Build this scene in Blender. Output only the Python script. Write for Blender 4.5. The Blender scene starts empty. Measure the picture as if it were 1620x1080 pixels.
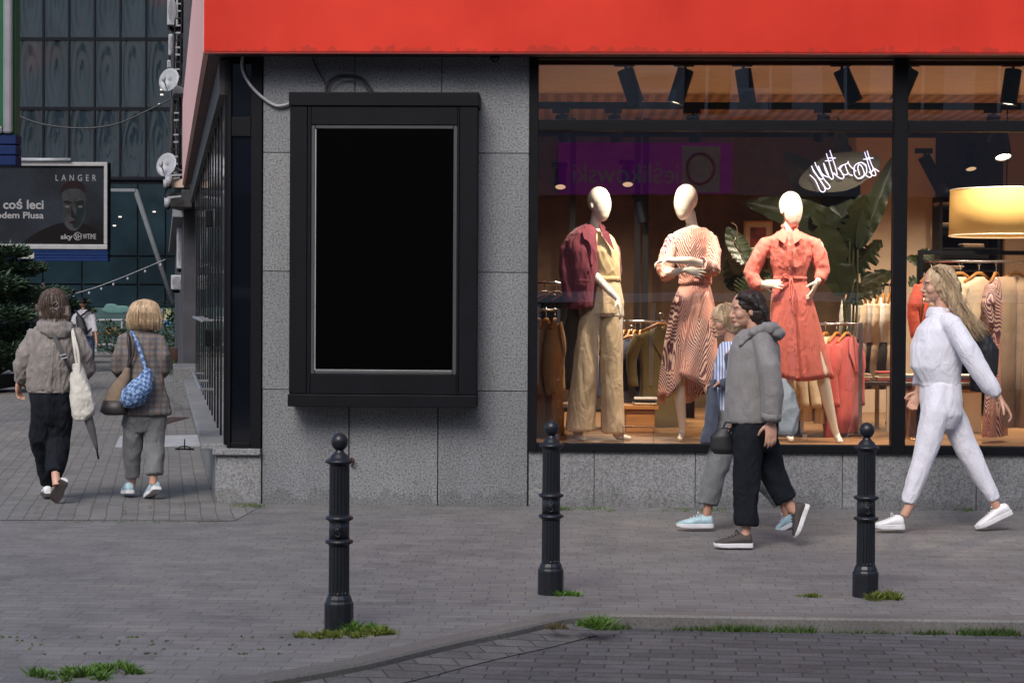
import bpy, bmesh, math, random
from mathutils import Vector, Matrix, noise
SC = bpy.context.scene
COL = SC.collection
R = math.radians
random.seed(7)
# ---------------------------------------------------------------- camera
CAMP = Vector((0, -14.7, 1.55)); FPX = 3000.0
YAW, PITCH, ROLL = 0.033, math.atan(55/3000), 0.006
F0 = Vector((-math.sin(YAW)*math.cos(PITCH), math.cos(YAW)*math.cos(PITCH), -math.sin(PITCH)))
R0 = Vector((math.cos(YAW), math.sin(YAW), 0)); U0 = R0.cross(F0)
RT = R0*math.cos(ROLL) + U0*math.sin(ROLL); UP = U0*math.cos(ROLL) - R0*math.sin(ROLL)
cam = bpy.data.cameras.new("camera"); cam.lens = 36*FPX/1620; cam.sensor_width = 36
cam.clip_end = 600; cam.clip_start = 0.1
co = bpy.data.objects.new("camera", cam); COL.objects.link(co)
m3 = Matrix((RT, UP, -F0)).transposed()
co.matrix_world = Matrix.Translation(CAMP) @ m3.to_4x4()
SC.camera = co
SC.cycles.use_denoising = True
SC.cycles.max_bounces = 7
SC.cycles.transparent_max_bounces = 10
SC.cycles.sample_clamp_indirect = 4
SC.cycles.caustics_reflective = False; SC.cycles.caustics_refractive = False
SC.view_settings.view_transform = 'Standard'; SC.view_settings.look = 'None'
SC.view_settings.exposure = 0.64; SC.view_settings.gamma = 1
# ---------------------------------------------------------------- sky and sun
SUN_EL, SUN_AZ = R(42), R(196)
w = bpy.data.worlds.new("World"); SC.world = w; w.use_nodes = True
nt = w.node_tree; nt.nodes.clear()
sk = nt.nodes.new('ShaderNodeTexSky'); sk.sky_type = 'NISHITA'; sk.sun_disc = False
sk.sun_elevation = SUN_EL; sk.sun_rotation = SUN_AZ; sk.dust_density = 2.5; sk.air_density = 0.8; sk.ozone_density = 1.0
bg = nt.nodes.new('ShaderNodeBackground'); bg.inputs[1].default_value = 0.13
ou = nt.nodes.new('ShaderNodeOutputWorld'); nt.links.new(sk.outputs[0], bg.inputs[0]); nt.links.new(bg.outputs[0], ou.inputs[0])
sl = bpy.data.lights.new("sun", 'SUN'); sl.energy = 1.5; sl.angle = R(28); sl.color = (1, .95, .9)
so = bpy.data.objects.new("sun", sl); COL.objects.link(so)
sd = Vector((math.sin(SUN_AZ)*math.cos(SUN_EL), math.cos(SUN_AZ)*math.cos(SUN_EL), math.sin(SUN_EL)))
so.rotation_euler = (-sd).to_track_quat('-Z', 'Y').to_euler()

# ---------------------------------------------------------------- measuring helpers: rays through the photo meet real planes
def ray(px, py): return F0*FPX + RT*(px-810) + UP*(540-py)
def W(px, py, Y=0.0):
    d = ray(px, py); return CAMP + d*((Y-CAMP.y)/d.y)
def G(px, py, z=0.0):
    d = ray(px, py); return CAMP + d*((z-CAMP.z)/d.z)
def DP(px, py, D): return CAMP + ray(px, py)*(D/FPX)

# ---------------------------------------------------------------- mesh helpers
class MB:
    def __init__(s): s.v = []; s.f = []
    def add(s, v, f):
        b = len(s.v); s.v += [tuple(p) for p in v]; s.f += [tuple(i+b for i in q) for q in f]; return s
    def box(s, c, d, rz=0.0, ax=None):
        c = Vector(c); hx, hy, hz = d[0]/2, d[1]/2, d[2]/2
        rot = Matrix.Rotation(rz, 3, 'Z') if ax is None else ax
        v = [c + rot @ Vector((x*hx, y*hy, z*hz)) for x in (-1, 1) for y in (-1, 1) for z in (-1, 1)]
        return s.add(v, [(0,1,3,2),(4,6,7,5),(0,4,5,1),(2,3,7,6),(0,2,6,4),(1,5,7,3)])
    def bb(s, a, b):
        a = Vector(a); b = Vector(b); return s.box((a+b)/2, tuple(abs(x) for x in (b-a)))
    def rings(s, rs, caps=True, close=True):
        n = len(rs[0]); v = [p for r in rs for p in r]; f = []
        for i in range(len(rs)-1):
            for j in range(n if close else n-1):
                k = (j+1) % n; f.append((i*n+j, i*n+k, (i+1)*n+k, (i+1)*n+j))
        if caps and close: f.append(tuple(reversed(range(n)))); f.append(tuple((len(rs)-1)*n+j for j in range(n)))
        return s.add(v, f)
    def tube(s, pts, rad, n=10, round_ends=False, flat=1.0, flat_axis=None):
        pts = [Vector(p) for p in pts]
        if not hasattr(rad, '__len__'): rad = [rad]*len(pts)
        if round_ends:
            d0 = (pts[0]-pts[1]).normalized(); d1 = (pts[-1]-pts[-2]).normalized()
            pts = [pts[0]+d0*rad[0]*.95, pts[0]+d0*rad[0]*.6] + pts + [pts[-1]+d1*rad[-1]*.6, pts[-1]+d1*rad[-1]*.95]
            rad = [rad[0]*.25, rad[0]*.78] + list(rad) + [rad[-1]*.78, rad[-1]*.25]
        rs = []; prev = None
        for i, p in enumerate(pts):
            t = (pts[min(i+1, len(pts)-1)] - pts[max(i-1, 0)]).normalized()
            if prev is None:
                a = flat_axis if flat_axis is not None else (Vector((0,0,1)) if abs(t.z) < .9 else Vector((0,1,0)))
                u = (Vector(a) - t*Vector(a).dot(t)).normalized()
            else:
                u = (prev - t*prev.dot(t)).normalized()
            prev = u; q = t.cross(u)
            rs.append([p + (u*math.cos(2*math.pi*k/n)*flat + q*math.sin(2*math.pi*k/n))*rad[i] for k in range(n)])
        return s.rings(rs)
    def lathe(s, prof, n=24, c=(0,0,0)):
        c = Vector(c)
        return s.rings([[c+Vector((r*math.cos(2*math.pi*k/n), r*math.sin(2*math.pi*k/n), z)) for k in range(n)] for r, z in prof])
    def ell(s, c, r, rot=None, n=14, m=9):
        c = Vector(c); rs = []
        for i in range(m):
            th = math.pi*(i+.12)/(m-1+.24); z = -math.cos(th); q = math.sin(th)
            rs.append([c + (rot @ Vector((r[0]*q*math.cos(2*math.pi*k/n), r[1]*q*math.sin(2*math.pi*k/n), r[2]*z)) if rot else
                            Vector((r[0]*q*math.cos(2*math.pi*k/n), r[1]*q*math.sin(2*math.pi*k/n), r[2]*z))) for k in range(n)])
        return s.rings(rs)
    def prism(s, poly, lo, hi):      # vertical prism
        n = len(poly); v = [(x, y, lo) for x, y in poly] + [(x, y, hi) for x, y in poly]
        return s.add(v, [tuple(reversed(range(n))), tuple(range(n, 2*n))] + [(i, (i+1) % n, n+(i+1) % n, n+i) for i in range(n)])

def newmesh(name, mb):
    me = bpy.data.meshes.new(name); me.from_pydata([tuple(p) for p in mb.v], [], mb.f); me.update()
    bm = bmesh.new(); bm.from_mesh(me); bmesh.ops.recalc_face_normals(bm, faces=bm.faces); bm.to_mesh(me); bm.free()
    return me
def PW(o):
    m = o.matrix_basis.copy()
    return m if o.parent is None else PW(o.parent) @ o.matrix_parent_inverse @ m
def obj(name, mb, mat, parent=None, world=False, smooth=False, bevel=0.0, sub=0, solid=0.0):
    me = mb if isinstance(mb, bpy.types.Mesh) else newmesh(name, mb)
    o = bpy.data.objects.new(name, me); COL.objects.link(o)
    me.materials.clear()
    for q in (mat if isinstance(mat, (list, tuple)) else [mat]): me.materials.append(q)
    if smooth:
        for p in me.polygons: p.use_smooth = True
    if parent is not None:
        o.parent = parent
        if world: o.matrix_parent_inverse = PW(parent).inverted()
    if solid: md = o.modifiers.new('s', 'SOLIDIFY'); md.thickness = solid; md.offset = 0
    if bevel: md = o.modifiers.new('b', 'BEVEL'); md.width = bevel; md.segments = 2; md.limit_method = 'ANGLE'
    if sub: md = o.modifiers.new('u', 'SUBSURF'); md.levels = sub; md.render_levels = sub
    return o
def tag(o, label=None, cat=None, group=None, kind=None):
    if label: o['label'] = label
    if cat: o['category'] = cat
    if group: o['group'] = group
    if kind: o['kind'] = kind
    return o
def thing(name, label, cat, loc=(0,0,0), rz=0.0, group=None):
    o = bpy.data.objects.new(name, None); COL.objects.link(o); o.empty_display_size = .1
    o.location = loc; o.rotation_euler = (0, 0, rz)
    return tag(o, label, cat, group)
def struct(name, mb, mat, **k):
    return tag(obj(name, mb, mat, **k), kind='structure')
def kids(o): return [c for c in o.children]
def dup(o, loc=None, rz=None, label=None, parent=None):
    c = o.copy(); COL.objects.link(c)
    if parent is not None: c.parent = parent
    for ch in kids(o): dup(ch, parent=c)
    if loc is not None: c.location = loc
    if rz is not None: c.rotation_euler = (0, 0, rz)
    if label: c['label'] = label
    return c

def ridge(p, k, s=0.0):
    sh = .45*math.sin(p.z*5+s)+.25*noise.noise(Vector((p.x*3, p.y*3, p.z*3+s)))
    n = noise.noise(Vector((p.x*k[0]+s+sh*k[0]*.12, p.y*k[1]+s*.7, p.z*k[2]-s+p.x*k[0]*.25)))
    return 1-2.6*abs(n)
def remesh(mb, voxel=.006, smooth=3, folds=None):
    """unite overlapping closed shapes into one continuous skin; folds(p, n) displaces along the normal"""
    me = newmesh('tmp', mb); o = bpy.data.objects.new('tmp', me); COL.objects.link(o)
    md = o.modifiers.new('r', 'REMESH'); md.mode = 'VOXEL'; md.voxel_size = voxel
    if smooth: ms = o.modifiers.new('s', 'SMOOTH'); ms.iterations = smooth; ms.factor = .5
    dg = bpy.context.evaluated_depsgraph_get(); ev = o.evaluated_get(dg)
    out = bpy.data.meshes.new_from_object(ev); bpy.data.objects.remove(o); bpy.data.meshes.remove(me)
    if folds:
        nn = [v.normal.copy() for v in out.vertices]
        for v, n in zip(out.vertices, nn):
            v.co += n*folds(v.co, n)
        out.update()
    for p in out.polygons: p.use_smooth = True
    return out

# ---------------------------------------------------------------- material helpers
class NT:
    def __init__(s, name):
        s.m = bpy.data.materials.new(name); s.m.use_nodes = True; s.t = s.m.node_tree
        s.b = s.t.nodes['Principled BSDF']; s.o = s.t.nodes['Material Output']
    def n(s, t, **k):
        x = s.t.nodes.new('ShaderNode'+t)
        for a, b in k.items():
            if a in x.inputs: x.inputs[a].default_value = b
            else: setattr(x, a, b)
        return x
    def l(s, a, b): s.t.links.new(a, b); return s
    def mapd(s, scale=(1,1,1), rot=(0,0,0), loc=(0,0,0)):
        tc = s.n('TexCoord'); mp = s.n('Mapping'); s.l(tc.outputs['Object'], mp.inputs[0])
        mp.inputs['Scale'].default_value = scale; mp.inputs['Rotation'].default_value = rot; mp.inputs['Location'].default_value = loc
        return mp.outputs[0]
    def ramp(s, fac, stops):
        r = s.n('ValToRGB'); e = r.color_ramp.elements
        while len(e) < len(stops): e.new(.5)
        for q, (p, c) in zip(e, stops): q.position = p; q.color = (c if len(c) == 4 else (*c, 1))
        s.l(fac, r.inputs[0]); return r.outputs[0]
    def mix(s, fac, a, b, bt='MIX'):
        x = s.t.nodes.new('ShaderNodeMix'); x.data_type = 'RGBA'; x.blend_type = bt
        for i, q in ((0, fac), (6, a), (7, b)):
            if hasattr(q, 'is_output'): s.l(q, x.inputs[i])
            else: x.inputs[i].default_value = (q if not isinstance(q, tuple) else (*q, 1)[:4])
        return x.outputs[2]
    def math(s, op, a, b=None):
        x = s.n('Math', operation=op)
        for i, q in ((0, a), (1, b)):
            if q is None: continue
            if hasattr(q, 'is_output'): s.l(q, x.inputs[i])
            else: x.inputs[i].default_value = q
        return x.outputs[0]
    def bump(s, h, st=.3, d=.01):
        x = s.n('Bump', Strength=st, Distance=d); s.l(h, x.inputs['Height']); s.l(x.outputs[0], s.b.inputs['Normal'])
    def base(s, c):
        if hasattr(c, 'is_output'): s.l(c, s.b.inputs['Base Color'])
        else: s.b.inputs['Base Color'].default_value = (*c, 1)[:4]
def pbr(name, col, rough=.6, metal=0.0, var=.12, ns=6.0, bump=.0, bs=40.0, bd=.004, emit=None, es=0, spec=None, sheen=0, ss=0, stretch=(1,1,1), coat=0):
    q = NT(name); mp = q.mapd(stretch)
    nz = q.n('TexNoise', Scale=ns, Detail=6.0, Roughness=.6); q.l(mp, nz.inputs['Vector'])
    lo = tuple(c*(1-var) for c in col); hi = tuple(min(1, c*(1+var)) for c in col)
    q.base(q.ramp(nz.outputs[0], [(.3, lo), (.7, hi)]))
    q.b.inputs['Roughness'].default_value = rough; q.b.inputs['Metallic'].default_value = metal
    if spec is not None: q.b.inputs['Specular IOR Level'].default_value = spec
    if sheen: q.b.inputs['Sheen Weight'].default_value = sheen
    if coat: q.b.inputs['Coat Weight'].default_value = coat
    if ss: q.b.inputs['Subsurface Weight'].default_value = ss; q.b.inputs['Subsurface Scale'].default_value = .02
    if bump:
        n2 = q.n('TexNoise', Scale=bs, Detail=4.0); q.l(mp, n2.inputs['Vector']); q.bump(n2.outputs[0], bump, bd)
    if emit: q.b.inputs['Emission Color'].default_value = (*emit, 1); q.b.inputs['Emission Strength'].default_value = es
    return q.m
SIDE_ANG = math.atan((810-258)/3000)+YAW       # the side street runs this far left of +Y
SD = Vector((-math.sin(SIDE_ANG), math.cos(SIDE_ANG), 0)); SL = Vector((-math.cos(SIDE_ANG), -math.sin(SIDE_ANG), 0))
def paving(name, c1, c2, mortar, bw, rh, rot, moss=.35, rough=.75, bst=.6, ms=.006, warp=.0, rowj=.0, mossc=(.05,.085,.015)):
    q = NT(name); mp = q.mapd(rot=(0, 0, rot))
    nz = q.n('TexNoise', Scale=1.6, Detail=3.0); q.l(mp, nz.inputs['Vector'])
    sp = q.n('SeparateXYZ'); q.l(mp, sp.inputs[0]); wn = q.n('TexWhiteNoise', noise_dimensions='1D'); q.l(q.math('FLOOR', q.math('DIVIDE', sp.outputs[1], rh)), wn.inputs['W'])
    cx = q.n('CombineXYZ'); q.l(q.math('MULTIPLY', wn.outputs['Value'], bw*rowj), cx.inputs[0]); va = q.n('VectorMath', operation='ADD'); q.l(mp, va.inputs[0]); q.l(cx.outputs[0], va.inputs[1])
    vm = q.n('VectorMath', operation='MULTIPLY_ADD'); q.l(nz.outputs['Color'], vm.inputs[0]); vm.inputs[1].default_value = (warp, warp, 0); q.l(va.outputs[0], vm.inputs[2])
    br = q.n('TexBrick'); br.offset = .5; q.l(vm.outputs[0], br.inputs['Vector'])
    for k, v in (('Scale', 1.0), ('Brick Width', bw), ('Row Height', rh), ('Mortar Size', ms), ('Mortar Smooth', .3), ('Bias', 0.0)): br.inputs[k].default_value = v
    br.inputs['Color1'].default_value = (*c1, 1); br.inputs['Color2'].default_value = (*c2, 1); br.inputs['Mortar'].default_value = (*mortar, 1)
    big = q.n('TexNoise', Scale=.55, Detail=5.0, Roughness=.65); q.l(mp, big.inputs['Vector'])
    col = q.mix(1.0, br.outputs[0], q.ramp(big.outputs[0], [(.3, (.84, .84, .86)), (.7, (1.12, 1.11, 1.1))]), 'MULTIPLY')
    fine = q.n('TexNoise', Scale=90.0, Detail=3.0); q.l(mp, fine.inputs['Vector'])
    col = q.mix(1.0, col, q.ramp(fine.outputs[0], [(.3, (.8, .8, .8)), (.75, (1.25, 1.25, 1.25))]), 'MULTIPLY')
    vg = q.n('TexVoronoi', Scale=3.1, Randomness=1.0); q.l(mp, vg.inputs['Vector'])
    col = q.mix(q.math('MULTIPLY', q.math('LESS_THAN', vg.outputs['Distance'], .045), .45), col, (.07, .068, .066))
    st_ = q.n('TexNoise', Scale=2.6, Detail=8.0, Roughness=.75); q.l(mp, st_.inputs['Vector'])
    col = q.mix(1.0, col, q.ramp(st_.outputs[0], [(.36, (.78, .77, .76)), (.5, (1, 1, 1)), (.68, (1.14, 1.13, 1.1))]), 'MULTIPLY')
    mn = q.n('TexNoise', Scale=1.3, Detail=6.0, Roughness=.7); q.l(mp, mn.inputs['Vector'])
    mm = q.math('MULTIPLY', br.outputs['Fac'], q.ramp(mn.outputs[0], [(.62-moss*.35, (0,0,0)), (.74-moss*.3, (1,1,1))]))
    col = q.mix(mm, col, mossc)
    q.base(col); q.b.inputs['Roughness'].default_value = rough; q.b.inputs['Specular IOR Level'].default_value = .35
    h = q.math('ADD', q.math('MULTIPLY', q.math('SUBTRACT', 1.0, br.outputs['Fac']), 1.0), q.math('MULTIPLY', fine.outputs[0], .25))
    q.bump(h, bst, .012)
    return q.m
def granite(name, base, dark, light, stain=.5):
    q = NT(name); mp = q.mapd()
    n1 = q.n('TexNoise', Scale=70.0, Detail=5.0, Roughness=.75); q.l(mp, n1.inputs['Vector'])
    c = q.ramp(n1.outputs[0], [(.36, dark), (.47, base), (.58, light)])
    vo = q.n('TexVoronoi', Scale=42.0); q.l(mp, vo.inputs['Vector'])
    c = q.mix(q.math('LESS_THAN', vo.outputs['Distance'], .16), c, tuple(x*.5 for x in dark))
    vp = q.n('TexVoronoi', Scale=7.0); q.l(mp, vp.inputs['Vector'])
    c = q.mix(q.math('LESS_THAN', vp.outputs['Distance'], .035), c, tuple(x*.25 for x in dark))
    b = q.n('TexNoise', Scale=1.7, Detail=6.0, Roughness=.65); mp2 = q.mapd((1, 1, .45)); q.l(mp2, b.inputs['Vector'])
    c = q.mix(1.0, c, q.ramp(b.outputs[0], [(.3, (1-stain*.45,)*3), (.7, (1.08,)*3)]), 'MULTIPLY')
    oi = q.n('ObjectInfo'); c = q.mix(1.0, c, q.ramp(oi.outputs['Random'], [(0, (.9, .9, .91)), (1, (1.07, 1.065, 1.05))]), 'MULTIPLY')
    sz = q.n('SeparateXYZ'); q.l(mp, sz.inputs[0]); dn = q.n('TexNoise', Scale=5.0, Detail=7.0, Roughness=.7); q.l(q.mapd((1, 1, .5)), dn.inputs['Vector'])
    low = q.math('LESS_THAN', sz.outputs[2], q.math('MULTIPLY', q.math('SUBTRACT', dn.outputs[0], .35), .55)); c = q.mix(q.math('MULTIPLY', low, .28), c, tuple(x*.5 for x in dark))
    dr = q.n('TexNoise', Scale=3.0, Detail=6.0, Roughness=.7); q.l(q.mapd((5, 5, .22), loc=(3, 1, 0)), dr.inputs['Vector']); c = q.mix(q.ramp(dr.outputs[0], [(.6, (0,)*3), (.72, (.3,)*3)]), c, tuple(x*.7 for x in dark))
    q.base(c); q.b.inputs['Roughness'].default_value = .6; q.bump(n1.outputs[0], .15, .003)
    return q.m
def glassmat(name, tint=(1, 1, 1), refl=2.0, wav=0.0):
    q = NT(name); q.t.nodes.remove(q.b)
    tr = q.n('BsdfTransparent'); tr.inputs[0].default_value = (*tint, 1)
    gl = q.n('BsdfGlossy', Roughness=.0); fr = q.n('Fresnel', IOR=1.5); mx = q.n('MixShader')
    if wav:
        nz = q.n('TexNoise', Scale=.8, Detail=1.0); q.l(q.mapd(), nz.inputs['Vector'])
        bp = q.n('Bump', Strength=wav, Distance=.02); q.l(nz.outputs[0], bp.inputs['Height']); q.l(bp.outputs[0], gl.inputs['Normal'])
    f = q.math('MINIMUM', q.math('MULTIPLY', fr.outputs[0], refl), 1.0)
    q.l(f, mx.inputs[0]); q.l(tr.outputs[0], mx.inputs[1]); q.l(gl.outputs[0], mx.inputs[2]); q.l(mx.outputs[0], q.o.inputs[0])
    return q.m
def fabric(name, col, rough=.85, wv=300.0, var=.1, sheen=.15, bump=.25):
    q = NT(name); mp = q.mapd()
    n1 = q.n('TexNoise', Scale=9.0, Detail=5.0); q.l(mp, n1.inputs['Vector'])
    n2 = q.n('TexNoise', Scale=wv, Detail=2.0); q.l(mp, n2.inputs['Vector'])
    c = q.ramp(n1.outputs[0], [(.3, tuple(x*(1-var) for x in col)), (.7, tuple(min(1, x*(1+var)) for x in col))])
    c = q.mix(1.0, c, q.ramp(n2.outputs[0], [(.3, (.85,)*3), (.7, (1.12,)*3)]), 'MULTIPLY')
    q.base(c); q.b.inputs['Roughness'].default_value = rough; q.b.inputs['Sheen Weight'].default_value = sheen
    q.b.inputs['Specular IOR Level'].default_value = .25
    n3 = q.n('TexNoise', Scale=8.0, Detail=4.0, Distortion=1.6); q.l(q.mapd((1, 1, .5), (.3, .5, .2)), n3.inputs['Vector']); n3 = q.math('MULTIPLY', q.math('ABSOLUTE', q.math('SUBTRACT', n3.outputs[0], .5)), -3.0)
    q.bump(q.math('ADD', n3, q.math('MULTIPLY', n2.outputs[0], .12)), bump*1.3, .014)
    return q.m
def emis(name, col, s):
    q = NT(name); q.base((.8,.8,.8)); q.b.inputs['Emission Color'].default_value = (*col, 1); q.b.inputs['Emission Strength'].default_value = s
    return q.m
def hairmat(name, a, b, stretch=(34, 34, 3)):
    q = NT(name); mp = q.mapd(stretch)
    n1 = q.n('TexNoise', Scale=1.5, Detail=5.0, Roughness=.7); q.l(mp, n1.inputs['Vector'])
    q.base(q.ramp(n1.outputs[0], [(.35, a), (.65, b)])); q.b.inputs['Roughness'].default_value = .45
    q.bump(n1.outputs[0], .6, .01); return q.m

BLACKM = pbr('black_powder_coat', (.0035, .004, .006), .55, spec=.14, var=.25, ns=5, bump=.08, bs=120)
BLACKG = pbr('black_painted_iron', (.007, .0085, .0125), .4, var=.35, ns=14, bump=.35, bs=60, bd=.003)
CABLE = pbr('black_rubber', (.02, .02, .022), .5)
GREYP = pbr('grey_plastic', (.3, .3, .32), .5)
WHITEP = pbr('aged_white_plastic', (.27, .285, .31), .5, ns=9, var=.2)
STEEL = pbr('brushed_steel', (.55, .55, .57), .25, metal=1)
WOODH = pbr('honey_wood', (.45, .2, .05), .45, var=.25, ns=5, stretch=(1, 1, 12))
GRAN = granite('speckled_granite', (.15, .157, .166), (.055, .058, .063), (.235, .245, .258))
GRANL = granite('pale_granite', (.165, .17, .177), (.08, .082, .086), (.25, .256, .264), .5)
SKIN = pbr('skin', (.5, .28, .2), .5, var=.1, ns=12, ss=.08)
SKINM = pbr('skin_tanned', (.4, .21, .14), .5, var=.1, ns=12, ss=.08)
# ================================================================ ground
PAVE = paving('pavement_brick', (.182, .178, .176), (.148, .144, .144), (.1, .097, .096), .2, .1, 0, moss=.16, warp=.02, ms=.0042, rowj=.35, bst=.35)
PAVS = paving('side_street_brick', (.185, .18, .175), (.148, .144, .14), (.1, .097, .09), .2, .115, -(SIDE_ANG+math.pi/2), moss=.35, ms=.0055, warp=.04, rowj=.2, bst=.35, mossc=(.075, .1, .035))
ROADM = paving('road_brick', (.1, .1, .108), (.065, .066, .072), (.035, .036, .038), .2, .1, R(3), moss=.12, ms=.005, warp=.03, rough=.7, rowj=.4)
KERBM = granite('kerb_granite', (.155, .148, .142), (.115, .11, .105), (.19, .183, .177), .6)
RZ = -.065
struct('road', MB().add([(-150, -120, RZ), (150, -120, RZ), (150, 180, RZ), (-150, 180, RZ)], [(0, 1, 2, 3)]), ROADM)
kpx = [(2300, 990), (1900, 985), (1620, 983), (1400, 980), (1200, 977), (1040, 974), (960, 973), (905, 975), (869, 983), (817, 996), (753, 1008), (705, 1019),
       (650, 1032), (594, 1046), (511, 1062), (419, 1077), (300, 1098), (120, 1130), (-150, 1170), (-600, 1225)]
kp = [G(*p) for p in kpx]
def offset(poly, d):
    out = []
    for i, p in enumerate(poly):
        t = (poly[min(i+1, len(poly)-1)]-poly[max(i-1, 0)]); t.z = 0; t.normalize()
        out.append(p + Vector((-t.y, t.x, 0))*d)   # kerb runs right to left, so -normal points to the pavement
    return out
def smooth2(p, n=5):
    out = []
    for i in range(len(p)-1):
        a, b, c, d = p[max(i-1, 0)], p[i], p[i+1], p[min(i+2, len(p)-1)]
        for k in range(n):
            t = k/n; out.append(.5*((2*b)+(c-a)*t+(2*a-5*b+4*c-d)*t*t+(3*b-a-3*c+d)*t**3))
    return out+[p[-1]]
kp = smooth2(kp)
for _ in range(10): kp = [kp[0]]+[(a+b*2+c)/4 for a, b, c in zip(kp, kp[1:], kp[2:])]+[kp[-1]]
inner = offset(kp, -.12)
pv = [tuple(p) for p in inner]
struct('pavement', MB().add([(p[0], p[1], 0) for p in pv] + [(-60, -20, 0), (-60, 95, 0), (30, 95, 0), (30, pv[0][1], 0)], [tuple(range(len(pv)+4))]), PAVE)
kb = MB(); rs = []
for a, b in zip(kp, inner):
    top = .006; rs.append([Vector((a.x, a.y, RZ-.05)), Vector((a.x, a.y, top-.012)), a+(b-a)*.08+Vector((0, 0, top)), Vector((b.x, b.y, top)), Vector((b.x, b.y, -.1))])
kb.rings(rs)
struct('kerb', kb, KERBM)
gt = MB(); g0 = [Vector((p.x, p.y, RZ+.004+(.035*min(1, max(0, (1.4-p.x)/1.2))))) for p in offset(kp, .01)]; g1 = [Vector((p.x, p.y, RZ+.004)) for p in offset(kp, .2)]
gt.rings([[b, a] for a, b in list(zip(g0, g1))[34:]], caps=False, close=False)
struct('gutter', gt, paving('gutter_stone', (.12, .12, .122), (.09, .09, .093), (.045, .045, .045), .2, .1, R(-24), moss=.2, ms=.005))
# side street sheet (bricks laid along the side street)
s0 = G(-300, 822); s1 = G(372, 824); s2 = G(352, 797)
side_poly = [(s0.x, s0.y), (s1.x, s1.y), (s1.x+.02, 0.0), (s1.x+.02+SD.x*60, 60), (-40, 60), (-40, s0.y)]
struct('side_street_pavement', MB().add([(x, y, .004) for x, y in side_poly], [tuple(range(len(side_poly)))]), PAVS)
# pale slab, grate on the side street
def gquad(p0, p1, z0, z1): return MB().bb((p0.x, p0.y, z0), (p1.x, p1.y, z1))
sl_ = MB(); A_, B_, C_, D_ = G(182, 708), G(322, 706), G(318, 689), G(190, 691)
sl_.add([(p.x, p.y, .012) for p in (A_, B_, C_, D_)] + [(p.x, p.y, .0) for p in (A_, B_, C_, D_)], [(0,1,2,3),(4,5,1,0),(5,6,2,1),(6,7,3,2),(7,4,0,3)])
tag(obj('paving_slab', sl_, pbr('pale_concrete', (.32, .33, .35), .7, var=.2, bump=.2)), 'large pale grey concrete slab set in the side street paving by the shop step', 'paving slab')
gr = MB(); a = G(232, 671); b = G(300, 661)
for k in range(14):
    x0 = a.x+(b.x-a.x)*k/14; gr.bb((x0, a.y, .004), (x0+(b.x-a.x)/26, b.y, .014))
gr.bb((a.x, a.y, .004), (b.x, a.y+.06, .016)); gr.bb((a.x, b.y-.06, .004), (b.x, b.y, .016))
tag(obj('drain_grate', gr, pbr('rusty_iron', (.09, .06, .055), .7, var=.3)), 'rusty brown iron drain grate in the side street beyond the pale slab', 'drain grate')

# ================================================================ shop building (front facade lies in the plane Y = 0)
def X(px, py=480, Y=0): return W(px, py, Y).x
def Z(py, px=850, Y=0): return W(px, py, Y).z
bld = thing('shop_building', 'corner shop building in speckled grey granite with red fascia and big lit window', 'building', (X(415), 0, 0))
def part(n, mb, m, par=None, **k): return obj(n, mb, m, par or bld, world=True, **k)
xl, xw = X(415), X(836)           # granite wall between corner window and shop window
zt = Z(83, 600) + .25
rows = [(-.05, Z(617, 600)), (Z(617, 600), Z(430, 600)), (Z(430, 600), Z(242, 600)), (Z(242, 600), zt)]
cols = [[xl, X(553), X(694), xw], [xl, X(560), X(700), xw], [xl, X(480), X(640), xw], [xl, X(560), X(697), xw]]
part('wall_backing', MB().bb((xl-.0, .03, -.05), (xw, .3, zt)), pbr('dark_mortar', (.03, .03, .032), .9))
for (z0, z1), cs in zip(rows, cols):
    for x0, x1 in zip(cs, cs[1:]):
        g = .003 if abs(x0-X(553)) > .02 and abs(x1-X(553)) > .02 else .0045
        part('stone_panel', MB().bb((x0+g, 0, z0+.003), (x1-g, .028, z1-.003)), GRAN, bevel=.002)
# plinth under the shop window
zs = Z(712, 850)
xr = X(2050)
pc = [X(p, 750) for p in (836, 940, 1100, 1333, 1545, 1760, 2050)]
for x0, x1 in zip(pc, pc[1:]): part('plinth_panel', MB().bb((x0+.0025, .006, -.05), (x1-.0025, .034, zs-.004)), GRANL, bevel=.002)
part('plinth_backing', MB().bb((xw, .036, -.05), (xr, .28, zs-.006)), pbr('mortar', (.05, .05, .05), .9))
# window frames
xm0, xm1 = X(1411), X(1433)
zsill, ztran0, ztran1 = Z(701, 1000), Z(207, 1000), Z(190, 1000)
fr = MB(); y0, y1 = -.03, .07
def fbar(x0, z0, x1, z1, y0=-.03, y1=.07): part('window_frame', MB().bb((x0, y0, z0), (x1, y1, z1)), BLACKM, bevel=.004)
fbar(xw+.002, zs-.002, X(850), zt)
fbar(xm0, zs-.002, xm1, zt, -.033, .073)
fbar(X(850)+.001, zs-.002, xm0-.001, zsill); fbar(xm1+.001, zs-.002, xr, zsill)
fbar(X(850)+.001, ztran0, xm0-.001, ztran1, -.025); fbar(xm1+.001, ztran0, xr, ztran1, -.025)
fbar(X(850)+.001, Z(94, 1000), xm0-.001, zt); fbar(xm1+.001, Z(94, 1000), xr, zt)
GL = glassmat('shop_glass', (.97, .97, .97), 4.0, .1)
for x0, x1 in ((X(850), xm0), (xm1, xr)):
    for z0, z1 in ((zsill, ztran0), (ztran1, Z(94, 1000))):
        part('window_pane', MB().add([(x0-.003, .02, z0-.003), (x1+.003, .02, z0-.003), (x1+.003, .02, z1+.003), (x0-.003, .02, z1+.003)], [(0, 1, 2, 3)]), GL)
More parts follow.
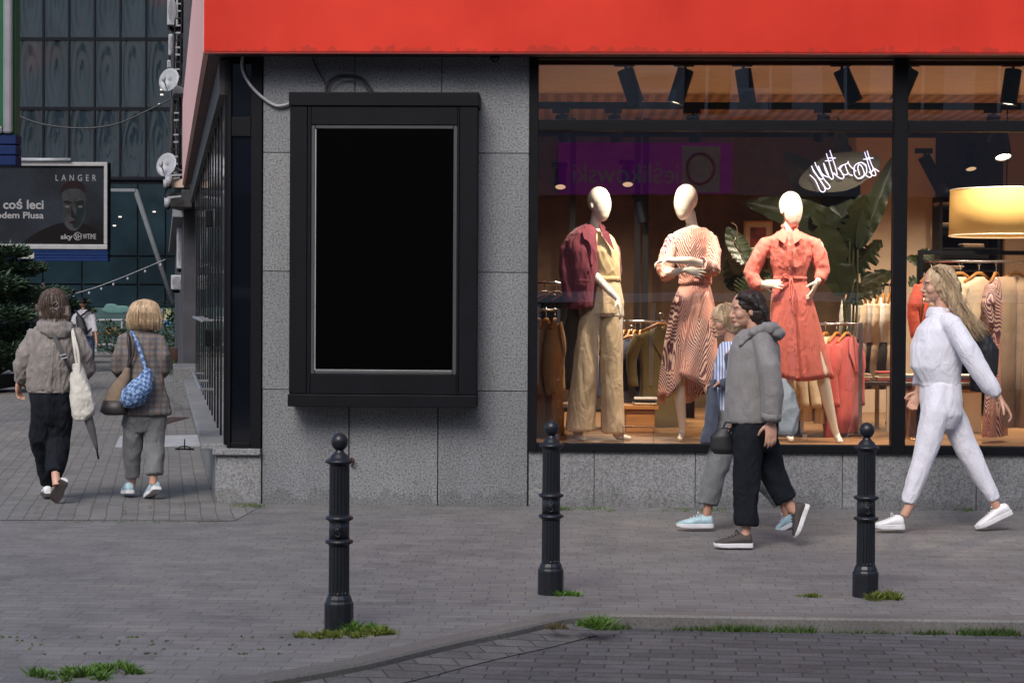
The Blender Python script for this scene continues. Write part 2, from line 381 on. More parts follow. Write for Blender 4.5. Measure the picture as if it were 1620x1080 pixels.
# red fascia: front and side, protruding
FP = .3
zf0 = W(600, 83, -FP).z; zf1 = zf0+1.32
q = NT('red_glow_fascia'); mp = q.mapd()
n1 = q.n('TexNoise', Scale=.9, Detail=5.0); q.l(mp, n1.inputs['Vector'])
n2 = q.n('TexNoise', Scale=3.0, Detail=6.0); q.l(q.mapd((8, 8, .25)), n2.inputs['Vector'])
c = q.ramp(n1.outputs[0], [(.3, (.41, .02, .011)), (.7, (.58, .04, .022))])
c = q.mix(q.ramp(n2.outputs[0], [(.6, (0,0,0)), (.8, (.25,.25,.25))]), c, (.3, .02, .015))
sz = q.n('SeparateXYZ'); q.l(q.mapd(), sz.inputs[0]); n5 = q.n('TexNoise', Scale=14.0, Detail=5.0); q.l(q.mapd((1, 1, .6)), n5.inputs['Vector'])
gr_ = q.math('MULTIPLY', q.math('LESS_THAN', q.math('SUBTRACT', sz.outputs[2], zf0), q.math('MULTIPLY', q.math('SUBTRACT', n5.outputs[0], .42), .22)), .45)
c = q.mix(gr_, c, (.2, .03, .02))
q.base(c); q.l(c, q.b.inputs['Emission Color']); q.b.inputs['Emission Strength'].default_value = .03; q.b.inputs['Roughness'].default_value = .5; q.b.inputs['Specular IOR Level'].default_value = .12  # faint glow added to lift the red; no lamp behind it
REDF = q.m
q = NT('pink_sky_sheen_vinyl'); q.base((.72, .38, .34)); q.b.inputs['Roughness'].default_value = .42; q.b.inputs['Specular IOR Level'].default_value = .35  # pale pink: the sky's sheen on the side face, painted in
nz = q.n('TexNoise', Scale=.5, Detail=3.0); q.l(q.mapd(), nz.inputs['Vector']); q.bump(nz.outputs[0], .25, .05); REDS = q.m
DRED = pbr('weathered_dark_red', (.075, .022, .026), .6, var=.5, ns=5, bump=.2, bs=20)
fc = W(322, 83, -FP); 
part('fascia', MB().bb((fc.x, -FP, zf0), (xr, -FP+.04, zf1)), REDF, bevel=.008)
part('fascia_trim', MB().bb((fc.x, -FP-.012, zf0-.012), (xr, -FP+.05, zf0-.001)), pbr('dark_red_trim', (.2, .015, .012), .4))
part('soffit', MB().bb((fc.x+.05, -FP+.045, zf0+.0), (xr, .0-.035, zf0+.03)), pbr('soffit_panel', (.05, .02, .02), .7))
# side fascia runs along SD from the fascia corner
def sbox(org, a0, a1, b0, b1, z0, z1):   # box in the side street frame: a along SD, b to the left (SL)
    o_ = Vector(org); c_ = o_ + SD*(a0+a1)/2 + SL*(b0+b1)/2
    rot = Matrix((SD, SL, Vector((0, 0, 1)))).transposed()
    return MB().box((c_.x, c_.y, (z0+z1)/2), (a1-a0, abs(b1-b0), z1-z0), ax=rot)
FO = Vector((fc.x, -FP, 0)); FLEN = 16.4
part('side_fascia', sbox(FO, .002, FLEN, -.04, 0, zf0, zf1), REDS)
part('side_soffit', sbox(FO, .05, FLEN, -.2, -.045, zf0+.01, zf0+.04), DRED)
# corner window, facing the front
xc0 = X(352); SO = Vector((xc0, 0, 0))        # street corner of the building
zc0, zc1 = Z(708, 385), Z(92, 385)
part('corner_plinth', MB().bb((X(345, 750), -.02, -.05), (xl-.003, .2, Z(713, 380)-.03)), GRANL, bevel=.004)
part('corner_sill', MB().bb((X(338, 750), -.06, Z(713, 380)-.029), (xl-.003, .2, Z(711, 380)+.012)), GRANL, bevel=.006)
for a0, b0, a1, b1 in ((360, 92, 366, 708), (397, 92, 414.5, 708), (366.2, 700, 396.8, 708), (366.2, 186, 396.8, 216), (366.2, 92, 396.8, 97)):
    part('corner_frame', MB().bb((X(a0), -.02, Z(b1, 385)), (X(a1)-.002, .06, Z(b0, 385))), BLACKM, bevel=.003)
DGL = NT('dark_tinted_glass'); DGL.base((.004, .005, .008)); DGL.b.inputs['Roughness'].default_value = .04; DGL = DGL.m
part('corner_pane', MB().bb((X(365), .01, Z(701, 385)), (X(398), .03, Z(96, 385))), DGL)
part('corner_backing', MB().bb((X(360), .05, 0), (xl, .3, zt)), pbr('dark_interior', (.01, .01, .012), .9))
part('cornice_board', MB().bb((X(345), -.2, Z(91, 385)), (xl, .25, zt)), pbr('dark_board', (.015, .012, .014), .8))  # dark board above the corner window
# side glazing along the side street
z_s = Z(705, 352)
for a0, a1, zz, bb_ in ((0.02, 13.2, z_s-.03, .04), ):
    part('side_plinth', sbox(SO, a0, a1, -.3, .05, -.05, zz), GRANL, bevel=.006)
    part('side_sill', sbox(SO, a0, a1, -.3, .16, zz+.001, zz+.045), GRANL, bevel=.008)
SG = NT('side_glass'); SG.base((.035, .036, .04)); SG.b.inputs['Roughness'].default_value = .06; SG.b.inputs['Specular IOR Level'].default_value = .8
nz = SG.n('TexNoise', Scale=.7, Detail=1.0); SG.l(SG.mapd(), nz.inputs['Vector']); SG.bump(nz.outputs[0], .15, .05); SG = SG.m
SGB = pbr('pale_reflection_glass', (.3, .27, .24), .15, coat=1, stretch=(1, 1, .2)); part('side_wall', sbox(SO, .02, 16, -.35, -.05, 0, zf1), pbr('side_render', (.07, .065, .065), .8, var=.4, ns=2))  # pale side panes: bright reflections painted in, no blind behind
ah = 0.0
for k, aw in enumerate((.95, .95, .95, .95, .95, .95, 1.2, 1.2, 1.2, 1.2, 1.2, 1.4, 1.4)):
    if k % 2 == 0 and k < 12:
        pass
    part('side_mullion', sbox(SO, ah, ah+.06, -.04, -.012, z_s+.02, zf0-.05), BLACKM)
    pn = part('side_pane', sbox(SO, ah+.075, ah+aw-.005, -.045, -.02, z_s+.02, zf0-.3), SG if k % 3 else SGB)
    ah += aw
part('side_lintel', sbox(SO, 0.0, 15.8, -.05, .03, zf0-.29, zf0-.02), pbr('dirty_lintel', (.035, .03, .03), .7, var=.5, ns=3))
GM = pbr('galvanised', (.42, .42, .43), .35, metal=.8)
for zz in (1.42, .84):
    b = MB(); p0 = SO+SD*1.0+SL*.14; p1 = SO+SD*5.2+SL*.14
    b.tube([(p0.x, p0.y, zz), (p1.x, p1.y, zz)], .014, 8)
    for t in (1.2, 3, 5):
        p = SO+SD*t; b.tube([(p.x+SL.x*.04, p.y+SL.y*.04, zz), (p.x+SL.x*.14, p.y+SL.y*.14, zz)], .01, 6)
    part('door_rail', b, GM)
for zz, a_ in ((2.3, 3.5), (1.15, 3.6)):
    part('door_lock', sbox(SO, a_, a_+.16, -.004, .06, zz, zz+.16), BLACKM, bevel=.01)
# steps of the side doors
part('step', sbox(SO, 13.5, 15.6, -.2, .3, 0, .62), GRANL, bevel=.01)
part('step', sbox(SO, 15.8, 17.2, -.2, .45, 0, .35), GRANL, bevel=.01)
# upper storey above the fascia, out of the picture but seen by light
part('upper_wall', MB().prism([(xc0+.1, .02), (xr, .02), (xr, 17), (xc0+.1+SD.x*17, 17)], zt+.15, 16), pbr('upper_render', (.3, .28, .26), .9))

# ================================================================ advertising screen box
s0_, s1_ = X(457, 400, -.27), X(755, 400, -.27)
zb0, zb1 = Z(643, 600, -.27), Z(148, 600, -.27)
ad = thing('display_case', 'big black outdoor display case with blank screen bolted to the granite wall', 'display case', ((s0_+s1_)/2, -.14, zb0))
def apart(n, mb, m, **k): return obj(n, mb, m, ad, world=True, **k)
px_in0, px_in1 = X(499, 400, -.25), X(716, 400, -.25); zi0, zi1 = Z(585, 600, -.25), Z(205, 600, -.25)
yf = -.27
zlow = Z(624, 600, yf); zcap = Z(168, 600, yf)
h = MB(); h.bb((s0_+.006, yf+.03, zb0+.005), (s1_-.006, 0, zb1-.005)); apart('housing', h, BLACKM, bevel=.004)
d = MB()
bx0, bx1 = s0_+.14, s1_-.14
for x0, x1, z0, z1 in ((s0_+.004, bx0-.003, zlow+.004, zcap-.004), (bx1+.003, s1_-.004, zlow+.004, zcap-.004)):
    apart('side_panel', MB().bb((x0, yf, z0), (x1, yf+.028, z1)), BLACKM, bevel=.004)
for x0, x1, z0, z1 in ((bx0, px_in0-.035, zlow+.004, zcap-.004), (px_in1+.035, bx1, zlow+.004, zcap-.004), (px_in0-.033, px_in1+.033, zi1+.035, zcap-.004), (px_in0-.033, px_in1+.033, zlow+.004, zi0-.035)):
    d.bb((x0, yf+.002, z0), (x1, yf+.0285, z1))
apart('door_frame', d, BLACKM, bevel=.003)
g_ = MB()
for x0, x1, z0, z1 in ((px_in0-.034, px_in0-.004, zi0-.034, zi1+.034), (px_in1+.004, px_in1+.034, zi0-.034, zi1+.034), (px_in0-.003, px_in1+.003, zi1+.004, zi1+.034), (px_in0-.003, px_in1+.003, zi0-.034, zi0-.004)):
    g_.bb((x0, yf+.012, z0), (x1, yf+.029, z1))
apart('gasket', g_, pbr('dark_grey_gasket', (.04, .042, .045), .45), bevel=.006)
t_ = MB(); t_.bb((px_in0-.0035, yf+.0105, zi0-.0035), (px_in0+.004, yf+.02, zi1)); t_.bb((px_in0+.0045, yf+.0105, zi0-.0035), (px_in1, yf+.02, zi0+.002))
apart('bright_trim', t_, pbr('trim_aluminium', (.5, .5, .5), .3, metal=.6))
BS = NT('blank_screen'); BS.base((.0003, .0003, .0003)); BS.b.inputs['Roughness'].default_value = .6; BS.b.inputs['Specular IOR Level'].default_value = 0.02
apart('screen', MB().bb((px_in0+.004, yf+.018, zi0+.002), (px_in1, yf+.0295, zi1+.003)), BS.m)
apart('top_cap', MB().bb((s0_-.004, yf-.012, zcap), (s1_+.008, .0, zb1+.01)), BLACKM, bevel=.006)
apart('bottom_lip', MB().bb((s0_-.004, yf-.012, zb0-.004), (s1_, .0, zlow)), BLACKM, bevel=.006)
# cables above the case
def wallpts(l, Y=-.03): return [W(a, b, Y) for a, b in l]
def smoothpts(p, n=6):
    out = []
    for i in range(len(p)-1):
        a, b, c, d = p[max(i-1, 0)], p[i], p[i+1], p[min(i+2, len(p)-1)]
        for k in range(n):
            t = k/n; out.append(.5*((2*b)+(c-a)*t+(2*a-5*b+4*c-d)*t*t+(3*b-a-3*c+d)*t**3))
    return out+[p[-1]]
tag(obj('cable', MB().tube(smoothpts(wallpts([(384, 88), (383, 105), (388, 122), (402, 142), (420, 158), (436, 167), (448, 167), (460, 163)])), .012, 8), GREYP, smooth=True), 'thick pale grey cable drooping from the fascia to the display case', 'cable')
tag(obj('cable', MB().tube(smoothpts(wallpts([(516, 146), (517, 134), (524, 125), (538, 119), (552, 119), (568, 122), (580, 131), (590, 146)])), .009, 8), CABLE, smooth=True), 'black cable coiled in an arch on top of the display case', 'cable')
tag(obj('cable', MB().tube(smoothpts(wallpts([(494, 92), (502, 110), (512, 127), (518, 140)])), .008, 8), CABLE, smooth=True), 'thin black cable running diagonally down from the fascia to the display case', 'cable')
tag(obj('cable', MB().tube(smoothpts(wallpts([(521, 148), (524, 136), (533, 127), (548, 123), (562, 125), (575, 132), (585, 147)], -.05)), .006, 8), CABLE, smooth=True), 'thin inner black cable loop on top of the display case', 'cable')
p = W(783, 88, -.08)
cmr = thing('security_camera', 'small dark dome camera under the red fascia', 'security camera', p)
obj('mount', MB().lathe([(.045, .03), (.045, 0), (.04, -.01)], 16), BLACKM, cmr, smooth=True)
obj('dome', MB().lathe([(.036, -.011), (.034, -.03), (.022, -.048), (.006, -.054)], 16), DGL, cmr, smooth=True)
# conduit box low on the wall joint
tag(obj('wall_hook', MB().tube([W(556, 724, -.01), W(559, 726, -.05), W(559, 733, -.05), W(556, 736, -.01)], .008, 6), pbr('rust', (.06, .03, .02), .8), smooth=True), 'small rusty hook in the granite wall joint behind the bollard', 'hook')

# ================================================================ bollards
def bollard(loc, label):
    t = thing('bollard', label, 'bollard', loc, 0, 'black cast iron bollards along the kerb')
    n = 48
    def flut(r, z, amp): return [Vector(((r-amp*max(0, math.cos(16*2*math.pi*k/n*1.0))**2)*math.cos(2*math.pi*k/n), (r-amp*max(0, math.cos(16*2*math.pi*k/n))**2)*math.sin(2*math.pi*k/n), z)) for k in range(n)]
    n = 96
    obj('base', MB().lathe([(.067, -.03), (.067, .11), (.066, .117), (.06, .125), (.058, .135), (.051, .15), (.045, .152)], 12), BLACKG, t, smooth=False, bevel=.002)
    s = MB()
    s.rings([flut(.0475, .152, 0), flut(.0475, .158, .0), flut(.0475, .164, .0036), flut(.0465, .365, .0036), flut(.0465, .371, 0), flut(.0465, .375, 0)])
    s.rings([flut(.0465, .475, 0), flut(.0465, .484, 0), flut(.0465, .49, .0036), flut(.0455, .68, .0036), flut(.0455, .686, 0), flut(.0455, .70, 0)])
    obj('shaft', s, BLACKG, t, smooth=False)
    obj('badge_band', MB().lathe([(.0465, .375), (.0465, .475)], 32), BLACKG, t, smooth=True)
    for zz in (.375, .475):
        obj('collar', MB().lathe([(.047, zz-.016), (.05, zz-.011), (.063, zz-.005), (.064, zz), (.063, zz+.005), (.05, zz+.009), (.047, zz+.013)], 32), BLACKG, t, smooth=True)
    # cast coat of arms: shield with a raised figure and scrolls
    sh = MB(); cy = -.047
    sh.add([(-.021, cy-.002, .455), (.021, cy-.002, .455), (.022, cy-.002, .42), (.012, cy-.003, .398), (0, cy-.003, .388), (-.012, cy-.003, .398), (-.022, cy-.002, .42),
            (-.02, cy+.01, .455), (.02, cy+.01, .455), (.021, cy+.01, .42), (.012, cy+.01, .398), (0, cy+.01, .388), (-.012, cy+.01, .398), (-.021, cy+.01, .42)],
           [(0,1,2,3,4,5,6)]+[(i, (i+1) % 7, 7+(i+1) % 7, 7+i) for i in range(7)])
    sh.tube(smoothpts([Vector(p) for p in ((-.004, cy-.005, .446), (.008, cy-.006, .436), (-.002, cy-.006, .424), (.01, cy-.006, .41), (0, cy-.006, .4), (-.01, cy-.006, .408))], 4), .0045, 6)
    sh.ell((-.002, cy-.005, .448), (.006, .005, .006), n=8, m=5); sh.tube([(.004, cy-.005, .434), (.015, cy-.005, .444)], .003, 5); sh.tube([(-.004, cy-.005, .43), (-.014, cy-.005, .424)], .003, 5)
    sh.tube([(-.024, cy, .458), (.024, cy, .458)], .0035, 6)
    obj('badge', sh, BLACKG, t, smooth=True)
    obj('cap', MB().lathe([(.046, .70), (.05, .703), (.064, .71), (.065, .716), (.06, .721), (.045, .727), (.04, .738), (.026, .75), (.02, .757), (.019, .765)], 32), BLACKG, t, smooth=True)
    obj('ball', MB().ell((0, 0, .797), (.0385, .0385, .0385), n=28, m=18), BLACKG, t, smooth=True)
    return t
bw_ = [((536, 996), .945, 'black bollard nearest the left, in front of the granite wall'), ((871, 939), .94, 'black bollard in front of the left end of the lit shop window'), ((1369, 943), .94, 'black bollard in front of the window mullion, beside the walkers')]
b0 = None
for (px, py), hh, lb in bw_:
    p = G(px, py); p.z = 0
    bsc = (hh)/.836
    if b0 is None: b0 = bollard(p, lb); o = b0
    else: o = dup(b0, p, None, lb)
    o.scale = (1.05, 1.05, bsc)
# ================================================================ shop interior
YB = 6.2; ZF = Z(697, 1000, .95)       # floor of the display
ZC = 3.52
xi0, xi1 = xw+.0, xr
FLO = NT('oak_floor'); mp = FLO.mapd((1, 1, 1)); br = FLO.n('TexBrick'); FLO.l(mp, br.inputs['Vector'])
for k, v in (('Scale', 1.0), ('Brick Width', 1.6), ('Row Height', .14), ('Mortar Size', .002)): br.inputs[k].default_value = v
br.inputs['Color1'].default_value = (.36, .2, .09, 1); br.inputs['Color2'].default_value = (.28, .15, .065, 1); br.inputs['Mortar'].default_value = (.08, .04, .02, 1)
FLO.base(br.outputs[0]); FLO.b.inputs['Roughness'].default_value = .35; FLO = FLO.m
struct('shop_floor', MB().bb((xi0-1.5, .08, ZF-.12), (xi1, YB, ZF)), FLO)
CEI = pbr('ceiling_tan', (.8, .66, .54), .8, var=.06)
cm = MB(); cm.bb((xi0-1.5, .08, ZC), (xi1, 2.9, ZC+.1))
struct('shop_ceiling', cm, CEI)
q = NT('lattice_ceiling'); br = q.n('TexBrick'); q.l(q.mapd(), br.inputs['Vector']); 
for k, v in (('Scale', 1.0), ('Brick Width', .12), ('Row Height', .12), ('Mortar Size', .03), ('Mortar Smooth', .1)): br.inputs[k].default_value = v
br.offset = 0; br.inputs['Color1'].default_value = (.1, .05, .025, 1); br.inputs['Color2'].default_value = (.1, .05, .025, 1); br.inputs['Mortar'].default_value = (.5, .3, .17, 1)
q.base(br.outputs[0])
struct('lattice_ceiling', MB().bb((xi0-1.5, 2.95, ZC+.02), (xi1, YB, ZC+.1)), q.m)
WB = pbr('brown_wall', (.1, .062, .036), .85, var=.25, ns=7)
WC = pbr('cream_wall', (.55, .42, .3), .85, var=.05)
xdiv = X(1340, 480, YB)
struct('back_wall', MB().bb((xi0-1.5, YB, ZF-.1), (xdiv, YB+.1, ZC+.1)), WB)
struct('cream_back_wall', MB().bb((xdiv, YB-.6, ZF-.1), (X(1478, 480, YB-.6), YB+.1, ZC+.1)), WC)
BKW = pbr('black_wall', (.012, .01, .01), .6, spec=.2)
struct('black_wall_panel', MB().bb((X(1478, 480, YB-.6), YB-.62, ZF-.1), (X(1584, 480, YB-.6), YB+.1, ZC+.02)), BKW)
struct('tan_back_wall', MB().bb((X(1584, 480, YB-.6), YB-.6, ZF-.1), (xi1, YB+.1, ZC+.1)), pbr('tan_wall', (.3, .2, .13), .85, var=.05))
struct('left_inner_wall', MB().bb((xi0-1.6, .3, ZF-.1), (xi0-1.5, YB+.1, ZC+.1)), WB)
struct('right_inner_wall', MB().bb((xi1, .04, -.1), (xi1+.1, YB+.1, zf1)), WC)
struct('shop_shell_roof', MB().bb((xc0, .3, ZC+.3), (xi1, YB+.4, ZC+.4)), BKW)
# dark bulkhead beam with tracks
TRK = BLACKM
trk = thing('lighting_track', 'black lighting track on the shop ceiling right behind the window', 'lighting track', (X(1130), .4, ZC-.04))
obj('rail', MB().bb((xi0-.4, .37, ZC-.05), (xi1-.05, .43, ZC-.005)), TRK, trk, world=True)
zT2 = Z(168, 1130, 2.93)
trk2 = thing('lighting_track', 'second black lighting track hanging at the edge of the lattice ceiling', 'lighting track', (X(1130), 2.9, zT2))
obj('rail', MB().bb((xi0-1.4, 2.88, zT2-.03), (xi1-.05, 2.95, zT2+.03)), TRK, trk2, world=True)
zT3 = Z(212, 1130, 4.9)
trk3 = thing('lighting_track', 'third lighting track deepest in the shop above the clothes racks', 'lighting track', (X(1130), 4.9, zT3))
obj('rail', MB().bb((xi0-1.4, 4.88, zT3-.03), (X(1478, 480, 4.9), 4.95, zT3+.03)), TRK, trk3, world=True)
LENS = emis('warm_lens', (1, .78, .5), 6.0); LENSD = emis('dim_lens', (1, .7, .42), .35)
WARM = (1, .83, .64)
def spot(px, py0, Y, L, r, tilt, yaw, watts, label, lit=LENSD, drop=.06, size=70, blend=.6, aim=None):
    """track head: adapter, stem and a cylinder tilted from the vertical; lens at its lower end"""
    top = W(px, py0, Y)
    t = thing('track_spotlight', label, 'spotlight', top, 0, 'track spotlights in the shop')
    obj('adapter', MB().bb((-.09, -.02, -.018), (.07, .02, .03)), BLACKM, t, bevel=.003)
    obj('stem', MB().tube([(0, 0, -.01), (0, 0, -drop)], .012, 8), BLACKM, t)
    d = Vector((math.sin(tilt)*math.cos(yaw), math.sin(tilt)*math.sin(yaw), -math.cos(tilt)))
    c0 = Vector((0, 0, -drop)) - d*.02; n = 20
    rot = d.to_track_quat('Z', 'Y').to_matrix()
    def ring(off, rr): return [c0 + d*off + rot @ Vector((rr*math.cos(2*math.pi*k/n), rr*math.sin(2*math.pi*k/n), 0)) for k in range(n)]
    obj('head', MB().rings([ring(0, r*.94), ring(.006, r), ring(L, r), ring(L, r*.93), ring(L-.02, r*.9)], caps=True), BLACKM, t, smooth=False)
    obj('lens', MB().rings([ring(L-.019, r*.89), ring(L-.012, r*.89)]), lit, t)
    if watts:
        ld = bpy.data.lights.new('spot_light', 'SPOT'); ld.energy = watts; ld.color = WARM; ld.spot_size = R(size); ld.spot_blend = blend; ld.shadow_soft_size = r*.8
        lo = bpy.data.objects.new('spot_light', ld); COL.objects.link(lo); lo.parent = t
        pos = c0 + d*(L+.01); lo.location = pos
        dd = (Vector(aim)-top-pos) if aim is not None else d
        lo.rotation_euler = dd.to_track_quat('-Z', 'Y').to_euler()
    return t
MY = .95
def aimp(px, py): return W(px, py, MY)
WT = 1.25
spot(990, 102, .4, .28, .066, R(19), R(0), 90*WT, 'black cylinder track light tilted to the right above the maroon jacket mannequin', aim=aimp(1075, 420), size=60).name = 'track_spotlight'  # this head also throws a spot light
spot(1084, 102, .4, .28, .066, R(-17), R(0), 150*WT, 'black cylinder track light above the patterned dress mannequin', aim=aimp(960, 430), size=60, lit=LENS)
spot(1176, 102, .4, .28, .066, R(9), R(0), 150*WT, 'black cylinder track light between the patterned and coral dress mannequins', aim=aimp(1235, 430), size=60)
spot(1332, 102, .4, .28, .066, R(24), R(0), 110*WT, 'black cylinder track light left of the window mullion, tilted strongly', aim=aimp(1262, 420), size=60)
spot(1440, 102, .4, .28, .066, R(-22), R(0), 90*WT, 'track light half hidden behind the window mullion', aim=W(1330, 560, 2.5), size=75, lit=LENS)
spot(1603, 102, .4, .28, .066, R(-8), R(0), 130*WT, 'black cylinder track light at the right edge above the yellow lamp shade', aim=W(1560, 560, 1.3), size=80, lit=LENS)
for px, Y, pt, wt, lb, lens in ((889, 2.9, 176, 120, 'track light of the second row nearest the left window frame', LENSD), (972, 2.9, 176, 120, 'track light of the second row above the cream blouse mannequin', LENSD),
                      (1096, 2.9, 176, 0, 'track light of the second row above the patterned dress mannequin', LENSD), (1303, 2.9, 176, 160, 'track light of the second row left of the tall dark leaf', LENSD),
                      (1572, 2.9, 176, 140, 'track light of the second row close to the right edge', LENSD)):
    spot(px, pt, Y, .24, .06, R(22), R(70 if px < 1200 else 110), wt*WT, lb, lens, size=100, aim=W(px+20, 560, 4.2))
for px, py, Y, wt, tl, yw, lb, lens in ((887, 262, 4.9, 60, 30, -90, 'small lit spotlight deep in the shop left of the maroon jacket mannequin', LENSD), (993, 258, 4.9, 60, 30, -90, 'small lit spotlight deep in the shop right of the bald head in the maroon jacket', LENSD),
                          (1463, 240, 3.2, 80, 28, 0, 'long lit spotlight hanging beside the black wall panel', LENS), (1582, 208, 2.4, 150, 25, -80, 'brightly lit round spotlight above the yellow lamp shade', LENS),
                          (1532, 232, 4.9, 0, 25, -80, 'small dim spotlight in front of the black wall panel', LENSD), (1014, 312, 4.9, 0, 10, 0, 'small black spotlight between two mannequin heads, against the brown wall', LENSD)):
    spot(px, py, Y, .22 if px != 1463 else .4, .06 if px != 1582 else .075, R(tl), R(yw), wt*WT, lb, lens, size=110)
# yellow drum lamp shade with a lit bulb inside
LX = X(1592, 340, 1.4); zs0, zs1 = Z(373, 1560, 1.4), Z(301, 1560, 1.4); rr_ = LX-X(1503, 340, 1.4)
lamp = thing('pendant_lamp', 'large glowing yellow drum lamp shade hanging at the right edge of the window', 'lamp', (LX, 1.4, zs0))
q = NT('yellow_shade_fabric'); q.base((.62, .38, .12)); q.b.inputs['Emission Color'].default_value = (1, .52, .13, 1); q.b.inputs['Emission Strength'].default_value = .14; q.b.inputs['Roughness'].default_value = .9
nz = q.n('TexNoise', Scale=120.0); q.l(q.mapd((1, 1, .1)), nz.inputs['Vector']); q.bump(nz.outputs[0], .3, .004)
obj('lamp_shade', MB().rings([[Vector((rr_*f*math.cos(2*math.pi*k/48), rr_*f*math.sin(2*math.pi*k/48), z)) for k in range(48)] for z, f in ((0, 1), (zs1-zs0, .985))], caps=False), q.m, lamp, smooth=True, solid=.004)
q2 = emis('shade_rim', (1, .55, .15), .3)
for z, f in ((0, 1), (zs1-zs0, .985)):
    obj('rim', MB().tube([Vector((rr_*f*math.cos(2*math.pi*k/48), rr_*f*math.sin(2*math.pi*k/48), z)) for k in range(49)], .006, 6), q2, lamp, smooth=True)
obj('cord', MB().tube([(0, 0, zs1-zs0), (0, 0, ZC-zs0)], .006, 6), BLACKM, lamp)
obj('bulb', MB().ell((0, 0, .2), (.05, .05, .06)), emis('bulb_glow', (1, .7, .4), 5), lamp, smooth=True)

# neon lettering, mirrored for a viewer in the street (it faces into the shop)
NE = emis('neon_tube', (.72, .7, 1), 1.0)
def npt(x, y): return W(1260+x/9, 200+y/9, 1.9)
neon = thing('neon_sign', 'violet white neon handwriting seen back to front on an oval panel in the shop', 'neon sign', npt(680, 700))
strokes = [[(190, 690), (270, 770), (330, 900), (375, 935), (410, 905), (380, 830), (240, 620), (215, 560)],
           [(240, 620), (330, 760), (420, 880), (460, 885), (475, 850), (400, 760), (300, 600), (260, 510)],
           [(215, 560), (250, 650), (330, 740), (380, 740), (350, 650), (310, 560)], [(310, 570), (370, 680), (450, 720), (455, 690), (385, 520)],
           [(385, 520), (420, 640), (490, 745), (525, 730), (490, 600), (425, 385)], [(520, 670), (575, 690), (560, 600), (475, 340)],
           [(405, 492), (500, 488)], [(455, 450), (560, 452)],
           [(530, 660), (590, 720), (650, 745), (675, 715), (640, 650), (590, 590)], [(610, 590), (640, 560), (720, 530), (740, 495)], [(640, 640), (620, 600), (650, 570)], [(690, 540), (740, 670), (800, 700)],
           [(740, 520), (770, 570), (850, 640)], [(650, 680), (700, 690), (740, 670)],
           [(1000, 560), (930, 515), (850, 540), (820, 600), (830, 690), (880, 740), (940, 730), (965, 670), (930, 570), (890, 545), (875, 600), (900, 690)], [(930, 515), (990, 570), (1000, 650), (960, 700), (900, 740)],
           [(970, 365), (1030, 560), (1070, 690), (1040, 725), (980, 690)], [(1005, 345), (1060, 520), (1130, 680), (1090, 700), (1040, 650)],
           [(950, 468), (1040, 466)], [(1000, 452), (1095, 452)], [(1030, 650), (1080, 640), (1100, 600), (1178, 645)]]
nm = MB()
for s_ in strokes: nm.tube(smoothpts([npt(*p) for p in s_], 5) if len(s_) > 2 else [npt(*p) for p in s_], .0045, 6)
obj('tube_lettering', nm, NE, neon, world=True, smooth=True)
ov = MB(); cc = W(1260+620/9, 200+650/9, 1.96); n = 40
ov.rings([[cc+Vector(((.345+(.05*math.sin(2*a_)))*math.cos(a_), dy, .17*math.sin(a_)+.05*math.cos(a_))) for a_ in (2*math.pi*k/n for k in range(n))] for dy in (0, .012)])
obj('oval_panel', ov, pbr('olive_panel', (.05, .043, .016), .5), neon, world=True)

# leafy plant (large paddle leaves) behind the coral dress
LEAF = NT('broad_leaf'); wv = LEAF.n('TexWave', Scale=16.0, Distortion=1.0, Detail=2.0); wv.bands_direction = 'Z'; LEAF.l(LEAF.mapd(), wv.inputs['Vector'])
nz = LEAF.n('TexNoise', Scale=4.0); LEAF.l(LEAF.mapd(), nz.inputs['Vector'])
LEAF.base(LEAF.mix(1.0, LEAF.ramp(nz.outputs[0], [(.3, (.014, .024, .008)), (.7, (.032, .045, .013))]), LEAF.ramp(wv.outputs[0], [(.2, (.94,)*3), (.8, (1.04,)*3)]), 'MULTIPLY'))
LEAF.b.inputs['Roughness'].default_value = .4; LEAF.bump(wv.outputs[0], .08, .004); LEAF = LEAF.m
STEM = pbr('plant_stem', (.05, .055, .02), .6)
def leafmesh(mb, base, tip, width, droop=.1, tears=0, nrm=(0, -1, .3), seed=0):
    rnd = random.Random(seed); base, tip = Vector(base), Vector(tip); L = (tip-base).length; d = (tip-base)/L
    nrm = Vector(nrm); s = d.cross(nrm).normalized(); u = s.cross(d)
    N = 22; M_ = 4; rows = []
    torn = {i for i in range(4, N-2) if rnd.random() < tears}
    for i in range(N+1):
        t = i/N; wdt = width*(math.sin(math.pi*min(1, t*1.02+.0)**.8))**.65*.5*(1 if t < .985 else .2)+.002
        if i in torn: wdt *= rnd.uniform(.25, .7)
        c = base+d*L*t - Vector((0, 0, 1))*droop*L*t*t + u*.0
        row = []
        for j in range(-M_, M_+1):
            e = j/M_; row.append(c + s*wdt*e + u*(abs(e)*wdt*.35 + .012*math.sin(i*1.7+j)*abs(e)))
        rows.append(row)
    mb.rings(rows, caps=False, close=False)
    mb.tube([base]+[r[M_] for r in rows[1:]], [.009*(1-.8*k/N) for k in range(N+1)], 6)
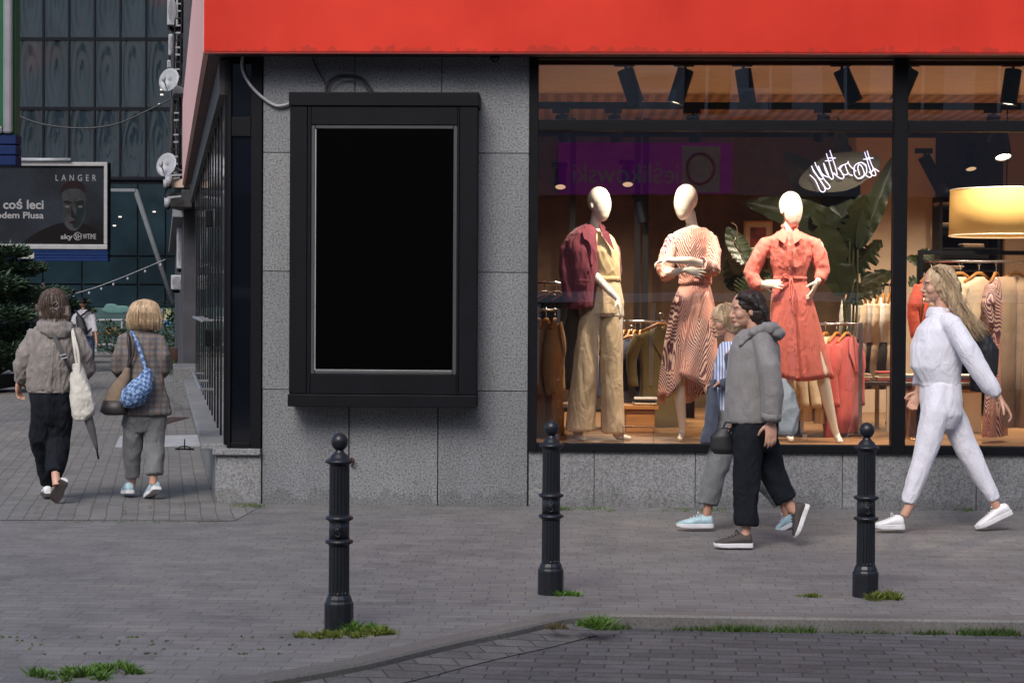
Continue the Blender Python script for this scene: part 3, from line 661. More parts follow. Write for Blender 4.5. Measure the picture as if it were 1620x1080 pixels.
def plant(name, label, loc, leaves, Y, cat='plant'):
    t = thing(name, label, cat, loc)
    for k, (b_, tp, wd, dr, te) in enumerate(leaves):
        mb = MB(); B_, T_ = W(*b_, Y+.1*math.sin(k*2.1)), W(*tp, Y+.25*math.sin(k*1.3+1))
        leafmesh(mb, B_, T_, wd, dr, te, seed=k)
        obj('leaf', mb, LEAF, t, world=True, smooth=True)
        st = MB(); st.tube(smoothpts([Vector(loc)+Vector((.02*math.sin(k), .02*math.cos(k), .1)), (Vector(loc)+B_)/2+Vector((.06*math.sin(k), 0, .1)), B_]), .011, 6)
        obj('leaf_stalk', st, STEM, t, world=True, smooth=True)
    obj('pot', MB().lathe([(.15, 0), (.2, .3), (.21, .32), (.19, .32), (.18, .28)], 24, loc), pbr('terracotta_'+name, (.2, .1, .06), .7), t, world=True, smooth=True)
    return t
pl = W(1330, 690, 2.2); pl.z = ZF
plant('potted_plant', 'tall banana plant with broad dark leaves behind the coral dress mannequin', pl,
      [((1352, 380), (1240, 240), .4, .0, .0), ((1350, 375), (1325, 188), .22, -.02, .05), ((1357, 395), (1420, 235), .18, .02, 0), ((1345, 372), (1175, 300), .3, .1, 0),
       ((1352, 430), (1395, 372), .24, .1, .3), ((1350, 450), (1310, 370), .2, .05, .1), ((1340, 470), (1415, 415), .2, .15, .3), ((1330, 420), (1370, 300), .3, .05, .1), ((1335, 470), (1290, 330), .3, 0, .1), ((1345, 480), (1400, 440), .18, .2, .3)], 2.2)
pl2 = W(1210, 690, 3.6); pl2.z = ZF
plant('potted_plant', 'dark round leaved plant between the patterned and coral dress mannequins', pl2,
      [((1180, 420), (1150, 350), .2, .1, 0), ((1185, 430), (1205, 380), .2, .1, .1), ((1185, 440), (1170, 470), .22, 0, 0), ((1165, 460), (1150, 400), .2, .1, 0), ((1190, 450), (1220, 430), .2, .1, 0), ((1180, 470), (1200, 500), .2, 0, 0)], 3.6)
pl3 = W(1452, 690, 1.9); pl3.z = ZF
plant('potted_plant', 'small leafy plant right beside the window mullion', pl3, [((1452, 420), (1440, 400), .12, .1, 0), ((1455, 415), (1475, 392), .14, .1, 0), ((1450, 440), (1438, 450), .1, .2, .2), ((1460, 430), (1480, 405), .12, .2, 0)], 1.9)
# framed picture
pf = thing('framed_picture', 'small framed dark red picture on the shop wall between the mannequins', 'picture', W(1196, 380, 5.9))
a, b = W(1176, 408, 5.9), W(1222, 350, 5.9)
f_ = MB(); t_ = .02
for q0, q1 in (((a.x, a.z), (b.x, a.z+t_)), ((a.x, b.z-t_), (b.x, b.z)), ((a.x, a.z+t_), (a.x+t_, b.z-t_)), ((b.x-t_, a.z+t_), (b.x, b.z-t_))): f_.bb((q0[0], 5.87, q0[1]), (q1[0], 5.9, q1[1]))
obj('frame', f_, WOODH, pf, world=True); obj('mat_board', MB().bb((a.x+t_, 5.88, a.z+t_), (b.x-t_, 5.9, b.z-t_)), WC, pf, world=True)
obj('print', MB().bb((a.x+.07, 5.874, a.z+.07), (b.x-.07, 5.879, b.z-.07)), pbr('red_print', (.2, .03, .02), .6, var=.7, ns=9), pf, world=True)

# ---------------------------------------------------------------- garments
FB = {k: fabric(k, c) for k, c in dict(tan_wool=(.34, .22, .1), beige_linen=(.5, .36, .2), cream_knit=(.68, .55, .38), coral_cotton=(.6, .1, .06), rose_cotton=(.5, .1, .09), black_wool=(.012, .012, .016),
      maroon_wool=(.13, .028, .045), navy_denim=(.03, .04, .08), taupe=(.2, .14, .09), olive=(.16, .12, .05), white_cotton=(.7, .66, .6), dusty_blue=(.16, .2, .3), sand=(.42, .3, .2)).items()}
def pattern(name, c1, c2, c3, sc=34.0):
    q = NT(name); tc = q.mapd(); sp = q.n('SeparateXYZ'); q.l(tc, sp.inputs[0])
    ang = q.math('ADD', q.math('MULTIPLY', sp.outputs[0], 4.2), q.math('MULTIPLY', sp.outputs[1], 2.0))
    nz = q.n('TexNoise', Scale=2.2, Detail=1.0); q.l(tc, nz.inputs['Vector'])
    tri = q.math('PINGPONG', q.math('ADD', ang, q.math('MULTIPLY', nz.outputs[0], 1.6)), .5)
    v = q.math('ADD', q.math('MULTIPLY', sp.outputs[2], 1.0), q.math('MULTIPLY', tri, .6))
    st = q.math('FRACT', q.math('MULTIPLY', v, sc))
    n2 = q.n('TexNoise', Scale=3.0, Detail=1.0); q.l(tc, n2.inputs['Vector'])
    dark = q.ramp(n2.outputs[0], [(.42, c1), (.55, c2)])
    q.base(q.mix(q.math('GREATER_THAN', st, .5), dark, c3)); q.b.inputs['Roughness'].default_value = .75; q.b.inputs['Sheen Weight'].default_value = .1
    return q.m
ZIG = pattern('zigzag_print', (.66, .2, .15), (.14, .04, .07), (.82, .56, .46), 25.0)
def ering(c, rx, ry, n=28, fn=0, fa=0, ph=0, tw=0):
    c = Vector(c); out = []
    for k in range(n):
        a = 2*math.pi*k/n; f = 1+fa*math.sin(fn*a+ph)+fa*.5*math.sin((fn+3)*a+ph*2)
        x, y = rx*f*math.cos(a), ry*f*math.sin(a)
        out.append(c+Vector((x*math.cos(tw)-y*math.sin(tw), x*math.sin(tw)+y*math.cos(tw), 0)))
    return out
def garment(kind, label, mat, loc, rz=0, L=.7, wd=.42, group=None, hanger=True, slv=.55, name=None):
    t = thing(name or kind, label, kind.replace('_', ' '), loc, rz, group)
    ph = random.random()*6
    zt_ = -.1
    m = MB()
    if kind in ('jacket', 'blouse', 'dress', 'shirt', 'coat'):
        h = wd/2; n = 30
        prof = [(0, .05, .035), (-.02, .075, .045), (-.05, h*.8, .05), (-.085, h, .055), (-.18, h*.95, .07), (-.35, h*.86, .07), (-.55*L, h*.84, .06)]
        if kind == 'dress': prof += [(-.5, h*.75, .06), (-.8*L, h*1.05, .07), (-L, h*1.2, .08)]
        else: prof += [(-L*.8, h*.92, .065), (-L, h*.98, .07)]
        prof = sorted(prof, key=lambda p: -p[0])
        m.rings([ering((0, 0, zt_+z), rx, ry, n, 7, .0 if z > -.1 else min(.12, .12*abs(z)), ph+z) for z, rx, ry in prof])
        obj('body', m, mat, t, smooth=True)
        for s in (-1, 1):
            sv = MB(); sv.tube(smoothpts([Vector((s*h*.9, 0, zt_-.08)), Vector((s*(h+.03), .0, zt_-.2)), Vector((s*(h+.05), .01, zt_-slv*.6)), Vector((s*(h+.03), -.01, zt_-slv))], 4), [.05]*3+[.058]*4+[.05]*3+[.047]*3, 12)
            obj('sleeve', sv, mat, t, smooth=True)
        if kind in ('jacket', 'coat', 'shirt'):
            for s in (-1, 1):
                lp = MB(); lp.add([(s*.015, -.062, zt_-.02), (s*.075, -.05, zt_-.015), (s*.1, -.075, zt_-.14), (s*.01, -.09, zt_-.3), (s*.02, -.058, zt_+.01)], [(0, 1, 2, 3), (0, 4, 1)])
                obj('lapel', lp, mat, t, solid=.006)
    elif kind == 'trousers':
        for s in (-1, 1):
            m = MB(); m.rings([ering((s*(.075+.02*abs(z)), 0, zt_+z), rx, ry, 22, 5, .05, ph+s) for z, rx, ry in ((0, .075, .035), (-.15, .095, .05), (-.35, .09, .055), (-L*.6, .095, .05), (-L, .11, .05))])
            obj('trouser_leg', m, mat, t, smooth=True)
    if hanger:
        hg = MB(); hg.tube([(0, 0, -.0), (.0, 0, -.05), (0, 0, zt_+.03)], .004, 6); hg.tube(smoothpts([Vector(p) for p in ((.02, 0, .0), (.018, 0, .022), (0, 0, .03), (-.016, 0, .018), (0, 0, -.02))], 3), .0035, 6)
        hg2 = MB(); hg2.tube([(-wd*.42, 0, zt_-.045), (-.03, 0, zt_+.03), (.03, 0, zt_+.03), (wd*.42, 0, zt_-.045)], [.012, .014, .014, .012], 8)
        hh = thing('clothes_hanger', 'wooden hanger holding the ' + ' '.join(label.split()[:12]), 'hanger', loc, rz, 'wooden hangers on the shop rails')
        obj('hook', hg, STEEL, hh, smooth=True); obj('wooden_bar', hg2, WOODH, hh, smooth=True)
    return t
def rack(name, label, px0, px1, py, Y, pyb=None, mat=STEEL, second=None):
    a, b = W(px0, py, Y), W(px1, py, Y); b.z = a.z
    t = thing(name, label, 'clothes rack', ((a.x+b.x)/2, Y, ZF))
    obj('rail', MB().tube([a, b], .012, 8), mat, t, world=True, smooth=True)
    for p in (a, b):
        obj('upright', MB().bb((p.x-.014, Y-.014, ZF+.031), (p.x+.014, Y+.014, p.z+(.05 if second else .012))), mat, t, world=True)
        obj('foot', MB().bb((p.x-.02, Y-.22, ZF), (p.x+.02, Y+.22, ZF+.03)), mat, t, world=True)
    if second: obj('top_bar', MB().bb((a.x-.014, Y-.014, a.z+.051), (b.x+.014, Y+.014, a.z+.08)), mat, t, world=True)
    return a, b
BM = BLACKM
def hang_row(a, b, n, specs, Y, rz=None, group=None):
    for k in range(n):
        t = (k+.5)/n; p = a.lerp(b, t); kind, lab, mt, L, wd = specs[k % len(specs)]
        garment(kind, lab, mt, (p.x, Y, p.z-.02), (rz if rz is not None else R(78))+random.uniform(-.12, .12), L, wd, group=group, slv=.52)
# left front rack: tan jackets edge on
a, b = rack('clothes_rack', 'steel clothes rack with tan jackets at the left edge of the window', 836, 884, 490, 1.5)
for k, px in enumerate((851, 864, 878)):
    p = W(px, 492, 1.5)
    garment('jacket', ('tan wool jacket hanging %s on the rack at the left edge of the window' % ('first', 'second', 'third')[k]), FB['tan_wool'], (p.x, 1.5, p.z), R(64+8*k), .98, .4, slv=.6)
# rack behind with black clothes
a, b = rack('clothes_rack', 'steel rack of black jackets behind the tan jackets', 838, 925, 448, 2.6)
for k, px in enumerate((862, 880, 898, 914)):
    p = W(px, 450, 2.6); garment('jacket', 'black jacket hanging behind the tan jackets', FB['black_wool'], (p.x, 2.6, p.z), R(20+10*k), .85, .44, group='black jackets on the rear left rack')
# centre rack
a, b = rack('clothes_rack', 'low steel rack of dark clothes between the first two mannequins', 984, 1052, 508, 3.2)
hang_row(a, b, 8, [('jacket', 'taupe jacket hanging edge on between the first two mannequins', FB['taupe'], .8, .4), ('jacket', 'navy jacket hanging edge on between the first two mannequins', FB['navy_denim'], .75, .4)], 3.2, group='dark jackets on the low centre rack')
p = W(1046, 500, 2.8); garment('coat', 'olive beige coat hanging left of the patterned dress skirt', FB['olive'], (p.x, 2.8, p.z), R(15), 1.0, .46)
p = W(1000, 520, 3.0); garment('shirt', 'dusty blue shirt hanging front on behind the low centre rack', FB['dusty_blue'], (p.x, 3.0, p.z), 0, .62, .5)
# racks behind and beside the coral dress
a, b = rack('clothes_rack', 'rack of coral and cream jackets behind the coral dress skirt', 1270, 1362, 512, 1.7)
for px, lb, mt, L, az in ((1282, 'pale cream blouse hanging lowest behind the coral dress hem', 'cream_knit', .72, 70), (1306, 'cream blouse hanging between coral jackets right of the coral dress', 'cream_knit', .74, 64), (1324, 'coral jacket hanging right of the cream blouse behind the coral dress', 'rose_cotton', .86, 60),
                          (1340, 'rose jacket hanging rightmost on the rack behind the coral dress', 'rose_cotton', .82, 56)):
    p = W(px, 514, 1.7); garment('jacket' if 'jacket' in lb else 'blouse', lb, FB[mt], (p.x, 1.7, p.z), R(az), L, .42, slv=.6)
p = W(1244, 575, 1.8); garment('trousers', 'mustard trousers hanging below the coral dress', FB['beige_linen'], (p.x, 1.8, p.z), R(30), .6, .4)
a, b = rack('clothes_rack', 'upper black rack of cream shirts beneath the banana leaves', 1335, 1412, 450, 3.3, mat=BM)
hang_row(a, b, 8, [('shirt', 'white shirt hanging edge on beneath the banana leaves', FB['white_cotton'], .42, .4), ('shirt', 'cream shirt hanging edge on beneath the banana leaves', FB['cream_knit'], .42, .4)], 3.3, group='pale shirts on the upper rack')
a, b = rack('clothes_rack', 'lower black rack of mixed shirts right of the coral dress', 1335, 1412, 505, 3.25, mat=BM)
hang_row(a, b, 8, [('shirt', 'black shirt hanging edge on above the folded pink clothes', FB['black_wool'], .42, .4), ('shirt', 'pale beige shirt hanging edge on above the folded pink clothes', FB['sand'], .42, .4)], 3.25, group='mixed shirts on the lower rack')
# right front rack
yR = 1.15
a, b = W(1458, 413, yR), W(1700, 413, yR); b.z = a.z
rk = thing('clothes_rack', 'black framed clothes rack with chrome rail behind the right window', 'clothes rack', ((a.x+b.x)/2, yR, ZF))
obj('chrome_rail', MB().tube([a, b], .011, 10), STEEL, rk, world=True, smooth=True)
zt2 = Z(400, 1500, yR)
obj('top_bar', MB().bb((a.x-.03, yR-.02, zt2-.015), (b.x, yR+.02, zt2+.02)), BM, rk, world=True)
for x_ in (a.x-.01, b.x-.02): obj('upright', MB().bb((x_-.02, yR-.02, ZF), (x_+.02, yR+.02, zt2-.016)), BM, rk, world=True)
for px, kind, lb, mt, L, wd, az in ((1474, 'jacket', 'coral jacket hanging at the left end of the right window rack', 'coral_cotton', .62, .3, 35), (1519, 'blouse', 'cream top hanging behind the blonde woman in the white tracksuit', 'cream_knit', .62, .42, 30), (1549, 'blouse', 'cream knitted top hanging left of the zigzag dress on the right rack', 'cream_knit', .6, .42, 38),
                                (1576, 'dress', 'zigzag patterned coral dress hanging on the right rack', None, 1.32, .36, 62), (1607, 'trousers', 'long beige trousers hanging at the right edge of the window', 'sand', 1.25, .4, 15), (1650, 'trousers', 'beige trousers hanging beyond the right edge', 'beige_linen', 1.25, .4, 20)):
    p = W(px, 416, yR); garment(kind, lb, FB[mt] if mt else ZIG, (p.x, yR, p.z-.015), R(az), L, wd, slv=.5 if kind != 'dress' else .4)
tag(obj('gold_stand', MB().tube(smoothpts([W(1462, 470, .9), W(1446, 600, .9), W(1436, 680, .9), W(1439, 694, .9), W(1450, 695, .9)]), .009, 8), pbr('brass', (.6, .35, .15), .25, metal=1), smooth=True), 'thin curved brass display stand left of the coral jacket in the right window', 'display stand')
# tables with folded clothes
def table(label, px0, px1, pyt, Y, mtop, legs, dep=.7, solid=False):
    a, b = W(px0, pyt, Y), W(px1, pyt, Y)
    t = thing('display_table', label, 'table', ((a.x+b.x)/2, Y, ZF))
    obj('table_top', MB().bb((a.x, Y, a.z-.035), (b.x, Y+dep, a.z)), mtop, t, world=True, bevel=.004)
    if solid: obj('cabinet', MB().bb((a.x+.03, Y+.03, ZF), (b.x-.03, Y+dep-.03, a.z-.036)), legs, t, world=True, bevel=.01)
    else:
        for x_ in (a.x+.03, b.x-.03):
            for y_ in (Y+.03, Y+dep-.03): obj('leg', MB().bb((x_-.018, y_-.018, ZF), (x_+.018, y_+.018, a.z-.036)), legs, t, world=True)
    return a, b
def folded(label, x, y, z, n, mats, wd=.28, group=None):
    t = thing('folded_clothes', label, 'folded clothes', (x, y, z), 0, group)
    for k in range(n):
        o_ = random.uniform(-.015, .015); r_ = random.uniform(-.06, .06); m = MB(); h_ = .022
        m.box((o_, .1, k*h_+h_/2+.001), (wd*random.uniform(.92, 1.05), .22, h_*.9), rz=r_)
        obj('garment_layer', m, mats[k % len(mats)], t, bevel=.009, smooth=True)
DKT = pbr('dark_table_top', (.03, .02, .015), .3)
a, b = table('dark table with folded pink clothes left of the window mullion', 1338, 1412, 603, 2.4, DKT, WC)
for k in range(3): folded(('leftmost', 'middle', 'rightmost')[k]+' stack of folded pink and cream clothes on the dark table', a.x+.13+k*.3-(.02*k), 2.5, a.z, 3+k % 2, [FB['rose_cotton'], FB['cream_knit'], FB['sand']], .22)
a, b = table('cream cabinet table with folded clothes behind the white tracksuit', 1426, 1560, 608, 2.2, DKT, WC, solid=True)
for k, px in enumerate((1444, 1500, 1535)): folded('stack of folded pale clothes %s in the right window' % ('beside the mullion', 'behind the white tracksuit', 'left of the zigzag dress')[k], W(px, 600, 2.3).x, 2.3, a.z, 4, [FB['white_cotton'], FB['rose_cotton'], FB['dusty_blue']], .24)
a, b = table('honey coloured wooden side table between the first two mannequins', 984, 1042, 641, 1.9, WOODH, WOODH, .4, solid=True)
folded('small stack of folded cream shirts on the honey wooden table', W(1023, 640, 1.9).x, 1.95, a.z, 3, [FB['cream_knit'], FB['black_wool'], FB['white_cotton']], .2)
a, b = table('low display table at the foot of the first mannequin', 884, 960, 645, 2.3, DKT, BM, .4)
folded('folded cream garment on the low table behind the wide trousers', a.x+.15, 2.35, a.z, 2, [FB['cream_knit']], .2)
ac = MB(); p0, p1 = W(985, 697, .4), W(1034, 676, .4)
tag(obj('acrylic_riser', MB().bb((p0.x, .35, ZF), (p0.x+.006, .6, p1.z)).bb((p1.x-.006, .35, ZF), (p1.x, .6, p1.z)).bb((p0.x, .35, p1.z+.001), (p1.x, .6, p1.z+.006)), glassmat('acrylic', (.92, .92, .9), 2.5)), 'clear acrylic riser on the window floor right of the wide beige trousers', 'display riser')
# dark cabinet and poles at the back
tag(obj('dark_curtain', MB().rings([[Vector((x_, 4.2+.04*math.sin(x_*40), z_)) for x_ in [X(1030, 480, 4.2)+k*.015 for k in range(30)]] for z_ in (ZF, Z(560, 1040, 4.2))], caps=False, close=False), pbr('dark_velvet', (.02, .008, .01), .9), smooth=True, solid=.01), 'dark curtain low behind the patterned dress mannequin', 'curtain')
for k, px in enumerate((905, 1007, 1020)):
    p = W(px, 500, 5.2); tag(obj('steel_post', MB().bb((p.x-.03, 5.17, ZF), (p.x+.03, 5.23, ZC)), BKW), ('dark vertical post against the brown shop wall, %s' % ('left of the first mannequin head', 'midway between the first two mannequins', 'closest to the patterned dress')[k]), 'post')
sh = thing('shelf_unit', 'black shelf unit with folded goods against the black panel of the right window', 'shelf', (X(1530, 480, 5), 5.0, ZF))
for x_ in (X(1486, 480, 5), X(1578, 480, 5)): obj('side_panel', MB().bb((x_-.015, 4.95, ZF), (x_+.015, 5.35, Z(310, 1530, 5))), BM, sh, world=True)
for py in (330, 362, 395, 430, 470, 520, 580, 640): obj('shelf', MB().bb((X(1486, 480, 5)+.016, 4.96, Z(py, 1530, 5)), (X(1578, 480, 5)-.016, 5.34, Z(py, 1530, 5)+.02)), BM, sh, world=True)
for k, (px, py) in enumerate(((1500, 330), (1503, 362), (1540, 395), (1505, 430), (1550, 330))):
    folded('pile of folded clothes on shelf %s of the black unit' % ('one', 'two', 'three', 'four', 'one, right side,')[k], X(px, 480, 5), 5.0, Z(py, 1530, 5)+.021, 2, [FB['taupe'], FB['sand']], .22, 'piles on the black shelf unit')
# ================================================================ figures
def frame(f, up=Vector((0, 0, 1))):
    f = Vector(f).normalized(); s = f.cross(up).normalized(); u = s.cross(f)
    return Matrix((f, s, u)).transposed()       # columns forward, side (right hand), up
def hand(mb, wrist, d, n, t, sc=1.0, curl=.5, spread=0.0, thumb_in=.4):
    """wrist point, finger direction d, palm normal n (palm side), thumb side t"""
    w_ = Vector(wrist); d = Vector(d).normalized(); t = (Vector(t)-d*Vector(t).dot(d)).normalized(); n_ = d.cross(t)
    if n_.dot(Vector(n)) < 0: n_ = -n_
    n = n_; s = sc
    def ring(off, hw, ht, dn=0): return [w_ + d*off*s + n*dn*s + (t*math.cos(2*math.pi*k/12)*hw + n*math.sin(2*math.pi*k/12)*ht)*s for k in range(12)]
    mb.rings([ring(-.02, .024, .019), ring(.0, .027, .018), ring(.03, .037, .017), ring(.06, .041, .016), ring(.085, .039, .013), ring(.095, .03, .009)])
    for off, ln, r in ((.029, .068, .0088), (.0098, .078, .0092), (-.0098, .072, .0088), (-.028, .056, .0078)):
        p = w_+d*.078*s+t*off*s; dd = (d+t*off*(2+10*spread)).normalized(); pts = [p]; c = curl*.35
        for f in (.2, .45, .33, .3):
            p = p+dd*ln*s*f; pts.append(p); ax = dd.cross(n).normalized(); dd = (Matrix.Rotation(c, 3, ax) @ dd) if ax.length > .1 else dd; c = curl*.85
        mb.tube(pts, [r*s*1.05, r*s*1.05, r*s*1.02, r*s*.92, r*s*.75], 8, round_ends=True)
    p = w_+d*.018*s+t*.026*s+n*.006*s; dd = (d*.62+t*.7+n*.25).normalized(); d2 = (d*.9+t*.25+n*(.2+thumb_in)).normalized()
    mb.tube([p, p+dd*.03*s, p+dd*.048*s+d2*.01*s, p+dd*.05*s+d2*.04*s], [.014*s, .012*s, .0105*s, .0085*s], 8, round_ends=True)
def head(mb, c, f, sc=1.0, face=True):
    M = frame(f); c = Vector(c)
    def P(a, b, u): return c + M @ Vector((a, b, u))*sc
    rot = M
    mb.ell(P(-.005, 0, .022), (.097*sc, .075*sc, .1*sc), rot, 20, 13)
    mb.ell(P(.03, 0, -.045), (.058*sc, .054*sc, .066*sc), rot, 16, 9)
    mb.ell(P(.066, 0, -.09), (.026*sc, .028*sc, .02*sc), rot)
    if face:
        mb.tube([P(.086, 0, .015), P(.096, 0, -.01), P(.106, 0, -.029)], [.008*sc, .01*sc, .012*sc], 8, round_ends=True)
        mb.ell(P(.096, 0, -.034), (.012*sc, .018*sc, .008*sc), rot)
        mb.ell(P(.086, 0, -.058), (.012*sc, .022*sc, .006*sc), rot); mb.ell(P(.084, 0, -.067), (.012*sc, .019*sc, .006*sc), rot)
        for s in (-1, 1):
            mb.ell(P(.075, s*.034, .03), (.016*sc, .026*sc, .008*sc), rot); mb.ell(P(.05, s*.036, -.022), (.034*sc, .028*sc, .034*sc), rot)
    for s in (-1, 1): mb.ell(P(-.012, s*.077, -.012), (.019*sc, .008*sc, .03*sc), rot)
EYEW = pbr('eye_white', (.6, .58, .55), .3); EYED = pbr('eye_iris', (.03, .02, .015), .2); LIPM = pbr('lips', (.32, .1, .08), .45)
def features(root, c, f, sc=1.0, brow=None):
    M = frame(f); c = Vector(c)
    def P(a, b, u): return c + M @ Vector((a, b, u))*sc
    for s in (-1, 1):
        e = obj('eye', MB().ell(P(.078, s*.031, .013), (.0062*sc, .0105*sc, .0045*sc), M), EYEW, root, world=True, smooth=True)
        obj('iris', MB().ell(P(.082, s*.031, .013), (.0032*sc, .0058*sc, .0048*sc), M, 10, 7), EYED, e, world=True, smooth=True)
        obj('eyebrow', MB().tube([P(.086, s*.014, .034), P(.085, s*.032, .038), P(.071, s*.052, .032)], [.0018*sc, .0026*sc, .0014*sc], 6), brow or EYED, root, world=True, smooth=True)
    obj('lips', MB().tube([P(.084, -.022, -.062), P(.0965, -.008, -.0605), P(.0965, .008, -.0605), P(.084, .022, -.062)], [.002*sc, .0052*sc, .0052*sc, .002*sc], 8), LIPM, root, world=True, smooth=True)
def folds(a=.006, k=(9, 9, 4), a2=.002, s=0.0):
    return lambda p, n: 1.15*a*ridge(p, k, s) + .22*a*ridge(p, (k[0]*1.9, k[1]*1.9, k[2]*2.2), s+9) + 1.3*a2*ridge(p, (k[0]*2.7, k[1]*2.7, k[2]*2.7), s+3)
def shoe(root, heel, toe, up, wdt, upper, sole, lace=None, thick=.028, name='shoe', hgt=1.0):
    heel, toe = Vector(heel), Vector(toe); d = (toe-heel); L = d.length; d.normalize(); up = (Vector(up)-d*Vector(up).dot(d)).normalized(); s = d.cross(up)
    def ring(t, hw, z0, z1, n=14):
        c = heel+d*L*t; return [c + s*hw*wdt*math.cos(2*math.pi*k/n) + up*((z0+z1)/2+(z1-z0)/2*math.sin(2*math.pi*k/n)) for k in range(n)]
    st = [(0.0, .55, .06), (.04, .8, .078), (.15, .9, .088), (.3, .88, .088), (.42, .9, .075), (.6, 1.0, .058), (.8, 1.0, .046), (.93, .8, .036), (1.0, .45, .026)]
    m = MB(); m.rings([ring(t, hw*.035/.035, thick*.5, thick*.3+h*hgt) for t, hw, h in st])
    o = obj(name, remesh(m, .005, 2), upper, root, world=True)
    q = MB(); pr = [(-.02, .5), (0, .8), (.1, .95), (.35, .86), (.6, 1.05), (.8, 1.06), (.93, .85), (1.02, .45)]
    loop = [(t, w_) for t, w_ in pr] + [(t, -w_) for t, w_ in reversed(pr)]
    v = []
    for z in (0, .006, thick-.004, thick):
        k_ = .96 if z in (0, thick) else 1.0
        v.append([heel+d*L*t+s*w_*wdt*k_+up*(z+(.012*max(0, t-.75)/.25 if z < .02 else .004*max(0, t-.75))) for t, w_ in loop])
    q.rings(v); obj('sole', q, sole, o, world=True, smooth=False)
    if lace:
        lm = MB()
        for t in (.36, .44, .52, .6): lm.tube([heel+d*L*t-s*.022+up*(.088*hgt-(t-.36)*.1), heel+d*L*(t+.03)+up*(.095*hgt-(t-.36)*.1), heel+d*L*t+s*.022+up*(.088*hgt-(t-.36)*.1)], .0032, 5)
        c_ = heel+d*L*.36+up*.092*hgt
        for q_ in (-1, 1): lm.tube(smoothpts([c_, c_+d*.012+s*.014*q_+up*.018, c_+d*.018+s*.022*q_+up*.002], 4), .0028, 5)
        obj('laces', lm, lace, o, world=True, smooth=True)
    return o
def cloth(root, name, mb, mat, vox=.009, sm=4, fd=None, lab=None, parent=None):
    o = obj(name, remesh(mb, vox, sm, fd), mat, parent or root, world=True)
    if lab: o['label'] = lab
    return o
def er(c, rx, ry, tw=0, n=24): return ering(c, rx, ry, n, tw=tw)
# ---------------------------------------------------------------- mannequins
MANN = NT('mannequin_cream'); MANN.base((.8, .75, .66)); MANN.b.inputs['Roughness'].default_value = .38; MANN.b.inputs['Subsurface Weight'].default_value = .1; MANN = MANN.m
mpx = (14.7+MY)/3000
def M(px, py, dy=0.0): return W(px, py, MY+dy)
def eggheadrings(mb, c, top, chin, f, ears=True):
    """smooth featureless egg head, c is between top and chin"""
    H = (top-chin); Mx = frame(f, (0, 0, 1))
    hh = H.length/2
    def P(a, b, u): return c + Mx @ Vector((a, b, u))
    mb.ell(P(-.012, 0, .035*hh/.13), (.103, .088, hh*.78), Mx, 24, 16)
    mb.ell(P(.03, 0, -.03), (.066, .062, hh*.77), Mx, 20, 12)
    mb.ell(P(.02, 0, .0), (.085, .076, hh*.9), Mx, 20, 12)
    if ears:
        for s in (-1, 1): mb.ell(P(-.02, s*.083, -.01), (.02, .01, .03), Mx)
# --- mannequin one: maroon jacket over cream blouse, wide beige trousers
m1 = thing('mannequin', 'bald mannequin in draped maroon jacket, cream blouse and wide beige trousers, left of three', 'mannequin', M(945, 693))
b = MB(); f1 = Vector((.72, -.69, 0))
eggheadrings(b, M(949, 324, -.01), M(949, 296), M(949, 351), f1)
b.tube([M(946, 335, .02), M(942, 352, .03), M(941, 366, .03)], [.05, .047, .055], 14)
b.rings([er(M(941, 362, .02), .05, .05), er(M(937, 374, .02), .15, .075), er(M(940, 395), .165, .1), er(M(946, 420), .14, .1), er(M(954, 445), .115, .085), er(M(957, 470), .15, .1), er(M(957, 500), .16, .11)])
b.tube([M(915, 385, -.0), M(913, 430, .02), M(925, 480, -.02)], [.045, .038, .03], 12, round_ends=True)
b.tube([M(928, 400, -.0), M(940, 434, -.1), M(966, 462, -.2), M(978, 474, -.21)], [.04, .036, .03, .022], 12, round_ends=True)
hand(b, M(978, 474, -.21), (.25, -.1, -1), (-.8, -.4, 0), (-.3, -1, 0), .95, .35)
for x0, x1, y_ in ((932, 916, .02), (972, 975, .0)): b.tube([M(x0, 480, y_), M((x0+x1)/2, 590, y_-.02), M(x1, 685, y_)], [.08, .05, .035], 12, round_ends=True)
b.tube([M(911, 680, .03), M(913, 690, -.0), M(924, 694, -.1)], [.032, .03, .022], 10, round_ends=True)
b.tube([M(972, 680, .03), M(978, 690, .0), M(996, 693, -.05)], [.032, .03, .02], 10, round_ends=True)
obj('body', remesh(b, .006, 3), MANN, m1, world=True)
t = MB()
t.rings([er(M(946, 367, .01), .07, .055), er(M(948, 378), .12, .09), er(M(954, 398), .13, .12), er(M(957, 420), .118, .115), er(M(960, 438), .105, .095), er(M(960, 447), .11, .098)])
t.tube([M(925, 378, .02), M(928, 400, .02)], [.05, .05], 10, round_ends=True)
cloth(m1, 'blouse', t, fabric('cream_silk', (.62, .48, .28), .45, bump=.1), .008, 4, folds(.006, (16, 16, 3), .002))
t = MB()
t.rings([er(M(958, 436), .107, .1), er(M(957, 455), .13, .105), er(M(955, 480), .165, .115), er(M(952, 497), .17, .12)])
for pts in (((938, 480, 0, .085, .1), (928, 560, -.02, .1, .11), (922, 630, -.03, .112, .12), (918, 680, -.03, .12, .13)), ((968, 480, .01, .08, .1), (968, 560, .02, .09, .11), (969, 630, .0, .09, .12), (970, 684, .0, .093, .13))):
    t.rings([er(M(a, b_, c_), rx, ry) for a, b_, c_, rx, ry in pts])
TW = cloth(m1, 'trousers', t, fabric('crinkled_linen', (.64, .5, .33), .85, bump=.4, var=.1), .009, 4, folds(.005, (13, 13, 1.4), .0015))
obj('waistband', MB().rings([er(M(959.5, 437), .114, .108, n=32), er(M(959, 445), .12, .11, n=32)]), FB['beige_linen'], TW, world=True, smooth=True)
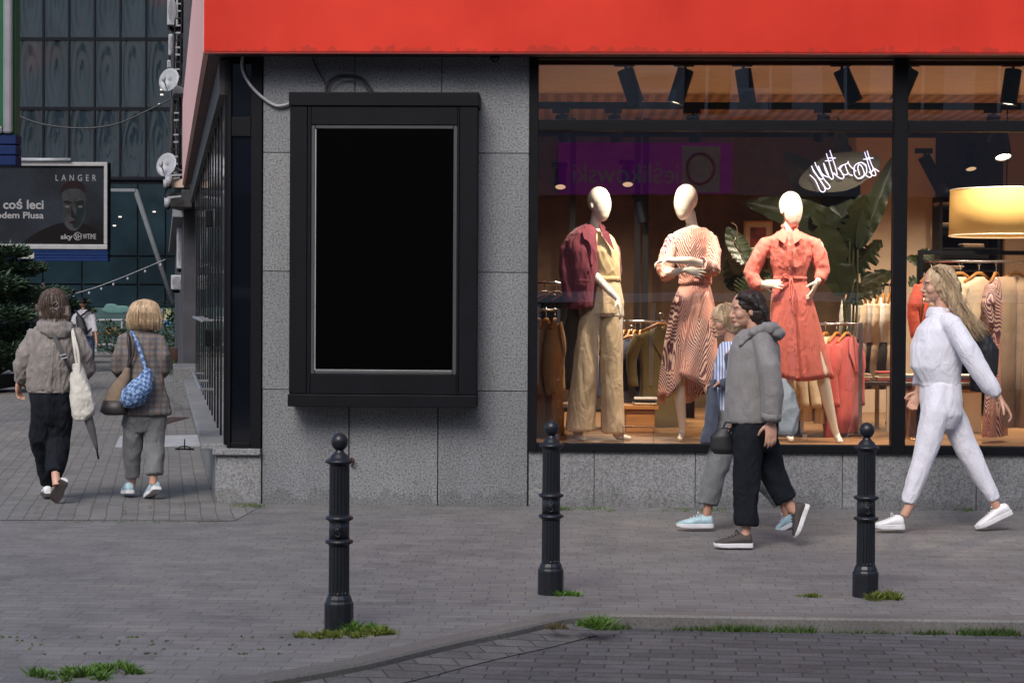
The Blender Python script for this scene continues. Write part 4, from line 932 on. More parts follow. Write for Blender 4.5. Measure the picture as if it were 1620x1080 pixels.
# jacket hangs from both shoulders, left sleeve empty
JM = fabric('maroon_linen', (.17, .035, .055), .8, bump=.35)
jb = MB(); jb.rings([er(M(931, 357, .03), .05, .06), er(M(927, 363, .02), .085, .09), er(M(924, 370, .0), .12, .115), er(M(922, 382, -.01), .142, .13), er(M(922, 398, -.03), .14, .145), er(M(923, 425, -.04), .13, .15), er(M(922, 455, -.04), .125, .145), er(M(921, 482, -.05), .115, .135), er(M(920, 487, -.05), .11, .125)])
jb.tube([M(914, 372, .0), M(904, 379, -.01), M(898, 396, -.04), M(896, 428, -.08), M(900, 460, -.1), M(904, 478, -.1)], [.04, .052, .058, .056, .054, .052], 14)
bo = cloth(m1, 'jacket', jb, JM, .008, 4, folds(.007, (9, 9, 2.6), .002, 21))
lp = MB()
lp.add([M(927, 359, -.1), M(921, 366, -.13), M(924, 378, -.17), M(931, 382, -.18), M(936, 396, -.195), M(944, 416, -.2), M(941, 398, -.19), M(936, 372, -.14)], [(0, 1, 2, 3, 6, 7), (3, 4, 5, 6)])
lp.add([M(948, 351, -.05), M(957, 360, -.09), M(957, 364, -.1), M(963, 368, -.11), M(972, 396, -.13), M(966, 390, -.14), M(953, 372, -.13)], [(0, 1, 2, 6), (2, 3, 4, 5, 6)])
obj('lapel', lp, JM, bo, world=True, solid=.006)
obj('collar', MB().tube(smoothpts([M(928, 366, -.1), M(927, 357, -.02), M(933, 351, .07), M(944, 350, .08), M(951, 355, .02), M(956, 362, -.07)], 4), [.013]*21, 8), JM, bo, world=True, smooth=True)
obj('button', MB().ell(M(936, 420, -.205), (.009, .005, .009), n=10, m=6), BLACKM, bo, world=True, smooth=True)
obj('pocket_flap', MB().box(tuple(M(924, 444, -.2)), (.09, .008, .022), ax=Matrix.Rotation(.06, 3, 'Y')), JM, bo, world=True, bevel=.004)
rsb = MB(); rsb.tube([M(958, 372, .03), M(972, 395, .05), M(977, 430, .06), M(975, 452, .05)], [.03, .045, .035, .02], 10, round_ends=True)
cloth(m1, 'back_panel', rsb, JM, .008, 3, folds(.003), parent=bo)
# --- mannequin two: zigzag dress, arms crossed
m2 = thing('mannequin', 'bald mannequin with crossed arms in coral zigzag print wrap dress, centre of three', 'mannequin', M(1085, 695))
b = MB(); f2 = Vector((-.72, -.69, 0))
eggheadrings(b, M(1084, 321, -.01), M(1084, 293), M(1084, 350), f2, ears=False)
b.tube([M(1090, 335, .03), M(1094, 352, .03), M(1096, 366, .03)], [.05, .046, .055], 14)
b.rings([er(M(1095, 358, .02), .05, .05), er(M(1097, 368, .02), .165, .08), er(M(1097, 392), .165, .1), er(M(1098, 420), .14, .1), er(M(1100, 445), .11, .085), er(M(1098, 475), .15, .1), er(M(1095, 510), .165, .11)])
for sx, pts in ((-1, ((1065, 380, 0), (1052, 420, -.05), (1055, 432, -.12))), (1, ((1127, 380, 0), (1126, 415, -.06), (1118, 424, -.13)))):
    b.tube([M(*p) for p in pts], [.045, .04, .036], 12, round_ends=True)
# the forearm in front: from the right elbow to the left, hand hanging over the other arm
b.tube([M(1118, 420, -.14), M(1090, 412, -.22), M(1065, 412, -.24), M(1055, 411, -.24)], [.038, .034, .027, .022], 12, round_ends=True)
hand(b, M(1057, 411, -.24), (-1, -.1, -.25), (.1, .2, -1), (0, -1, .2), .85, .75)
b.tube([M(1056, 432, -.1), M(1070, 430, -.2), M(1086, 426, -.23)], [.036, .032, .022], 12, round_ends=True)
hand(b, M(1086, 427, -.235), (1, -.05, -.22), (0, 1, 0), (.2, 0, 1), .9, .2, .4)
b.tube([M(1078, 500, -.02), M(1074, 585, -.05), M(1075, 620, -.03), M(1080, 678, 0)], [.085, .052, .05, .03], 14, round_ends=True)
b.tube([M(1080, 676, .02), M(1078, 690, -.02), M(1075, 694, -.1)], [.03, .03, .022], 10, round_ends=True)
b.tube([M(1112, 500, .02), M(1122, 590, .05), M(1124, 620, .08), M(1128, 678, .1)], [.085, .052, .048, .03], 14, round_ends=True)
b.tube([M(1128, 678, .12), M(1129, 690, .06), M(1130, 694, -.0)], [.03, .03, .022], 10, round_ends=True)
obj('body', remesh(b, .006, 3), MANN, m2, world=True)
t = MB()
t.rings([er(M(1100, 362, .02), .08, .06), er(M(1098, 369, .01), .14, .085), er(M(1098, 378), .165, .1), er(M(1098, 392), .165, .12), er(M(1099, 420), .145, .125), er(M(1100, 440), .125, .105), er(M(1099, 449), .13, .105)])
t.tube([M(1078, 376, 0), M(1066, 380, 0), M(1057, 400, -.03), M(1052, 426, -.06), M(1057, 440, -.1)], [.045, .055, .06, .062, .06], 12, round_ends=False)
t.tube([M(1113, 374, 0), M(1123, 380, 0), M(1126, 400, -.03), M(1124, 425, -.09), M(1109, 419, -.17)], [.05, .06, .072, .078, .064], 12, round_ends=False)
dr = cloth(m2, 'dress', t, ZIG, .0075, 4, folds(.008, (12, 12, 4), .003))
def skirt(root, spec, hem, mat, n=96, m=26, fn=9, fa=.1, ph=0, name='skirt', Mf=None, parent=None, solid=.004):
    Mf = Mf or M
    """spec: (px, py, dy, rx, ry) top to bottom; hem(angle) -> fraction of the length kept"""
    rs_ = []
    for i in range(m):
        t0 = i/(m-1); ring = []
        for k in range(n):
            a = 2*math.pi*k/n; t = t0*hem(a); u = t*(len(spec)-1); j = min(int(u), len(spec)-2); fr = u-j
            px, py, dy, rx, ry = [spec[j][q]*(1-fr)+spec[j+1][q]*fr for q in range(5)]
            f = 1+fa*t*(math.sin(fn*a+ph+.6*math.sin(3*t+a))+.5*math.sin((2*fn+1)*a+1.3*ph)+.35*math.sin((fn-4)*a+2*ph))
            ring.append(Mf(px, py, dy)+Vector((rx*f*math.cos(a), ry*f*math.sin(a), 0)))
        rs_.append(ring)
    return obj(name, MB().rings(rs_, caps=False), mat, parent or root, world=True, smooth=True, solid=solid)
def hem2(a):       # short in front (a = 270 deg is towards the street), long at the sides
    d = abs(((math.degrees(a)-268+180) % 360)-180)
    return .62+.33*min(1, d/55)+.05*math.sin(a*5)
skirt(m2, [(1100, 446, 0, .115, .095), (1096, 480, 0, .17, .135), (1092, 540, 0, .2, .165), (1090, 600, 0, .225, .19), (1090, 640, 0, .235, .2)], hem2, ZIG, fn=8, fa=.1, ph=1, parent=dr)
sf = MB()                                           # cascading wrap flounce on the front
rws = []
for i in range(16):
    t_ = i/15; row = []
    for j in range(13):
        e = j/12; px = 1096-22*t_+e*(26+16*t_); py = 462+132*t_-e*(1-e)*10+e*(20*t_)
        row.append(M(px, py, -.12-.09*t_-.025*math.sin(e*9+t_*5)*(.3+t_)))
    rws.append(row)
sf.rings(rws, caps=False, close=False); obj('flounce', sf, ZIG, dr, world=True, smooth=True, solid=.004)
obj('belt', MB().rings([er(M(1100, 441), .129, .112, n=32), er(M(1100, 449), .129, .112, n=32)]), ZIG, dr, world=True, smooth=True)
# --- mannequin three: coral shirt dress
CORAL = fabric('coral_linen', (.62, .16, .13), .8, bump=.35, var=.08)
m3_ = thing('mannequin', 'bald mannequin with hand on hip in belted coral shirt dress, right of three', 'mannequin', M(1262, 695))
b = MB(); f3 = Vector((.35, -.93, 0))
eggheadrings(b, M(1252, 332, -.01), M(1252, 304), M(1252, 360), Vector((.55, -.83, 0)))
b.tube([M(1250, 345, .02), M(1248, 360, .02), M(1247, 378, .02)], [.05, .047, .056], 14)
b.rings([er(M(1247, 370, .02), .05, .05), er(M(1248, 380, .02), .17, .08), er(M(1249, 400), .17, .1), er(M(1250, 430), .12, .09), er(M(1250, 470), .15, .1), er(M(1252, 510), .165, .11)])
b.tube([M(1208, 388), M(1190, 430, .02), M(1202, 452, -.05), M(1212, 452, -.1)], [.045, .038, .03, .022], 12, round_ends=True)
hand(b, M(1208, 449, -.1), (1, -.25, .0), (0, 1, -.2), (0, -.1, -1), .95, .25, .2, .1)
b.tube([M(1294, 388), M(1302, 425, .0), M(1296, 442, -.06), M(1292, 448, -.08)], [.045, .038, .03, .022], 12, round_ends=True)
hand(b, M(1292, 446, -.09), (-.4, -.15, -1), (-1, .3, .1), (-.5, -1, .3), .95, .3, .3)
b.tube([M(1240, 500, 0), M(1246, 590, -.03), M(1247, 625, -.0), M(1249, 680, 0)], [.085, .052, .048, .03], 14, round_ends=True)
b.tube([M(1249, 680, .02), M(1250, 691, 0), M(1252, 695, -.1)], [.03, .03, .022], 10, round_ends=True)
b.tube([M(1276, 500, 0), M(1300, 590, -.05), M(1308, 628, -.02), M(1321, 682, 0)], [.085, .056, .05, .03], 14, round_ends=True)
b.tube([M(1321, 680, .02), M(1325, 692, 0), M(1330, 698, -.1)], [.03, .03, .022], 10, round_ends=True)
obj('body', remesh(b, .006, 3), MANN, m3_, world=True)
t = MB()
t.rings([er(M(1249, 366, .02), .08, .065), er(M(1250, 372, .01), .14, .08), er(M(1250, 379, .0), .185, .1), er(M(1251, 400), .175, .125), er(M(1250, 422), .15, .13), er(M(1250, 437), .13, .11), er(M(1250, 446), .13, .11)])
t.tube([M(1226, 382, 0), M(1211, 387, 0), M(1200, 405, 0), M(1188, 432, 0), M(1194, 447, -.03), M(1203, 453, -.06)], [.05, .06, .064, .06, .052, .042], 14, round_ends=False)
t.tube([M(1274, 382, 0), M(1288, 387, 0), M(1295, 402, 0), M(1301, 428, 0), M(1296, 444, -.05)], [.05, .06, .064, .06, .044], 14, round_ends=False)
ds = cloth(m3_, 'dress', t, CORAL, .0075, 3, folds(.006, (13, 13, 7), .002, 5))
skirt(m3_, [(1250, 443, 0, .128, .105), (1252, 470, 0, .165, .125), (1259, 530, 0, .21, .15), (1268, 603, 0, .25, .18)], lambda a: .98+.015*math.sin(a*3), CORAL, fn=7, fa=.07, ph=2, parent=ds)
obj('placket', MB().rings([[M(px+dx, py, dy) for dx in (-2.6, 2.6)] for px, py, dy in ((1249, 388, -.147), (1250, 410, -.152), (1250, 436, -.125), (1251, 450, -.132), (1253, 480, -.16), (1257, 530, -.185), (1262, 598, -.215))], caps=False, close=False), CORAL, ds, world=True, solid=.008)
for side in (-1, 1):
    cl = MB(); x_ = 1249
    cl.add([M(x_+side*9, 360, -.03), M(x_+side*4, 374, -.11), M(x_+side*8, 386, -.15), M(x_+side*20, 377, -.125), M(x_+side*14, 364, -.06)], [(0, 1, 2, 3, 4)])
    obj('collar', cl, CORAL, ds, world=True, solid=.008)
obj('collar_band', MB().tube(smoothpts([M(1240, 360, -.03), M(1238, 357, .04), M(1249, 355, .09), M(1260, 357, .04), M(1259, 360, -.03)], 4), .014, 8), CORAL, ds, world=True, smooth=True)
be = MB(); be.rings([er(M(1250, 437.5), .137, .117, n=36), er(M(1250, 443), .138, .118, n=36)])
be.tube(smoothpts([M(1249, 440, -.125), M(1243, 434, -.14), M(1237, 438, -.135), M(1248, 441, -.13)], 4), .006, 6); be.tube(smoothpts([M(1252, 440, -.13), M(1256, 455, -.15), M(1254, 480, -.175), M(1258, 500, -.18)], 4), .006, 6); be.tube(smoothpts([M(1251, 440, -.13), M(1249, 455, -.15), M(1250, 475, -.17)], 4), .006, 6)
obj('belt', be, CORAL, ds, world=True, smooth=True)
for py in (398, 412, 425, 465, 490, 520, 555, 585): obj('button', MB().ell(M(1249+max(0, (py-440)*.06), py, -.163 if py < 420 else (-.145 if py < 430 else -.15-(py-440)*.0005)), (.006, .004, .006), n=8, m=5), LIPM, ds, world=True, smooth=True)
# other dark mannequin half hidden behind
for px, py, hh in ((1155, 395, 30),):
    t_ = thing('wire_figure', 'curved pale wire display figure behind the crossed arms mannequin', 'display stand', W(1160, 690, 3))
    obj('wire', MB().tube(smoothpts([W(1157, 352, 3), W(1165, 358, 3), W(1166, 372, 3), W(1162, 385, 3), W(1168, 395, 3), W(1176, 402, 3)], 5), .006, 6), pbr('pale_wire', (.6, .5, .35), .3, metal=.5), t_, world=True, smooth=True)
# ================================================================ people on the pavement
def er(c, rx, ry, tw=0, n=24): return ering(c, rx*.94, ry*.86, n, tw=tw)
def strands(parent, mat, paths, n=130, jit=.008, r=.0026, seed=0):
    rn = random.Random(seed); m = MB()
    for _ in range(n):
        i = rn.randrange(len(paths)-1); t = rn.random(); a, b_ = paths[i], paths[i+1]
        o1 = Vector((rn.gauss(0, 1), rn.gauss(0, 1), rn.gauss(0, 1)))*jit; L_ = len(a)
        pts = [a[k].lerp(b_[k], t)+o1*(.35+1.6*k/L_)+Vector((rn.gauss(0, 1), rn.gauss(0, 1), rn.gauss(0, 1)))*jit*.25*k/L_ for k in range(L_)]
        sp_ = smoothpts(pts, 4); m.tube(sp_, [r*(1-.75*k/len(sp_)) for k in range(len(sp_))], 3)
    return obj('hair_strands', m, mat, parent, world=True, smooth=True)
def bandring(parent, c, rx, ry, h, mat, name='hem_band'):
    return obj(name, MB().rings([er(c+Vector((0, 0, h/2)), rx, ry, n=32), er(c+Vector((0, 0, -h/2)), rx, ry, n=32)]), mat, parent, world=True, smooth=True)
HB = hairmat('grey_brown_hair', (.035, .022, .016), (.11, .075, .055))
HD = hairmat('dark_brown_hair', (.012, .008, .007), (.035, .022, .017))
HBL = hairmat('ash_blonde_hair', (.34, .225, .13), (.62, .46, .3))
HGO = hairmat('golden_blonde_hair', (.2, .13, .075), (.68, .5, .3), (40, 40, 7))
GJ = fabric('grey_windbreaker', (.2, .18, .165), .6, 90, bump=.35); GJ2 = fabric('grey_cotton_jacket', (.2, .19, .19), .75, 200, bump=.3)
NAVY = fabric('dark_navy_cloth', (.006, .008, .013), .9, bump=.25, sheen=0); GRT = fabric('sage_grey_cloth', (.15, .155, .16), .85, bump=.3)
WHT = fabric('white_fleece', (.66, .66, .74), .9, 220, sheen=.4, bump=.35, var=.05)
q = NT('glen_check_tweed'); mp = q.mapd()
def stripes(q, axis, sc, duty):
    sp = q.n('SeparateXYZ'); q.l(q.mapd(), sp.inputs[0]); return q.math('LESS_THAN', q.math('FRACT', q.math('MULTIPLY', sp.outputs[axis], sc)), duty)
c = q.mix(q.math('MULTIPLY', stripes(q, 0, 22, .45), .45), (.17, .15, .14), (.07, .065, .07)); c = q.mix(q.math('MULTIPLY', stripes(q, 2, 22, .45), .45), c, (.065, .06, .065))
c = q.mix(q.math('MULTIPLY', stripes(q, 0, 11, .1), .6), c, (.25, .14, .09)); c = q.mix(q.math('MULTIPLY', stripes(q, 2, 11, .1), .6), c, (.09, .11, .17))
q.base(c); q.b.inputs['Roughness'].default_value = .9; nz = q.n('TexNoise', Scale=25.0); q.l(mp, nz.inputs['Vector']); q.bump(nz.outputs[0], .3, .006); TWEED = q.m
def checks(name, c1, c2, s):
    q = NT(name); ck = q.n('TexChecker', Scale=s); q.l(q.mapd(rot=(.0, .5, .3)), ck.inputs['Vector']); ck.inputs[1].default_value = (*c1, 1); ck.inputs[2].default_value = (*c2, 1)
    nz = q.n('TexNoise', Scale=40.0); q.l(q.mapd(), nz.inputs['Vector']); q.base(q.mix(1.0, ck.outputs[0], q.ramp(nz.outputs[0], [(.3, (.75,)*3), (.7, (1.3,)*3)]), 'MULTIPLY')); q.b.inputs['Roughness'].default_value = .85; return q.m
BCHK = checks('blue_denim_patchwork', (.05, .1, .24), (.2, .3, .48), 34.0)
q = NT('blue_striped_cotton'); q.base(q.mix(stripes(q, 0, 55, .5), (.6, .62, .7), (.15, .2, .42))); STRP = q.m
CREAMC = fabric('cream_canvas', (.5, .48, .43), .85, bump=.3); TANS = pbr('tan_suede', (.19, .14, .1), .9, bump=.4); DBAG = pbr('dark_brown_leather', (.03, .025, .025), .5)
SHW = pbr('white_leather', (.7, .7, .72), .45, var=.05); SHS = pbr('white_rubber', (.62, .62, .64), .55, var=.06); SHT = pbr('pale_turquoise_mesh', (.35, .5, .55), .7, var=.4, ns=18); SHB = pbr('brown_suede', (.055, .045, .042), .8, var=.2); SOLB = pbr('brown_rubber', (.05, .04, .038), .7)
BKB = pbr('black_nylon', (.012, .012, .015), .55, bump=.2)
def person(label, foot, Y=None):
    p = G(*foot); p.z = 0
    return thing('person', label, 'person', p), p.y
def limb(mb, pts, rad, n=14, ends=False, F=None): mb.tube([F(*p) for p in pts], [r_*.9 for r_ in rad], n, round_ends=ends)
hairf = lambda a=.004, k=(38, 38, 5): (lambda p, n: a*ridge(p, k) + a*.6*ridge(p, (k[0]*2, k[1]*2, k[2]*2), 2))
def mk(Yp):
    return lambda px, py, dy=0.0: W(px, py, Yp+dy)

# ---- woman A: grey windbreaker, seen from behind, walking away
A, YA = person('woman walking away in grey hooded windbreaker, dark trousers and beige slip-on shoes', (84, 795)); F = mk(YA)
b = MB(); fa = Vector((-.15, 1, -.05)); hc = F(85, 483, .02)
head(b, hc, fa); limb(b, [(86, 496, .01), (86, 515, 0)], [.05, .055], F=F)
b.rings([er(F(86, 512), .06, .06), er(F(86, 524), .17, .09), er(F(84, 560), .17, .11), er(F(82, 600), .14, .1), er(F(80, 630), .17, .12), er(F(80, 650), .16, .12)])
limb(b, [(58, 530, 0), (36, 572, -.02), (29, 602, .02)], [.045, .038, .026], ends=True, F=F)
hand(b, F(29, 604, .02), (-.05, .25, -1), (.6, .6, 0), (.3, 1, 0), .95, .75)
limb(b, [(118, 530, 0), (133, 575, 0), (124, 590, .25)], [.045, .038, .026], ends=True, F=F); hand(b, F(124, 590, .25), (-.2, 1, .2), (-1, 0, 0), (0, 0, 1), .95, .9)
limb(b, [(68, 640, 0), (70, 705, .1), (76, 768, .3), (75, 781, .3)], [.062, .05, .036, .034], F=F)
limb(b, [(94, 640, 0), (90, 705, .06), (88, 752, -.12), (90, 768, -.16)], [.062, .05, .036, .036], F=F)
obj('body', remesh(b, .0055, 2), SKIN, A, world=True)
j = MB()
j.rings([er(F(86, 510), .075, .075), er(F(86, 519), .15, .1), er(F(85, 526), .195, .125), er(F(84, 550), .2, .16), er(F(82, 585), .2, .175), er(F(79, 612), .185, .17), er(F(79, 620), .17, .16)])
limb(j, [(70, 524, 0), (57, 530, 0), (43, 560, -.02), (34, 585, 0), (31, 598, .01), (30, 604, .02)], [.05, .07, .078, .073, .055, .042], F=F)
limb(j, [(104, 524, 0), (117, 530, 0), (132, 560, -.02), (137, 580, .02), (130, 592, .15), (124, 592, .22)], [.05, .07, .078, .078, .06, .045], F=F)
ja = cloth(A, 'jacket', j, GJ, .0085, 4, folds(.011, (11, 11, 3.4), .004, 1))
bandring(ja, F(79, 619, 0), .174, .164, .016, GJ)
obj('seam', MB().tube(smoothpts([F(85, 545, -.146), F(83, 575, -.156), F(80, 612, -.148)], 4), .0025, 5), GJ, ja, world=True)
hd = MB(); hd.rings([er(F(86, 503, -.02), .09, .08), er(F(87, 512, -.04), .145, .12), er(F(88, 524, -.06), .14, .115), er(F(90, 533, -.09), .075, .06)])
cloth(A, 'hood', hd, GJ, .008, 4, folds(.008, (14, 14, 10), .002, 8), parent=ja)
tr = MB(); tr.rings([er(F(80, 614), .165, .15), er(F(80, 632), .165, .15), er(F(80, 655), .155, .13), er(F(80, 672), .11, .08)])
limb(tr, [(70, 608, 0), (68, 645, 0), (66, 690, .05), (72, 730, .2), (76, 765, .3)], [.09, .105, .1, .08, .058], F=F)
limb(tr, [(92, 608, 0), (94, 645, 0), (93, 690, .06), (89, 725, 0), (87, 748, -.1)], [.09, .11, .1, .085, .068], F=F)
cloth(A, 'trousers', tr, NAVY, .009, 4, folds(.009, (10, 10, 3), .003, 4))
h = MB(); h.ell(F(85, 480, .0), (.112, .118, .122)); h.ell(F(86, 494, -.045), (.092, .075, .09)); 
for k in range(9):
    x_ = 66+k*5; limb(h, [(x_, 488, -.03), (x_+2*math.sin(k), 500, -.06), (x_+3*math.sin(k*2), 508+3*math.sin(k*1.7), -.05)], [.03, .026, .01], 8, True, F)
hr = cloth(A, 'hair', h, HB, .006, 2, hairf(.004))
strands(hr, HB, [[F(85, 456, .0), F(85, 466, 0)+Vector((.085*math.cos(R(a_)), .1*math.sin(R(a_)), 0)), F(85, 484, -.01)+Vector((.1*math.cos(R(a_)), .115*math.sin(R(a_)), 0)), F(87, 498, -.03)+Vector((.092*math.cos(R(a_)), .09*math.sin(R(a_)), 0)), F(88, 515, -.04)+Vector((.11*math.cos(R(a_)), .09*math.sin(R(a_)), 0))] for a_ in range(170, 380, 20)], 170, .006, seed=1)
obj('hair_clip', MB().tube(smoothpts([F(84, 480, -.13), F(89, 477, -.145), F(93, 483, -.14), F(90, 489, -.14), F(85, 487, -.14)], 4), .004, 6).tube([F(87, 484, -.14), F(93, 479, -.15)], .0035, 6), pbr('shell_clip', (.2, .16, .15), .3), hr, world=True, smooth=True)
c0 = F(73, 782, .3); shoe(A, F(76, 786, .22), F(72, 782, .46), (0, 0, 1), .04, SHW, SOLB, BKB)
shoe(A, F(99, 763, -.18), F(84, 794, -.1), (.1, .8, .3), .043, SHW, SOLB)
# her bags
def strap(name, label, pts, wdt, mat, F, cat='strap'): pass
tb = thing('tote_bag', 'white canvas tote bag hanging from the shoulder of the woman in the windbreaker', 'bag', F(130, 655, -.1))
t_ = MB(); t_.rings([er(F(122, 576, -.16), .03, .03), er(F(124, 592, -.16), .06, .05), er(F(128, 615, -.17), .085, .07), er(F(131, 640, -.17), .098, .085), er(F(131, 655, -.17), .09, .08), er(F(129, 663, -.17), .06, .06)])
cloth(tb, 'bag_body', t_, CREAMC, .007, 3, folds(.007, (12, 12, 7), .002, 3))
obj('shoulder_strap', MB().tube(smoothpts([F(122, 580, -.17), F(118, 550, -.17), F(115, 528, -.12), F(116, 520, -.02), F(121, 530, .06)], 5), .012, 8).tube(smoothpts([F(126, 596, -.2), F(124, 560, -.19), F(117, 530, -.14), F(115, 521, -.04)], 5), .011, 8), CREAMC, tb, world=True, smooth=True)
um = thing('umbrella', 'folded dark grey umbrella hanging beneath the white tote bag, pointing down', 'umbrella', F(156, 724, -.14))
obj('canopy', MB().tube([F(136, 655, -.17), F(140, 662, -.16), F(145, 680, -.15), F(151, 702, -.14), F(154, 713, -.14)], [.03, .036, .032, .018, .009], 10), fabric('grey_umbrella', (.08, .08, .085), .6), um, world=True, smooth=True)
obj('tip', MB().tube([F(153, 711, -.14), F(156, 726, -.14)], [.008, .007], 8), BLACKM, um, world=True, smooth=True)
cb = thing('crossbody_strap', 'black crossbody strap running across the back of the grey windbreaker', 'bag strap', F(98, 570, -.2))
sp_ = smoothpts([F(84, 527, -.165), F(90, 542, -.185), F(100, 562, -.2), F(109, 580, -.195), F(116, 596, -.16)], 4)
obj('webbing', MB().rings([[p+Vector((-.022, 0, .012)), p+Vector((.022, -.0, -.012)), p+Vector((.022, .006, -.012)), p+Vector((-.022, .006, .012))] for p in sp_]), BKB, cb, world=True)
obj('buckle', MB().box(F(100, 561, -.208), (.05, .012, .012), ax=Matrix.Rotation(-.25, 3, 'Y')).box(F(102, 566, -.21), (.05, .012, .012), ax=Matrix.Rotation(-.25, 3, 'Y')), WHITEP, cb, world=True)

# ---- woman B: tweed blazer, blonde bob, from behind
Bp, YB_ = person('blonde bob haired woman walking away in checked tweed blazer and sage grey cropped trousers', (222, 790)); F = mk(YB_)
b = MB(); fb = Vector((-.25, 1, 0)); hc = F(228, 500, .02)
head(b, hc, fb); limb(b, [(228, 512, .0), (226, 530, 0)], [.05, .055], F=F)
b.rings([er(F(225, 524), .06, .06), er(F(225, 534), .15, .09), er(F(225, 570), .15, .1), er(F(226, 605), .13, .1), er(F(228, 640), .15, .11), er(F(228, 665), .16, .12)])
limb(b, [(196, 540, 0), (188, 580, 0), (200, 592, .24)], [.042, .036, .026], ends=True, F=F); hand(b, F(200, 590, .26), (.2, 1, .3), (1, 0, 0), (0, 0, 1), .9, .9)
limb(b, [(254, 540, 0), (257, 578, 0), (250, 588, .24)], [.042, .03, .024], ends=True, F=F); hand(b, F(250, 588, .26), (-.3, 1, .3), (-1, 0, 0), (0, 0, 1), .9, .9)
limb(b, [(213, 660, 0), (211, 710, .05), (210, 757, .1), (207, 772, .12)], [.062, .05, .034, .034], F=F)
limb(b, [(243, 660, 0), (243, 705, .02), (243, 750, -.05), (242, 766, -.05)], [.062, .05, .034, .034], F=F)
obj('body', remesh(b, .0055, 2), SKIN, Bp, world=True)
j = MB()
j.rings([er(F(226, 520), .07, .065), er(F(225, 527), .13, .09), er(F(224, 534), .18, .11), er(F(224, 560), .175, .135), er(F(226, 595), .165, .13), er(F(229, 625), .19, .15), er(F(231, 652), .215, .17), er(F(231, 655), .21, .165)])
limb(j, [(206, 532, 0), (197, 538, 0), (189, 562, -.01), (186, 582, .02), (194, 592, .15)], [.05, .06, .063, .06, .05], F=F)
limb(j, [(244, 532, 0), (253, 538, 0), (260, 562, -.01), (262, 582, .03), (254, 590, .16)], [.05, .06, .06, .058, .05], F=F)
jb_ = cloth(Bp, 'blazer', j, TWEED, .0085, 4, folds(.006, (7, 7, 4), .002, 11))
obj('collar', MB().tube(smoothpts([F(212, 524, .03), F(216, 519, -.05), F(228, 517, -.08), F(238, 520, -.04), F(241, 526, .03)], 4), .02, 8), TWEED, jb_, world=True, smooth=True)
tr = MB(); tr.rings([er(F(228, 640), .15, .13), er(F(228, 662), .16, .135), er(F(228, 682), .12, .08)])
limb(tr, [(214, 635, 0), (212, 660, 0), (210, 700, .04), (209, 735, .08), (210, 754, .1)], [.09, .1, .085, .075, .068], F=F)
limb(tr, [(243, 635, 0), (245, 660, 0), (245, 700, .02), (244, 732, -.02), (244, 750, -.04)], [.09, .1, .088, .078, .072], F=F)
cloth(Bp, 'trousers', tr, GRT, .009, 3, folds(.007, (9, 9, 4), .003, 9))
h = MB(); h.ell(F(229, 494, .0), (.128, .13, .105)); h.ell(F(230, 508, -.015), (.13, .12, .075)); h.ell(F(215, 512, 0), (.05, .08, .05)); h.ell(F(244, 512, 0), (.05, .08, .05))
hr = cloth(Bp, 'hair', h, HBL, .006, 3, hairf(.0025, (40, 40, 3)))
strands(hr, HBL, [[F(230, 474.5, .0), F(229, 480, 0)+Vector((.085*math.cos(R(a_)), .09*math.sin(R(a_)), 0)), F(229, 496, 0)+Vector((.13*math.cos(R(a_)), .132*math.sin(R(a_)), 0)), F(229, 510, -.01)+Vector((.135*math.cos(R(a_)), .125*math.sin(R(a_)), 0)), F(229, 521, -.01)+Vector((.118*math.cos(R(a_)), .1*math.sin(R(a_)), 0))] for a_ in range(165, 390, 15)], 260, .006, seed=2)
shoe(Bp, F(206, 780, .05), F(198, 781, .28), (0, 0, 1), .042, SHT, SHS)
shoe(Bp, F(249, 774, -.08), F(233, 790, .08), (.15, -.1, 1), .043, SHT, SHS)
bb1 = thing('shoulder_bag', 'blue checkered crescent shoulder bag on the back of the tweed blazer', 'bag', F(219, 640, -.2))
t_ = MB(); t_.tube(smoothpts([F(199, 620, -.19), F(204, 628, -.2), F(216, 622, -.21), F(228, 606, -.21), F(233, 590, -.2)], 3), [.03, .05, .07, .085, .09, .095, .095, .09, .085, .075, .06, .045, .035], 12, True)
cloth(bb1, 'bag_body', t_, BCHK, .007, 4, folds(.006, (16, 16, 12), .002, 3))
obj('shoulder_strap', MB().tube(smoothpts([F(232, 592, -.2), F(225, 565, -.17), F(216, 540, -.15), F(209, 526, -.06), F(208, 524, .04)], 5), .016, 8), BCHK, bb1, world=True, smooth=True)
bb2 = thing('shoulder_bag', 'tan suede shoulder bag with dark base beside the blue checkered bag', 'bag', F(180, 655, -.1))
t_ = MB(); t_.rings([er(F(202, 582, -.13), .02, .03), er(F(198, 596, -.13), .045, .045), er(F(188, 615, -.13), .08, .06), er(F(183, 634, -.13), .1, .07), er(F(180, 640, -.13), .1, .07)])
cloth(bb2, 'bag_body', t_, TANS, .007, 3, folds(.005))
obj('bag_base', MB().rings([er(F(183, 633, -.13), .108, .078), er(F(180, 650, -.13), .118, .085), er(F(182, 656, -.13), .09, .07)]), DBAG, bb2, world=True, smooth=True)
obj('shoulder_strap', MB().tube(smoothpts([F(203, 584, -.13), F(205, 560, -.13), F(203, 535, -.12), F(203, 526, -.02)], 4), .012, 8).tube(smoothpts([F(200, 586, -.14), F(211, 560, -.16), F(212, 535, -.14), F(210, 526, -.03)], 4), .01, 8), DBAG, bb2, world=True, smooth=True)

